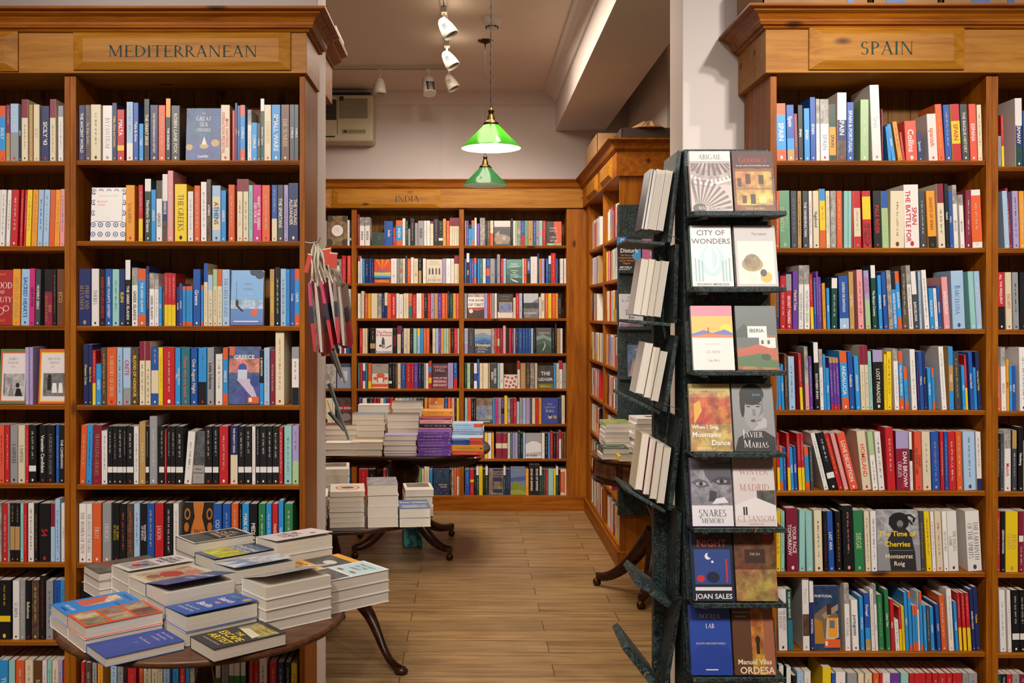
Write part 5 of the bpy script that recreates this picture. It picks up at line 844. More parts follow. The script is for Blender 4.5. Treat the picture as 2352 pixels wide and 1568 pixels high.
# ---------------------------------------------------------------- cardboard boxes on top of the cases
def carton(x0, y0, z, x1, y1, h, label, flaps=True, mat=CARD, rz=0, marks=()):
    root = empty('cardboard_box', ((x0 + x1) / 2, (y0 + y1) / 2, z), rz); tag(root, label, 'box'); w, d = (x1 - x0) / 2, (y1 - y0) / 2
    mb = MB(); t = .004; mb.box(-w, -d, 0, w, d, t); mb.box(-w, -d, 0, -w + t, d, h); mb.box(w - t, -d, 0, w, d, h); mb.box(-w, -d, 0, w, -d + t, h); mb.box(-w, d - t, 0, w, d, h); mb.build('carton_body', mat, root)
    mb = MB()
    if flaps: mb.geo([(-w, -d, h), (w, -d, h), (w, -d * .15, h + .02), (-w, -d * .1, h + .03)], [(0, 1, 2, 3)]); mb.geo([(-w, d, h), (w, d, h), (w, d * .1, h + .035), (-w, d * .15, h + .01)], [(0, 1, 2, 3)]); mb.geo([(w, -d, h), (w, d, h), (w + .09, d, h + .02), (w + .1, -d, h - .02)], [(0, 1, 2, 3)])
    else: mb.box(-w, -d, h, w, d, h + .003)
    mb.build('flap', mat, root)
    if marks:
        mb = MB()
        for (u0, u1, v0, v1, c) in marks: mb.box(-w + 2 * w * u0, -d - .002, h * v0, -w + 2 * w * u1, -d, h * v1, lin(c))
        mb.build('printed_marks', COVER, root)
    return root
ztop = WZ(410, 7.76) + .001
carton(.93, 6.12, ztop, 1.26, 6.62, .085, 'flat dark cardboard box on the side bookcase, near end', False, mat=CARDD)
carton(.86, 6.75, ztop, 1.2, 7.45, .17, 'creased cardboard box on the side bookcase, farther in', mat=CARD)
mb = MB(); rr = random.Random(3); n = 14
pts = [(1.10 + .09 * math.cos(i * 6.28 / n) * (1 + .3 * rr.random()), 6.15 + .07 * math.sin(i * 6.28 / n)) for i in range(n)]
top = [(1.10 + .03 * math.cos(i * 6.28 / n), 6.16 + .02 * math.sin(i * 6.28 / n)) for i in range(n)]
mb.geo([(x, y, ztop + .0892) for x, y in pts] + [(x, y, ztop + .112 + .03 * rr.random()) for x, y in top], [(i, (i + 1) % n, n + (i + 1) % n, n + i) for i in range(n)] + [tuple(range(n, 2 * n)), tuple(range(n))[::-1]])
o = mb.build('crumpled_paper', CARD); tag(o, 'crumpled brown packing paper on the dark box over the side bookcase', 'paper')
zt2 = WZ(5, 3.34) + .0005
carton(1.0, 3.40, zt2, 1.36, 3.72, .2, 'cardboard box over the SPAIN panel, nearest the column', False, marks=((.8, .86, .02, .2, '3c6fa8'),))
carton(1.375, 3.40, zt2, 1.60, 3.72, .2, 'cardboard box with one blue label on top of the SPAIN bookcase', False, marks=((.2, .5, .0, .3, '2f5f9e'),))
carton(1.615, 3.40, zt2, 2.1, 3.72, .2, 'long cardboard box with a blue printed arrow, at the frame top corner', False, marks=((.2, .33, .0, .2, '2f5f9e'), (.45, .5, 0, .3, '2f5f9e')))
# ---------------------------------------------------------------- turned and carved tables
def sabre(mb, x0, y0, z0, x1, y1, z1, w=.022, hip=.04, n=14, cab=False):
    """a curved leg from the column (x0,y0,z0) out to the foot"""
    P = []; R = []
    for i in range(n + 1):
        t = i / n
        if cab:
            K = [(0, 0, 0, 1), (.15, .22, -.10, .95), (.3, .42, -.02, .85), (.45, .58, .22, .66), (.6, .68, .48, .52), (.75, .77, .74, .44), (.88, .88, .93, .42), (1, 1, 1, .5)]
            for q0, q1 in zip(K, K[1:]):
                if q0[0] <= t <= q1[0] + 1e-9: u = (t - q0[0]) / (q1[0] - q0[0]); s = q0[1] + (q1[1] - q0[1]) * u; z = z0 + (z1 - z0) * (q0[2] + (q1[2] - q0[2]) * u); r = hip * (q0[3] + (q1[3] - q0[3]) * u); break
        else: s = t ** 1.35 if t < .9 else t; z = z0 + (z1 - z0) * (1 - (1 - t) ** 1.9); s = t; r = hip * (1 - .5 * t)
        P.append((x0 + (x1 - x0) * s, y0 + (y1 - y0) * s, z)); R.append(r)
    mb.tube(P, R, 10)
def round_table(name, cx, cy, zt, rx, ry, feet, label, col_prof, thick=.022, drum=0, legz=.3, hip=.035, caster=False, topmat=TOPW, cab=False, lip=True):
    root = empty(name, (cx, cy, 0)); tag(root, label, 'table')
    mb = MB(); n = 64; prof = [(.96, zt - thick), (.992, zt - thick * .8), (1.0, zt - thick * .5), (.995, zt - thick * .2), (.98, zt)]
    vs = [(rx * r * math.cos(2 * math.pi * k / n), ry * r * math.sin(2 * math.pi * k / n), z) for r, z in prof for k in range(n)]
    mb.geo(vs, [(i * n + k, i * n + (k + 1) % n, (i + 1) * n + (k + 1) % n, (i + 1) * n + k) for i in range(len(prof) - 1) for k in range(n)], smooth=True)
    mb.geo(vs[:n], [tuple(range(n))[::-1]]); mb.geo(vs[-n:], [tuple(range(n))]); mb.build('tabletop', topmat, root)
    if drum:
        mb = MB(); vs = [(rx * r * math.cos(2 * math.pi * k / n), ry * r * math.sin(2 * math.pi * k / n), z) for r, z in [(.94, zt - thick), (.94, zt - thick - drum * .85), (.965, zt - thick - drum * .88), (.965, zt - thick - drum)] for k in range(n)]
        mb.geo(vs, [(i * n + k, (i + 1) * n + k, (i + 1) * n + (k + 1) % n, i * n + (k + 1) % n) for i in range(3) for k in range(n)]); mb.geo(vs[-n:], [tuple(range(n))])
        dr = mb.build('drum', DARKW, root)
        for k in range(8):
            mb = MB(); a0 = 2 * math.pi * k / 8 + .06; a1 = a0 + 2 * math.pi / 8 - .12; q = 8; z0, z1 = zt - thick - drum * .75, zt - thick - drum * .12
            V = []
            for i in range(q + 1):
                a = a0 + (a1 - a0) * i / q
                for r, z in ((.945, z0), (.952, z0 + .004), (.952, z1 - .004), (.945, z1)): V.append((rx * r * math.cos(a), ry * r * math.sin(a), z))
            mb.geo(V, [(i * 4 + j, (i + 1) * 4 + j, (i + 1) * 4 + j + 1, i * 4 + j + 1) for i in range(q) for j in range(3)]); mb.build('drawer_front', TOPW, dr)
    mb = MB(); mb.lathe(col_prof, n=28); mb.build('column', DARKW, root)
    for fx, fy in feet:
        mb = MB(); fz = .055 if caster else .018; a = math.atan2(fy, fx); c0 = col_prof[1][0] * .5
        sabre(mb, c0 * math.cos(a), c0 * math.sin(a), legz, fx, fy, fz, hip=hip, cab=cab)
        if not caster: mb.lathe([(.012, 0.0), (.028, .006), (.03, .016), (.018, .03)], fx + .012 * math.cos(a), fy + .012 * math.sin(a), 14)
        lg = mb.build('leg', DARKW, root)
        if caster:
            mb = MB(); mb.box(fx - .014, fy - .014, .045, fx + .014, fy + .014, .075); mb.M = Matrix.Translation((fx + .01 * math.cos(a), fy + .01 * math.sin(a), .022)) @ Matrix.Rotation(math.pi / 2, 4, 'X')
            mb.lathe([(.008, -.012), (.022, -.010), (.022, .010), (.008, .012)], n=20); mb.build('caster', BRASS, lg)
    return root
def colprof(z0, z1, r):
    H = z1 - z0; return [(r * .8, z0), (r * 1.2, z0 + H * .05), (r * 1.3, z0 + H * .12), (r * .7, z0 + H * .2), (r * .95, z0 + H * .24), (r * .6, z0 + H * .3), (r * .75, z0 + H * .45), (r * 1.15, z0 + H * .6), (r * 1.2, z0 + H * .68), (r * .8, z0 + H * .78), (r * .7, z0 + H * .84), (r * 1.1, z0 + H * .88), (r * 1.5, z0 + H)]
T1 = (-.733, 2.75, .72)
round_table('pedestal_table', T1[0], T1[1], T1[2], .385, .385, [(.42 * math.cos(a), .42 * math.sin(a)) for a in (math.radians(-70), math.radians(50), math.radians(170))], 'round worn mahogany pedestal table in front of the MEDITERRANEAN bookcase, covered in book piles', colprof(.1, .70, .027), legz=.22, cab=True, hip=.032)
T2 = (-.64, 4.62, .625)
round_table('tripod_table', T2[0], T2[1], T2[2], .47, .40, [(.335, -.33), (-.42, -.1), (-.02, .42)], 'small round tripod table just behind the wall end, stacked with cream-edged books', colprof(.12, .605, .035), legz=.25, cab=True, hip=.038, topmat=DARKW)
T3 = (-.43, 6.42, .70)
def quatre():
    root = empty('pedestal_table', (T3[0], T3[1], 0)); tag(root, 'dark oval breakfast table on a turned pedestal before the INDIA bookcase', 'table')
    zt = T3[2]; n = 72; rx, ry = .56, .52; mb = MB(); prof = [(.95, zt - .024), (.99, zt - .02), (1, zt - .012), (.985, zt)]
    def se(a, r): c, s_ = math.cos(a), math.sin(a); e = .72; return (rx * r * math.copysign(abs(c) ** e, c), ry * r * math.copysign(abs(s_) ** e, s_))
    vs = [(*se(2 * math.pi * k / n, r), z) for r, z in prof for k in range(n)]
    mb.geo(vs, [(i * n + k, i * n + (k + 1) % n, (i + 1) * n + (k + 1) % n, (i + 1) * n + k) for i in range(3) for k in range(n)], smooth=True); mb.geo(vs[:n], [tuple(range(n))[::-1]]); mb.geo(vs[-n:], [tuple(range(n))]); mb.build('tabletop', DARKW, root)
    for s in (-1, 1):     # rounded lopers hanging under the two leaves
        mb = MB(); mb.prism([(s * .50, zt - .026), (s * .46, zt - .055), (s * .38, zt - .075), (s * .02 + s * .16, zt - .075), (s * .08, zt - .06), (s * .06, zt - .026)], -ry * .78, -ry * .74, 'xz'); mb.build('apron', DARKW, root)
    mb = MB(); mb.lathe([(.11, .27), (.13, .30), (.12, .34), (.06, .37), (.085, .40), (.06, .43), (.10, .50), (.105, .56), (.07, .62), (.06, .64), (.12, .675)], n=32); mb.build('column', DARKW, root)
    for fx, fy in ((.30, -.16), (.30, .52), (-.33, .46), (-.30, -.12)):
        mb = MB(); P = []; R = []; a = math.atan2(fy, fx); L = math.hypot(fx, fy)
        for i in range(15):
            t = i / 14; d = .05 + (L - .05) * t; z = .07 + .27 * (1 - t) ** 2.1 ; P.append((d * math.cos(a), d * math.sin(a), z)); R.append(.042 - .02 * t)
        mb.tube(P, R, 10); lg = mb.build('leg', DARKW, root)
        mb = MB(); mb.box(fx - .018, fy - .018, .05, fx + .018, fy + .018, .085); mb.M = Matrix.Translation((fx, fy, .022)) @ Matrix.Rotation(math.pi / 2, 4, 'X'); mb.lathe([(.008, -.012), (.022, -.01), (.022, .01), (.008, .012)], n=18); mb.build('caster', BRASS, lg)
quatre()
T4 = (1.03, 5.45, .785)
round_table('drum_table', T4[0], T4[1], T4[2], .372, .372, [(-.30, .22), (-.13, -.22), (.3, -.2), (.2, .3)], 'dark round drum table with drawers beside the side bookcase, holding small book piles', colprof(.30, .62, .055), drum=.12, legz=.36, hip=.045, caster=True)
# blue patterned box on the floor
root = empty('storage_box', (WX(946, 6.62), 6.66, 0), .15); tag(root, 'small blue-green patterned box on the floor under the oval table', 'box')
mb = MB(); mb.box(-.062, -.06, .002, .062, .06, .118); bx = mb.build('box_body', None or attr_mat('patterned_card', .6), root, .003)
mt = bx.data.materials[0]; nt = mt.node_tree; bs = nt.nodes['Principled BSDF']; tc = N(nt, 'ShaderNodeTexCoord'); nz = N(nt, 'ShaderNodeTexNoise', Scale=26.0, Detail=1.0); nt.links.new(tc.outputs['Object'], nz.inputs['Vector'])
nt.links.new(ramp(nt, nz.outputs[0], [(.45, lin('1d4a66')), (.52, lin('2f8078')), (.6, lin('3f9a8a'))]), bs.inputs['Base Color'])
mb = MB(); mb.box(-.065, -.063, .112, .065, .063, .13); mb.build('lid', mt, root, .002)
# ---------------------------------------------------------------- lying books
RB = random.Random(5)
def lying(x, y, z, t, w, h, up, code, label, group, art=None, curl=0, title='', tcol=None, jitter=.0, name='paperback'):
    """a closed book on its back; up = world angle of the top of the cover"""
    mc, mp = MB(), MB(); cc = pal('e0d8ca')
    # local frame: spine at y=0 facing -y, height z, cover +x  ->  cover to +z, height to `up`
    add_book(mc, mp, t, w, h, code, title, tcol, RB, cover=None)
    mp.c = [pal('d9cfbf')] * len(mp.c)
    # local (x,y,z) -> world: x->Z, z->up dir, y-> right of up
    a = up + RB.uniform(-jitter, jitter); U = Vector((math.cos(a), math.sin(a), 0)); Rr = Vector((math.sin(a), -math.cos(a), 0)); Zv = Vector((0, 0, 1))
    M = Matrix(((Zv.x, Rr.x, U.x, 0), (Zv.y, Rr.y, U.y, 0), (Zv.z, Rr.z, U.z, 0), (0, 0, 0, 1)))
    T = Matrix.Translation(Vector((x, y, z + t / 2)) - U * (h / 2) - Rr * (w / 2)) @ M
    if art:
        cv = Canvas(mc, (t / 2, 0, 0), (0, 1, 0), (0, 0, 1), w, h, .00005); paint(cv, art)
    if curl:   # the front cover lifts along its fore-edge
        for i, v in enumerate(mc.v):
            if v[0] > t / 2 - .002 and v[1] > 0: mc.v[i] = (v[0] + curl * v[1] / w, v[1], v[2])
        nn = 8; mcol = pal(code) if code not in 'XZ' else pal('Z')
    o = mc.build(name, MATS3); o.matrix_world = T; mp.build('page_block', MATS3, o); tag(o, label, 'book', group); return o
def gridcurl(n): return n
ART = {
 'escape': 'r 0 0 1 1 2b2c2a|p .1 .62 .95 .92 9a9468|t .5 .52 .07 Y THE|t .5 .40 .11 Y ESCAPE|t .5 .25 .11 Y ARTIST|i .5 .13 .03 C the man who broke out|t .6 .86 .05 Y JONATHAN|t .6 .78 .05 Y FREEDLAND|g .2 .62 .9 .55 .85 .68 .3 .72 C',
 'plow': 'r 0 0 1 1 2c4796|s .5 .92 .042 W Drive Your Plow|s .5 .84 .042 W Over the Bones|s .5 .76 .042 W of the Dead|s .5 .62 .042 W Olga Tokarczuk|c .5 .5 .05 4f68ac',
 'comic': 'r 0 0 1 1 d8572f' + ''.join('|p %.2f %.2f %.2f %.2f %s' % (x, y, x + .42, y + .28, c) for x, y, c in ((.06, .04, 'b8a888'), (.52, .04, '8a7c64'), (.06, .36, '98886c'), (.52, .36, 'b8a484'), (.06, .68, 'a8987c'), (.52, .68, '7a5c44'))),
 'bluewoman': 'r 0 0 1 1 2b86d6|p .12 .3 .6 .85 d9c0a8|g .12 .3 .6 .3 .5 .6 .12 .75 d0654c|t .5 .92 .04 N THE BALLAD|t .82 .7 .035 N OF THE|t .5 .15 .05 W SAD CAFE|t .5 .07 .04 N A NOVEL',
 'berlin': 'r 0 0 1 1 2f56a8|t .5 .72 .10 W Search|t .5 .58 .06 W of|t .5 .42 .11 W Berlin|e .62 .56 .06 .04 O|c .82 .9 .1 D|e .4 .88 .2 .05 4f7a98|i .5 .24 .05 W the story of a|i .5 .15 .05 W reinvented city',
 'yellownavy': 'p 0 0 1 1 5c6f8c|p .0 .1 1 .55 c9c23c|t .5 .72 .09 W SHOUTING|t .5 .60 .07 W IN THE DARK|r 0 .9 1 1 2c3c5a',
 'floral': 'p 0 0 1 1 8aa2c0|p 0 .4 1 1 c8ccd4|g 0 0 .3 .3 .5 0 .7 .35 1 0 d8dce0',
 'blackcream': 'r 0 0 1 1 W|r .06 .04 .94 .96 2a3034|p .1 .06 .9 .4 5c5c52|t .5 .82 .07 C LAST|t .5 .72 .07 C CALL AT|t .5 .62 .07 C THE HOTEL|t .5 .52 .07 C IMPERIAL',
 'letters': 'r 0 0 1 1 d8d4d4|t .4 .55 .12 R THE|t .5 .4 .14 A WAR|t .5 .28 .08 R NURSE|e .7 .75 .08 .05 R|r .3 .5 .42 .6 R',
 'hatwhite': 'r 0 0 1 1 e4dedb|p .1 .08 .9 .5 b0a8a0|e .5 .25 .15 .07 R|e .6 .35 .12 .06 3e5f9e|t .5 .9 .05 A A MOST|t .5 .8 .08 K UNSAFE|t .5 .7 .08 K HARBOUR|t .5 .6 .06 K ROAD',
 'redflower': 'r 0 0 1 1 d8ceb4|p 0 .1 1 .9 c2a888|e .5 .5 .3 .16 b8402c|e .45 .25 .2 .1 a0584c|e .7 .75 .2 .1 d87060',
 'darkfloral': 'p 0 0 1 1 6c6a5a|e .3 .3 .2 .1 a0463a|e .7 .5 .2 .1 c8a090|e .4 .75 .2 .1 8a3a34',
 'yelphoto': 'r 0 0 1 1 e0a028|p .0 .35 1 .86 4c4c4a|e .6 .6 .2 .1 c8c8c4|t .5 .2 .12 K GROWN|t .5 .08 .08 K UP',
 'lightblue': 'r 0 0 1 1 dfe4e4|p .06 .04 .94 .36 5a5a5a|r .06 .4 .94 .95 b4d2d6|t .5 .84 .06 K THE LAST|t .5 .74 .06 K OF THE|t .5 .64 .06 K LIGHT|e .3 .47 .12 .03 8a5a44|e .7 .5 .12 .03 8a5a44',
 'curlgrey': 'p 0 0 1 1 a8a4a2|r 0 .9 1 1 W', 'indigo': 'p 0 0 1 1 4c5c94|t .5 .7 .1 W MARZIPAN|t .5 .5 .06 W NOVEL|p 0 0 1 .3 5f6c9a',
}
GT = 'books piled on the round front table'
def pile(cx, cy, z0, ts, w, h, up, covers, group, names, curl=0, jit=.008, top_art=None, off=.001):
    z = z0 + .0008
    for i, t in enumerate(ts):
        last = i == len(ts) - 1
        lying(cx + RB.uniform(-off, off), cy + RB.uniform(-off, off), z, t, w, h, up, covers[0] if not last else covers[-1], names[i], group, art=top_art if last else None, curl=curl if last else 0, jitter=jit)
        z += t + .0006
UP = math.radians(40); z0 = .72
POS = ['lowest', 'second from the bottom', 'third from the bottom', 'fourth from the bottom', 'fifth from the bottom', 'sixth from the bottom', 'seventh from the bottom']
def nm(top, key, n):
    out = []
    for i in range(n - 1): out.append(('%s of the pale books under %s' % (POS[i] if n > 2 else 'pale-edged book, the only one', key)) if n > 2 else 'pale-edged book directly under %s' % key)
    return out + [top]
T1P = [
 ((-.575, 2.470), [.031], .129, .195, 'escape', 'black paperback THE ESCAPE ARTIST with yellow capitals at the table front', 'THE ESCAPE ARTIST', 'K', 0),
 ((-.818, 2.437), [.022], .129, .195, 'plow', 'plain blue paperback with small white serif lettering at the table front', 'the plain blue paperback', 'B', 0),
 ((-.905, 2.540), [.032, .030], .13, .198, 'comic', 'orange paperback with six framed pictures, on the front table', 'the orange six-picture cover', 'c', 0),
 ((-.993, 2.645), [.030, .028], .128, .197, 'bluewoman', 'bright blue paperback with a reclining figure on the table edge', 'the bright blue cover with a reclining figure', 'b', 0),
 ((-.672, 2.586), [.034, .036], .13, .198, 'berlin', 'royal blue paperback with white Search Berlin lettering', 'the royal blue Berlin cover', 'B', .008),
 ((-.757, 2.700), [.03, .033, .036], .13, .198, 'indigo', 'indigo paperback with its cover lifting, middle of the front table', 'the indigo cover that lifts', 'N', .022),
 ((-.841, 2.804), [.03, .03, .03], .13, .198, 'redflower', 'cream paperback with red flowers, middle of the front table', 'the cream cover with red flowers', 'C', .006),
 ((-.925, 2.906), [.03, .033, .033], .128, .198, 'hatwhite', 'white paperback with bold black hand lettering, rear of the front table', 'the white cover with black hand lettering', 'W', .008),
 ((-1.037, 2.985), [.028, .024, .024], .128, .196, 'darkfloral', 'dark floral paperback at the table edge nearest the lower shelves', 'the dark floral cover', 'X', 0),
 ((-.495, 2.690), [.028, .028, .028, .032], .131, .200, 'curlgrey', 'pale grey paperback with a strongly curling cover on a stack of four', 'the curling pale grey cover', 'W', .03),
 ((-.629, 2.915), [.035, .030, .034], .13, .197, 'floral', 'white and blue patterned paperback in the middle of the pile', 'the white and blue patterned cover', 'L', .012),
 ((-.714, 3.020), [.035, .035, .035], .13, .197, 'yellownavy', 'yellow and navy paperback in the middle of the pile', 'the yellow and navy cover', 'N', .004),
 ((-.800, 3.120), [.045, .045, .042], .131, .200, 'blackcream', 'black cover framed in white on the tallest rear stack', 'the black cover framed in white', 'K', 0),
 ((-.553, 3.135), [.045, .042, .04], .131, .200, 'letters', 'white paperback with red and black lettering on the rear stack', 'the cover lettered red and black', 'W', .010),
 ((-.452, 3.035), [.035, .033], .13, .197, 'yelphoto', 'amber and black photograph paperback at the rear edge of the table', 'the amber and black cover', 'U', 0),
 ((-.352, 2.850), [.030, .030, .031], .132, .200, 'lightblue', 'pale blue and white paperback overhanging the table edge', 'the pale blue and white cover', 'W', 0)]
for (c, ts, w, h, art, top, key, code, curl) in T1P:
    pile(c[0], c[1], z0, ts, w, h, UP, ['W', code], GT, nm(top, key, len(ts)), curl, top_art=ART[art])
# stacks on the tripod table
G2 = 'books piled on the tripod table'; z0 = T2[2]; U2 = math.radians(97)
A2 = {'a': 'r 0 0 1 1 d8d0c0|e .5 .5 .36 .28 c46058|e .5 .5 .3 .23 d8c4b4|e .5 .5 .2 .12 5a4a44', 'b': 'p 0 0 1 1 8e8c92', 'c': 'r 0 0 1 1 4a648c|p .1 .1 .9 .4 8a92a0|t .5 .7 .12 W The Valley', 'd': 'r 0 0 1 1 d8d0c4|p .1 .4 .9 .95 6c665e'}
pile(-.545, 4.405, z0, [.0215] * 7, .150, .21, U2, ['C', 'C'], G2, nm('cream cover with an oval pink vignette on the tripod table', 'the oval vignette cover', 7), top_art=A2['a'], off=.003)
pile(-.389, 4.405, z0, [.045, .045, .045, .047], .132, .21, U2, ['W', 'Z'], G2, nm('grey photographic cover on the tallest stack of the tripod table', 'the grey photographic cover', 4), top_art=A2['b'], off=.003)
pile(-.250, 4.41, z0, [.038, .042], .135, .20, U2, ['W', 'B'], G2, nm('blue cover with flowing white script on the tripod table', 'the blue cover with white script', 2), top_art=A2['c'], off=.002)
pile(-.245, 4.63, z0, [.045, .045, .03], .13, .19, U2, ['W', 'C'], G2, nm('cream and black cover behind the blue one with white script', 'the cream and black cover', 3), top_art=A2['d'], off=.004)
pile(-.70, 4.43, z0, [.042, .042, .042], .13, .20, U2, ['W', 'W'], G2, nm('white-covered book at the wall end of the tripod table', 'the white cover by the wall end', 3), off=.003)
pile(-.64, 4.68, z0, [.045, .045, .045, .04, .03], .14, .21, U2, ['W', 'C'], G2, nm('cream cover at the back of the tripod table, half behind the wall end', 'the half-hidden cream cover', 5), top_art=A2['d'], off=.003)
# stacks on the oval table: seen on their fore-edges or on their spines
G3 = 'books piled on the oval table'; z0 = T3[2]; UX = 0.0
def edge_pile(px, Y, w, ts, h, codes, up, names, titles=None, art=None, off=.004, z=None):
    zz = (z if z is not None else z0) + .0008
    for i, t in enumerate(ts):
        lying(WX(px, Y) + RB.uniform(-off, off), Y + w / 2 + RB.uniform(0, off), zz, t, w, h, up, codes[i % len(codes)], names[i], G3, jitter=.02, title=(titles[i] if titles else ''), art=art if i == len(ts) - 1 else None); zz += t + .0006
    return zz
def nn(n, a, b): return ['%s, %s' % (a, ('topmost of %s' if i == n - 1 else 'lowest of %s' if i == 0 else POS[i] + ' of %s' if i < 7 else 'high in %s') % b) for i in range(n)]
edge_pile(782, 5.95, .125, [.038, .038], .195, ['W'], UX, nn(2, 'pale-edged book', 'the short stack beside the wall end'))
edge_pile(782, 6.1, .125, [.04, .035, .03, .03, .03], .195, ['C', 'H', 'C'], UX, nn(5, 'cream-edged book', 'the stack behind the short one'))
edge_pile(841, 5.96, .125, [.036, .044], .197, ['C'], UX, nn(2, 'cream-edged book', 'the second front stack of the oval table'))
edge_pile(846, 6.12, .125, [.045, .045, .04, .035, .03, .035], .197, ['C', 'W'], UX, nn(6, 'cream-edged book', 'the stack behind the second front stack'), art='p 0 0 1 1 6a8aa8')
edge_pile(858, 6.28, .125, [.045] * 6, .195, ['C', 'W'], UX, nn(6, 'pale-edged book', 'the rear stack under the fifth INDIA shelf'))
edge_pile(919, 5.95, .125, [.014, .016, .03, .03, .03], .198, ['v'], UX, nn(5, 'lilac-white-edged book', 'the tall middle stack'))
edge_pile(925, 6.1, .125, [.05, .05, .045, .045, .04], .195, ['C'], UX, nn(5, 'cream-edged book', 'the stack behind the tall middle one'), art='p 0 0 1 1 5c5a52')
edge_pile(935, 6.26, .125, [.05] * 5 + [.04], .19, ['W'], UX, nn(6, 'pale-edged book', 'the highest stack of the oval table'), art='p 0 0 1 1 6c665c')
UP3 = 0.0     # spine towards the aisle
edge_pile(998, 5.93, .125, [.0175] * 7 + [.022], .2, ['V'], math.pi, nn(8, 'purple-spined paperback', 'the stack of purple spines'), titles=[''] * 8)
edge_pile(1001, 6.08, .125, [.03, .03, .03, .03, .03, .024, .022, .012], .195, ['p', 'K', 'p', 'M'], math.pi, nn(8, 'pink or crimson-spined paperback', 'the stack behind the purple spines'))
edge_pile(1006, 6.24, .125, [.03] * 7 + [.028], .19, ['D', 'U'], math.pi, nn(8, 'tan-spined paperback', 'the rear stack under A RISING MAN'))
edge_pile(1073, 5.98, .125, [.022, .036, .011, .011, .011, .011], .195, ['c', 'U', 'B6c4', 'B6c4', 'B6c4', 'L6c4'], math.radians(177), nn(6, 'orange and blue-spined paperback', 'the stack at the oval table end'))
edge_pile(1076, 6.14, .125, [.03, .03, .03, .03, .025, .025], .19, ['L', 'L7c3', 'p', 'L'], math.radians(177), nn(6, 'pale blue-spined paperback', 'the rear stack at the oval table end'))
# stacks on the drum table
G4 = 'books piled on the drum table'
def pile4(px, Y, ts, code, top, key, art, w=.135, h=.2, up=math.radians(92)):
    pile(WX(px, Y), Y, T4[2], ts, w, h, up, ['W', code], G4, nm(top, key, len(ts)), top_art=art, off=.006, jit=.05)
pile4(1414, 5.62, [.026] * 6, 'g', 'green-covered book on the taller stack of the drum table', 'the green cover', 'p 0 0 1 1 8a9a50', .145)
pile4(1408, 5.30, [.026, .03], 'E', 'dark green patterned book low on the drum table', 'the dark green patterned cover', 'r 0 0 1 1 1c3a2c|e .5 .5 .4 .35 4f8a5c|e .5 .5 .3 .25 1c3a2c', .14, .17)
pile4(1444, 5.22, [.03], 'Y', 'black and yellow book lying alone at the drum table edge', 'the black and yellow cover', 'r 0 0 1 1 Y|r .08 .06 .95 .94 2c2c28|e .5 .5 .35 .3 8a8a5c|e .5 .5 .28 .22 2c2c28', .14, .15)
pile4(1483, 5.45, [.028] * 7, 'W', 'white book with a small dark emblem on a drum table stack', 'the white cover with a dark emblem', 'r 0 0 1 1 d8d4ce|p .5 .4 .9 .7 5c4a5c', .14)
pile4(1530, 5.66, [.035] * 6, 'K', 'dark-covered book on the farthest drum table stack', 'the dark cover of the farthest stack', 'p 0 0 1 1 4a4a48', .13)
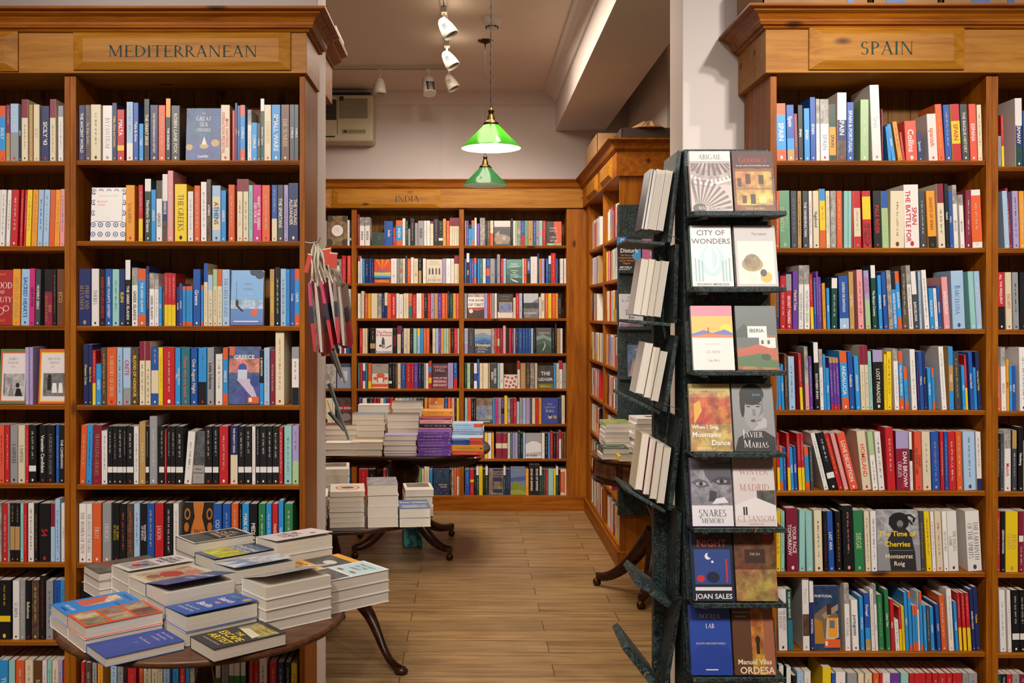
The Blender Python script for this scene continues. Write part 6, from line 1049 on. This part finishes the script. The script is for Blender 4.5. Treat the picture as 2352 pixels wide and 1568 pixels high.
# ---------------------------------------------------------------- the marbled display racks
def rack_book(mb_pages, *a): pass
def standing(M, w, h, t, code, art, label, group, name='paperback', title=''):
    """book on a rack ledge: M maps x right, y away, z up with the origin at the cover's lower left"""
    mc, mp = MB(), MB(); add_book(mc, mp, t, w, h, code, title, None, RB, cover=art); mp.c = [pal('d9cfbf')] * len(mp.c)
    o = mc.build(name, MATS3); o.matrix_world = M @ Matrix.Translation((0, t / 2, 0)) @ Matrix.Rotation(math.radians(-90), 4, 'Z'); mp.build('page_block', MATS3, o)
    return tag(o, label, 'book', group)
GR = 'paperbacks facing out on the marbled rack'
RK = {
 1: [('abigail', 'ABIGAIL', 'W', 'r 0 0 1 1 c4b8b2|p .02 .44 .98 .8 b0a49e|g 0.020 0.800 0.020 0.800 0.020 0.800 0.020 0.800 6c5c58|g 0.050 0.800 0.020 0.796 0.020 0.765 0.079 0.800 6c5c58|g 0.118 0.800 0.020 0.730 0.020 0.705 0.151 0.800 6c5c58|g 0.194 0.800 0.020 0.676 0.065 0.656 0.230 0.800 6c5c58|g 0.276 0.800 0.139 0.634 0.202 0.620 0.315 0.800 6c5c58|g 0.364 0.800 0.280 0.606 0.346 0.598 0.404 0.800 6c5c58|g 0.454 0.800 0.426 0.592 0.493 0.590 0.495 0.800 6c5c58|g 0.546 0.800 0.574 0.592 0.640 0.596 0.587 0.800 6c5c58|g 0.636 0.800 0.720 0.606 0.784 0.617 0.676 0.800 6c5c58|g 0.724 0.800 0.861 0.634 0.922 0.652 0.762 0.800 6c5c58|g 0.806 0.800 0.980 0.676 0.980 0.699 0.842 0.800 6c5c58|g 0.882 0.800 0.980 0.730 0.980 0.759 0.914 0.800 6c5c58|g 0.950 0.800 0.980 0.796 0.980 0.800 0.977 0.800 6c5c58|g 0.020 0.800 0.020 0.784 0.020 0.758 0.020 0.790 f0ece8|g 0.020 0.763 0.020 0.729 0.020 0.705 0.020 0.741 f0ece8|g 0.020 0.716 0.020 0.678 0.020 0.656 0.020 0.696 f0ece8|g 0.020 0.673 0.020 0.632 0.020 0.613 0.020 0.656 f0ece8|g 0.020 0.635 0.020 0.591 0.020 0.575 0.020 0.620 f0ece8|g 0.029 0.603 0.020 0.556 0.035 0.542 0.069 0.590 f0ece8|g 0.118 0.576 0.088 0.527 0.132 0.516 0.159 0.566 f0ece8|g 0.210 0.555 0.188 0.504 0.233 0.496 0.253 0.547 f0ece8|g 0.305 0.539 0.290 0.487 0.337 0.482 0.349 0.534 f0ece8|g 0.402 0.530 0.395 0.477 0.442 0.475 0.446 0.528 f0ece8|g 0.500 0.527 0.500 0.474 0.548 0.475 0.544 0.527 f0ece8|g 0.598 0.530 0.605 0.477 0.653 0.481 0.642 0.533 f0ece8|g 0.695 0.539 0.710 0.487 0.756 0.494 0.738 0.545 f0ece8|g 0.790 0.555 0.812 0.504 0.858 0.513 0.832 0.563 f0ece8|g 0.882 0.576 0.912 0.527 0.956 0.539 0.923 0.587 f0ece8|g 0.971 0.603 0.980 0.556 0.980 0.571 0.980 0.617 f0ece8|g 0.980 0.635 0.980 0.591 0.980 0.609 0.980 0.652 f0ece8|g 0.980 0.673 0.980 0.632 0.980 0.652 0.980 0.692 f0ece8|g 0.980 0.716 0.980 0.678 0.980 0.700 0.980 0.736 f0ece8|g 0.980 0.763 0.980 0.729 0.980 0.753 0.980 0.785 f0ece8|g .02 .46 .5 .4 .98 .5 .98 .54 .5 .46 .02 .52 d8d0ca|g 0.419 0.020 0.980 0.046 0.980 0.089 0.417 0.024 7a6a66|g 0.412 0.039 0.971 0.141 0.951 0.182 0.407 0.050 7a6a66|g 0.398 0.063 0.920 0.231 0.888 0.269 0.389 0.074 7a6a66|g 0.377 0.086 0.844 0.313 0.803 0.347 0.366 0.095 7a6a66|g 0.351 0.106 0.747 0.385 0.698 0.413 0.337 0.114 7a6a66|g 0.319 0.122 0.633 0.444 0.576 0.466 0.303 0.128 7a6a66|g 0.283 0.134 0.503 0.489 0.441 0.503 0.266 0.138 7a6a66|g 0.245 0.142 0.364 0.517 0.299 0.524 0.227 0.144 7a6a66|g 0.205 0.145 0.219 0.528 0.153 0.527 0.187 0.145 7a6a66|g 0.165 0.143 0.074 0.521 0.020 0.513 0.148 0.141 7a6a66|g 0.126 0.137 0.020 0.498 0.020 0.481 0.110 0.132 7a6a66|e .2 .05 .16 .08 4a3c3a|r 0 .82 1 1 dedad6|s .5 .9 .085 A ABIGAIL|s .5 .05 .055 W MAGDA SZABO', 'cream ABIGAIL cover with a spiral staircase, highest tier of the marbled rack'),
     ('guernica', 'GUERNICA', 'X', 'p 0 0 1 1 7a4426|p .06 .1 .94 .7 c89a48|r .06 .66 .94 .7 8a5a2c|r .06 .36 .94 .38 8a5a2c|r .2 .13 .3 .26 4a2a18|r .6 .13 .78 .26 e8c878|r .3 .45 .42 .62 4a2a18|r .62 .45 .74 .6 4a2a18|r .4 .12 .52 .28 3a2418|r .1 .4 .2 .55 5a3018|r 0 .72 1 1 4c2620|s .5 .86 .1 c83020 Guernica|i .5 .76 .025 W an epic story of love family and war|s .5 .04 .04 C DAVE BOLING', 'red-lettered Guernica cover with a golden house front, highest tier of the marbled rack')],
 2: [('wonders', 'CITY', 'T', 'r 0 0 1 1 d8d2cc|r .04 .04 .96 .96 e2dcd6|t .5 .88 .085 3a3230 CITY OF|t .5 .74 .12 3a3230 WONDERS|e .5 .42 .3 .26 b0ccd0|e .5 .45 .18 .22 e8e2dc|g .5 .26 .5 .66 .66 .5 .6 .3 b0ccd0' + ''.join('|r %.2f .08 %.2f .%d 8ab0b4' % (x, x + .035, 34 + int(30 * abs(x - .5))) for x in (.08, .16, .24, .74, .82, .9)) + '|t .5 .035 .035 K EDUARDO MENDOZA', 'white CITY OF WONDERS cover with a pale blue ornament'),
     ('island', 'The Island', 'W', 'r 0 0 1 1 b8b2ae|r .06 .04 .94 .74 ddd4c8|e .4 .36 .26 .12 a08850|q .4 .4 .2 8c7a48|r .3 .06 .5 .22 d8d0c0|e .72 .15 .14 .09 d8a828|e .66 .22 .08 .06 2a2a2c|t .6 .86 .04 6a6662 The Island', 'grey and white paperback with a painted vase of dry grasses')],
 3: [('amor', 'UN AMOR', 'W', 'r 0 0 1 1 e4ded6|r 0 .5 1 1 eab44a|r 0 .84 1 1 d8788c|c .84 .62 .15 f6d02a|g 0 .56 .3 .62 .5 .57 .8 .63 1 .57 1 .5 0 .5 5f6cb0|g 0 .53 .4 .56 1 .54 1 .5 0 .5 d8743a|g .38 .56 .42 .56 .42 .66 .39 .66 b03a28|s .5 .28 .04 8a8680 UN AMOR|s .5 .15 .035 5a5652 Sara Mesa|r .3 .4 .7 .403 A', 'yellow and pink sunset cover UN AMOR with a white lower half'),
     ('iberia', 'IBERIA', 'X', 'r 0 0 1 1 5c625e|g 0 .6 .2 .72 .35 .62 .5 .7 .5 .5 0 .5 3a4440|p 0 .0 1 .35 a4703c|r .55 .34 .95 .5 e0dcd0|r .5 .5 .98 .54 a0583c|r .6 .4 .66 .46 4a4a5c|r .75 .4 .81 .46 4a4a5c|g 0 .3 .5 .4 1 .3 1 .2 0 .16 b8583c|g 0 .2 .6 .26 1 .1 1 .04 0 .06 4c6c3c|e .7 .2 .12 .05 2c4a2c|r .28 .5 .75 .68 e6e2da|t .5 .61 .055 2c2c2c IBERIA', 'IBERIA cover with a painted village of white houses and red fields')],
 4: [('sing', 'When I Sing', 'C', 'p 0 0 1 1 b89458|p 0 .4 1 .8 c06a34|r 0 .9 1 1 c8b878|t .36 .36 .075 W When I Sing,|t .38 .25 .075 W Mountains|t .72 .13 .075 W Dance|t .35 .045 .035 C IRENE SOLA|g .1 .4 .3 .6 .25 .75 .1 .7 d8a83c', 'When I Sing Mountains Dance cover in fiery painted greens and oranges'),
     ('marias', 'Javier', 'S', 'r 0 0 1 1 8c8c8c|g 0 0 .1 .2 .4 .3 .75 .3 1 .2 1 0 2a2a2a|e .5 .62 .25 .3 9a9a98|e .48 .84 .3 .16 1c1c1c|e .24 .7 .06 .2 1c1c1c|g .3 .7 .46 .71 .46 .69 .3 .685 2a2a2a|g .54 .71 .72 .7 .72 .685 .54 .69 2a2a2a|e .39 .66 .05 .012 3a3a3a|e .62 .66 .05 .012 3a3a3a|g .62 .5 .75 .58 .74 .84 .68 .6 7a7a78|g .48 .62 .54 .62 .56 .52 .48 .52 787876|e .52 .45 .1 .02 4a4240|g .45 .3 .8 .35 .82 .46 .74 .5 .68 .44 .55 .47 .52 .44 .62 .4 b0b0ae|g .5 .44 .68 .47 .68 .455 .52 .425 6a6a68|t .6 .84 .04 4f8a94 Javier|s .45 .26 .11 W Javier|s .52 .11 .11 W Marias', 'black and white portrait cover of a smoking man, marbled rack')],
 5: [('snares', 'SNARES', 'V', 'p 0 0 1 1 8a8890|r 0 0 1 .3 d8d4d8|g .3 .9 1 .95 1 .66 .72 .7 .5 .62 .36 .74 56545c|g .0 .64 .2 .69 .4 .65 .46 .58 .2 .55 5a5860|e .25 .615 .13 .026 a8a4ac|e .25 .615 .05 .028 26262c|g .5 .66 .7 .72 .98 .7 .98 .6 .7 .6 3e3c44|e .76 .65 .13 .026 98949c|e .76 .65 .055 .032 1e1e24|g .42 .36 .62 .36 .62 .5 .46 .52 3c3a42|g .5 .32 .9 .34 .8 .42 .6 .4 d8d4da|r 0 .82 1 .9 6a6870|s .5 .95 .04 4c4654 JUAN MARSE|s .5 .19 .1 3c3c44 SNARES|s .5 .08 .07 3c3c44 MEMORY|i .2 .13 .03 A of', 'SNARES MEMORY cover with a close-up of grey eyes and a purple spine'),
     ('madrid', 'WINTER', 'W', 'r 0 0 1 1 cfc6c4|r 0 .8 1 1 a8989a|p .55 .3 1 .52 5a5856|g 0 .3 .5 .42 1 .3 1 .1 0 .1 dcd6d4|r .2 .16 .24 .28 2a2826|r .26 .16 .3 .28 2a2826|s .5 .8 .10 b4786a WINTER|s .5 .68 .05 b4786a IN|s .5 .56 .1 b4786a MADRID|s .5 .11 .085 b4786a C.J. SANSOM|s .5 .03 .03 b4786a NUMBER ONE', 'WINTER IN MADRID cover with a snowy park and two small figures')],
 6: [('winds', 'WINDS', 'B', 'r 0 0 1 1 1c1c24|t .5 .94 .06 5a2426 WINDS OF THE|t .5 .83 .1 c04a50 NIGHT|r .06 .24 .94 .74 2c4486|c .4 .64 .08 e0e0e0|c .46 .66 .075 2c4486|c .5 .56 .03 e0e0e0|e .2 .32 .1 .05 c03030|r .82 .26 .86 .6 c03030|e .5 .34 .16 .08 18203c|r .06 .15 .94 .2 d8d8dc|t .5 .07 .07 d8d8dc JOAN SALES', 'blue and black cover with a moon over jagged shapes, NIGHT in red'),
     ('crowd', 'THE', 'X', 'p 0 0 1 1 6a4828|p 0 0 1 .45 a07c48|r .25 .54 .75 .74 3a2418|s .5 .67 .035 C THE SEA|c .82 .9 .12 a82820', 'brown painted crowd cover with a red disc in its corner')],
 7: [('nocilla', 'NOCILLA', 'B', 'r 0 0 1 1 24449c|g 0 0 1 0 1 .35 .4 .5 0 .3 1f3c92|s .5 .84 .065 W NOCILLA|s .5 .7 .065 W LAB|s .5 .45 .028 W AGUSTIN FERNANDEZ MALLO|r .35 .07 .65 .085 W', 'plain royal blue NOCILLA LAB cover, lowest visible tier of the marbled rack'),
     ('ordesa', 'ORDESA', 'H', 'r 0 0 1 1 5a3824|p .45 0 .75 1 b87830|r .75 0 1 1 9a5c40|e .6 .5 .06 .06 2a1c14|r .56 .3 .64 .46 2a1c14|i .25 .9 .03 C The international|i .22 .84 .03 C bestseller|t .5 .19 .07 C Manuel Vilas|t .55 .07 .12 C ORDESA', 'brown and orange ORDESA cover with a doorway, lowest visible tier of the rack')]}
def rack():
    root = empty('display_rack', (.86, 3.32, 0)); tag(root, 'tall revolving display rack covered in dark marbled paper before the white column', 'display rack')
    inv = Matrix.Translation((-.86, -3.32, 0))
    YR = 3.22; xl, xr = WX(1576, YR), WX(1783, YR)
    mb = MB(); mb.M = inv; mb.box(.704, 3.285, .12, xr - .005, 3.31, WZ(342, 3.28)); mb.box(.704, 3.31, .12, .716, 3.43, WZ(342, 3.28)); mb.build('back_panel', MARBLE, root, .004)
    mb = MB(); mb.M = inv; mb.lathe([(.11, 0), (.115, .02), (.11, .05), (.05, .07), (.03, .12)], .87, 3.26, 32); mb.build('base', BLACKP, root)
    bots = [488, 662, 853, 1040, 1212, 1384, 1554]; tops = [348, 522, 708, 890, 1062, 1234, 1406]
    yl = 3.15
    for k, (pb, pt) in enumerate(zip(bots, tops)):
        zb = WZ(pb, yl); tilt = math.radians(-13)
        mb = MB(); mb.M = inv; mb.box(xl + .005, yl - .012, zb - .012, xr + .006, yl + .11, zb - .001)
        mb.box(xl + .005, yl - .018, zb - .012, xr + .006, yl - .012, zb + .004); mb.build('ledge', MARBLE, root, .002)
        mb = MB(); H = .17; mb.M = inv @ Matrix.Translation((0, yl + .03, zb)) @ Matrix.Rotation(tilt, 4, 'X'); mb.box(xl, .027, 0, xr, .033, H); mb.build('tier_board', MARBLE, root, .001)
        for j, x in enumerate((xl + .045, xr - .055)):
            mb = MB(); mb.M = inv; mb.box(x - .009, yl + .0, zb - .020, x + .009, yl + .09, zb - .0122); mb.build('bracket', METAL, root)
        b1, b2 = RK[k + 1]; w = .131; h = (pb - pt) * yl / F / math.cos(tilt) * 1.02
        stackn = {2: 3, 3: 2, 1: 2, 4: 2}.get(k + 1, 1)
        for j, bk in enumerate((b1, b2)):
            x = xl + .003 + j * (w + .006) + (k % 3) * .003 + (.004 if k in (1, 2) and j else 0)
            bt = .019 if k != 1 else .026; M = Matrix.Translation((x, yl + .0015, zb + .0004 + bt * math.sin(-tilt))) @ Matrix.Rotation(tilt, 4, 'X')
            standing(M, w, h, .019 if k != 1 else .026, bk[2], bk[3], bk[4], GR, title='')
    return root
rack()
# the arm of the same kind of rack turned side-on: backs and fore-edges of the books show
def side_rack():
    root = empty('display_rack', (.68, 3.30, 0)); tag(root, 'side-on marbled rack arm with zigzag tilted tiers, books seen on their fore-edges', 'display rack'); inv = Matrix.Translation((-.68, -3.30, 0))
    Y0 = 3.30; d = .24
    # (ledge left px, ledge right px, ledge y left, y right, board top x, board top y)
    tiers = [(1441, 1528, 548, 556, 1566, 345), (1443, 1541, 733, 742, 1560, 560), (1433, 1518, 905, 945, 1560, 770), (1438, 1530, 1120, 1172, 1570, 960), (1466, 1545, 1325, 1385, 1566, 1178), (1442, 1520, 1480, 1580, 1568, 1370)]
    for k, (xa, xb, ya, yb_, tx, ty) in enumerate(tiers):
        A = Vector((WX(xa, Y0), 0, WZ(ya, Y0))); B = Vector((WX(xb, Y0), 0, WZ(yb_, Y0))); T = Vector((WX(tx - 9, Y0), 0, WZ(ty, Y0)))
        def slab(name, P, Q, th, y0, y1):
            dd = (Q - P).normalized(); nrm = Vector((dd.z, 0, -dd.x)) * th; mb = MB(); mb.M = inv
            mb.prism([(P.x, P.z), (Q.x, Q.z), (Q.x + nrm.x, Q.z + nrm.z), (P.x + nrm.x, P.z + nrm.z)], y0, y1, 'xz'); return mb.build(name, MARBLE, root, .0015)
        slab('ledge', A, B, .011 if k < 4 else .024, Y0, Y0 + d); slab('tier_board', Vector((WX(xb + 5, Y0), 0, B.z)), T, .014, Y0 + .002, Y0 + d - .01)
        if k < 5:
            mb = MB(); mb.M = inv; c = Vector((WX(xb + 6, Y0), Y0 - .004, WZ(yb_ - 18, Y0))); e = Vector((WX(1563, Y0), Y0 - .004, WZ(yb_ - 4, Y0))); mb.tube([c, e], .0012, 6); mb.build('hook', METAL, root)
    mb = MB(); mb.M = inv; mb.box(WX(1522, Y0), Y0 + .16, .1, WX(1562, Y0), Y0 + .20, 1.98); mb.build('spine_post', MARBLE, root)
    G = 'books seen from their page edges on the rack arm'
    # each entry: px of the lower-left corner, lower y, px of top-left, top y, thicknesses in px, colours
    st = [((1474, 526), (1497, 386), [(7, 'N', 0), (7, 'W', 4), (20, 'W', 0), (16, 'W', 0)], 0, 'highest tier'),
          ((1456, 724), (1476, 594), [(17, 'W', 0), (14, 'C', -4), (14, 'C', 3), (17, 'W', 0)], 0, 'second tier'),
          ((1461, 906), (1484, 788), [(19, 'W', 0), (16, 'C', 2), (17, 'W', 6)], 0, 'third tier'),
          ((1460, 1128), (1477, 998), [(17, 'C', 0), (16, 'M', 0), (16, 'C', 0), (17, 'C', 0)], 0, 'fourth tier')]
    CNM = dict(N='navy-covered', W='white-edged', C='cream-edged', M='maroon-covered')
    for (bl_, tl_, bs_, _x, tn) in st:
        x = bl_[0]; used = {}
        for i, (tw, c, dy) in enumerate(bs_):
            h = math.hypot(tl_[0] - bl_[0], bl_[1] - tl_[1]) * Y0 / F; t = tw * Y0 / F; ang = math.atan2(tl_[0] - bl_[0], bl_[1] - tl_[1]); w = .128
            mc, mp = MB(), MB(); add_book(mc, mp, t - .001, w, h - dy * .0006, c, '', None, RB); mp.c = [pal('ddd5c8')] * len(mp.c)
            # spine away from the viewer, fore-edge to the front
            M = Matrix.Translation((WX(x, Y0) + t / 2, Y0 + .018 + w, WZ(bl_[1] + (x - bl_[0]) * [.10, .10, .47, .62][st.index((bl_, tl_, bs_, _x, tn))], Y0) + .001)) @ Matrix.Rotation(ang, 4, 'Y') @ Matrix.Rotation(math.pi, 4, 'Z')
            o = mc.build('paperback', MATS3); o.matrix_world = M; mp.build('page_block', MATS3, o)
            tag(o, '%s book %s in the %s of the side-on rack arm' % (CNM[c], ['standing outermost', 'standing second', 'standing third', 'standing innermost'][i if i < len(bs_) - 1 else 3], tn), 'book', G); x += tw + .6
side_rack()
# flat display board on the end of the side bookcase
def end_rack():
    Y = 5.93; x0, x1 = WX(1423, Y), WX(1536, Y); z0, z1 = WZ(1188, Y), WZ(467, Y); root = empty('display_rack', (x0, 6.0, z0)); tag(root, 'dark marbled board rack fixed to the end of the side bookcase', 'display rack'); inv = Matrix.Translation((-x0, -6.0, -z0))
    mb = MB(); mb.M = inv; mb.box(x0, 5.985, z0, x1, 6.028, z1); mb.build('back_panel', MARBLE, root, .003)
    G = 'books facing out on the board rack'
    tl = [(622, [(1419, 1473, 544, 'B', 'r 0 0 1 1 16181e|g 0 1 .4 1 .25 .8 0 .8 2f86d0|g .6 .45 1 .7 1 .3 .75 .3 3a9ad8|t .28 .9 .11 W Do|t .36 .76 .11 W Not|t .5 .6 .12 W Disturb|i .4 .46 .05 U The Story of|i .4 .38 .05 U a Political Murder|i .4 .30 .05 U and an African|i .4 .22 .05 U Regime|t .35 .1 .06 W MICHELA|t .3 .02 .06 W WRONG', 'black and blue book Do Not Disturb on the board rack', .020),
                    (1476, 1530, 548, 'P', 'r 0 0 1 1 c06a90|r 0 0 1 .3 a05070|s .45 .72 .14 W William|s .55 .52 .14 W Boyd', 'pink-covered book beside Do Not Disturb on the board rack', .015)]),
          (752, [(1424, 1478, 675, 'W', 'r 0 0 1 1 c8c8cc|t .6 .9 .07 5a8ab0 NAWAL|t .5 .8 .07 5a8ab0 EL SAADAWI|t .5 .6 .08 K The|t .5 .5 .08 K Hidden|t .5 .4 .08 K Face of|t .5 .3 .08 K Eve|p 0 0 1 .12 8a6a8a', 'pale grey book with blue and black lettering, second tier of the board rack', .02)]),
          (866, [(1442, 1490, 792, 'N', 'p 0 0 1 1 5c6a90|g .1 .1 .3 .6 .4 .2 .6 .7 .8 .3 1 .5 1 0 0 0 b08a78|t .6 .85 .05 W NAIROBI', 'slate blue book with tan shapes, third tier of the board rack', .015)]),
          (985, []), (1110, [])]
    for (pb, bks) in tl:
        zb = WZ(pb, Y)
        mb = MB(); mb.M = inv; mb.box(x0, 5.93, zb - .014, x1, 5.985, zb - .001); mb.box(x0, 5.925, zb - .014, x1, 5.93, zb + .006); mb.build('ledge', MARBLE, root, .001)
        for (a, b, pt, c, art, lb, t) in bks:
            h = (pb - pt) * Y / F; M = Matrix.Translation((WX(a, Y), 5.9355, zb + .0002 + t * math.sin(math.radians(5)))) @ Matrix.Rotation(math.radians(-5), 4, 'X'); standing(M, (b - a) * Y / F, h, t, c, art, lb, G)
end_rack()
# ---------------------------------------------------------------- tote bags on the case end, calendars below
def totes():
    G = 'cotton tote bags hung on the bookcase end'; rr = random.Random(2)
    hk = MB(); hk.tube([(-.586, 3.50, 1.80), (-.56, 3.50, 1.795), (-.535, 3.50, 1.80), (-.528, 3.50, 1.815)], .003, 8); o = hk.build('wall_hook', METAL); tag(o, 'metal arm hook on the bookcase end holding the tote bags', 'hook')
    spec = [(703, 728, 650, 808, -7), (720, 740, 655, 815, -5), (733, 752, 640, 795, -12), (752, 772, 640, 798, -12), (764, 782, 650, 795, -8), (776, 792, 655, 790, -10)]
    words = ['outermost on the wooden side', 'second from the wooden side', 'third from the wooden side', 'third from the aisle', 'second from the aisle', 'outermost on the aisle side']
    for i, (xa, xb, zt, zb, lean) in enumerate(spec):
        Y = 3.40 + .03 * (i % 2); X = WX((xa + xb) / 2 - 6, Y); root = empty('tote_bag', (X, Y, WZ(zb, Y))); tag(root, 'tote bag with pink, navy and red panels, %s' % words[i], 'bag', G)
        H = WZ(zt, Y) - WZ(zb, Y); mb = MB(); n = 8; D = .15; th = .0035
        def pt(s, v, side):   # s along depth 0..1, v height 0..1
            x = math.sin(math.radians(-lean)) * 0 + (1 - v) * H * math.tan(math.radians(-lean)) * .7 + .008 * math.sin(s * 6 + i) * (1 - v) + side * th * (1 + .8 * math.sin(math.pi * v)) + s * .01
            return (x, s * D, v * H + .01 * math.sin(s * 5 + i * 2))
        cols = [(0, .38, 'b3202e' if i % 2 else 'c42a30'), (.38, .62, '23233c'), (.62, 1.0, 'c23a62' if i < 4 else '8a7468')]
        for side in (-1, 1):
            for a in range(n):
                for k in range(12):
                    v0, v1 = k / 12, (k + 1) / 12; vm = (v0 + v1) / 2 + .12 * (a / n - .5); c = next((c for lo, hi, c in cols if lo <= vm < hi), cols[0][2] if vm < .5 else cols[2][2])
                    if a < 1 and side > 0: c = 'b5a898' if k % 3 else '9a8c80'
                    mb.face([pt(a / n, v0, side), pt((a + 1) / n, v0, side), pt((a + 1) / n, v1, side), pt(a / n, v1, side)], lin(c), 0, True)
        for k in range(12): mb.face([pt(0, k / 12, -1), pt(0, k / 12, 1), pt(0, (k + 1) / 12, 1), pt(0, (k + 1) / 12, -1)], lin('c8beb2' if i % 2 else (cols[2][2] if k > 7 else '2a2a44' if k > 4 else 'b83038')))
        bg = mb.build('bag_body', COVER, root)
        hx, hy, hz = WX(722 + i * 3, 3.5) - X, 3.50 - Y, WZ(556 + 3 * i, 3.5) - WZ(zb, Y)
        for s_ in (.015, .15):
            mb = MB(); p0 = Vector(pt(s_ / D, .96, 0)); p1 = Vector((hx, hy, hz)); p2 = Vector(pt(min(1, s_ / D + .3), .96, 0)); P = []
            for k in range(11):
                t = k / 10; q = p0.lerp(p1, t * 2) if t < .5 else p1.lerp(p2, t * 2 - 1); P.append(q + Vector((.006 * math.sin(k * 1.3 + i), -.004, .0)))
            mb.tube(P, [.0034] * 11, 6); mb.build('handle', COTTON, root)
    for i, (xa, ya, w, h, a) in enumerate([(741, 570, 19, 38, -10), (758, 580, 17, 36, 4), (708, 583, 10, 44, 14)]):
        Y = 3.385 - .012 * i; mb = MB(); mb.M = Matrix.Rotation(math.radians(a), 4, 'Y'); ww, hh = w * Y / F, h * Y / F; mb.box(-ww / 2, -.002, -hh, ww / 2, .002, 0, lin('c03a26'), 0); mb.box(-ww / 2 - .001, -.0025, -.004, ww / 2 + .001, .0025, 0, lin('d8c8a0'), 0)
        o = mb.build('swing_tag', COVER); o.location = W(xa + w / 2, ya, Y); tag(o, ['larger red card tag tied among the bag handles', 'red card tag tied over the aisle side of the bags', 'narrow red card tag turned edge-on at the wooden side'][i], 'tag', 'red tags on the tote bags')
totes()
def calendars():
    G = 'calendars hanging at the wall end'; sp = [((757, 800), (783, 868), 'A'), ((768, 805), (792, 880), '8a8a80'), ((757, 880), (800, 1010), '5c7a80'), ((757, 945), (790, 990), '54605a')]
    lb = ['hanging calendar below the bags, uppermost', 'grey-green hanging calendar tucked behind the uppermost one', 'largest slanting calendar with a blue lower corner', 'lowest dark calendar, its edge against the wall end']
    for i, ((xa, ya), (xb, yb_), c) in enumerate(sp):
        Y = 4.03 + .05 * i; A = W(xa, ya, Y); B = W(xb, yb_, Y); d = (B - A).normalized(); nr = Vector((d.z, 0, -d.x)) * .007; mb = MB()
        pts = [(A.x, A.z), (B.x, B.z), (B.x + nr.x * .3, B.z + nr.z * .3), (A.x + nr.x * 1.6, A.z + nr.z * 1.6)]
        mb.prism(pts, Y, Y + .045, 'xz', pal(c), 0); mb.prism([(p[0] - .0016, p[1]) for p in pts[:2]] + [(p[0] - .0002, p[1]) for p in (pts[1], pts[0])], Y, Y + .045, 'xz', pal('d8d0c4'), 0)
        o = mb.build('calendar', COVER); tag(o, lb[i], 'calendar', G)
        mb = MB(); mb.tube([tuple(A + Vector((.002, .02, 0))), (A.x - .012, Y + .02, A.z + .045)], .0015, 6); mb.build('hanging_loop', COTTON, o)
calendars()
# ---------------------------------------------------------------- books of the side case (stuff) and all shelved books
def side_books():
    rr = random.Random(21); cols = 'WCWSRWDYKBWTOWCMSWLpWR'
    for (ya, yb_) in ((6.1, 6.77), (6.85, 7.58)):
        for k, z in enumerate(SZ[:8]):
            y = yb_ - rr.uniform(.0, .04); nb = 0
            while y > ya + .05 and not (rr.random() < .04 and nb > 8):
                t = rr.uniform(.012, .034); h = min(rr.uniform(.185, .225), .2 if k else .215); c = rr.choice(cols) + (rr.choice(['', '', '6' + rr.choice('WKRY') + '4']))
                if y - t < ya: break
                la = math.radians(rr.uniform(2, 5)) if rr.random() < .5 else 0
                M = Matrix.Translation((SX + .012 + rr.uniform(0, .006), y, z + .001)) @ Matrix.Rotation(-math.pi / 2, 4, 'Z') @ Matrix.Translation((t / 2, 0, 0)) 
                BOOKS.append(dict(bay='side', shelf=k + 1, x0=0, x1=t, z=z, Y=y, h=h, code=c, tcol=None, title='', lean=0, face=False, area=0, M=M, i=0, n=1)); y -= t + .0008; nb += 1
side_books()
NS = place_books(300)
print('books', len(BOOKS), 'single', NS)
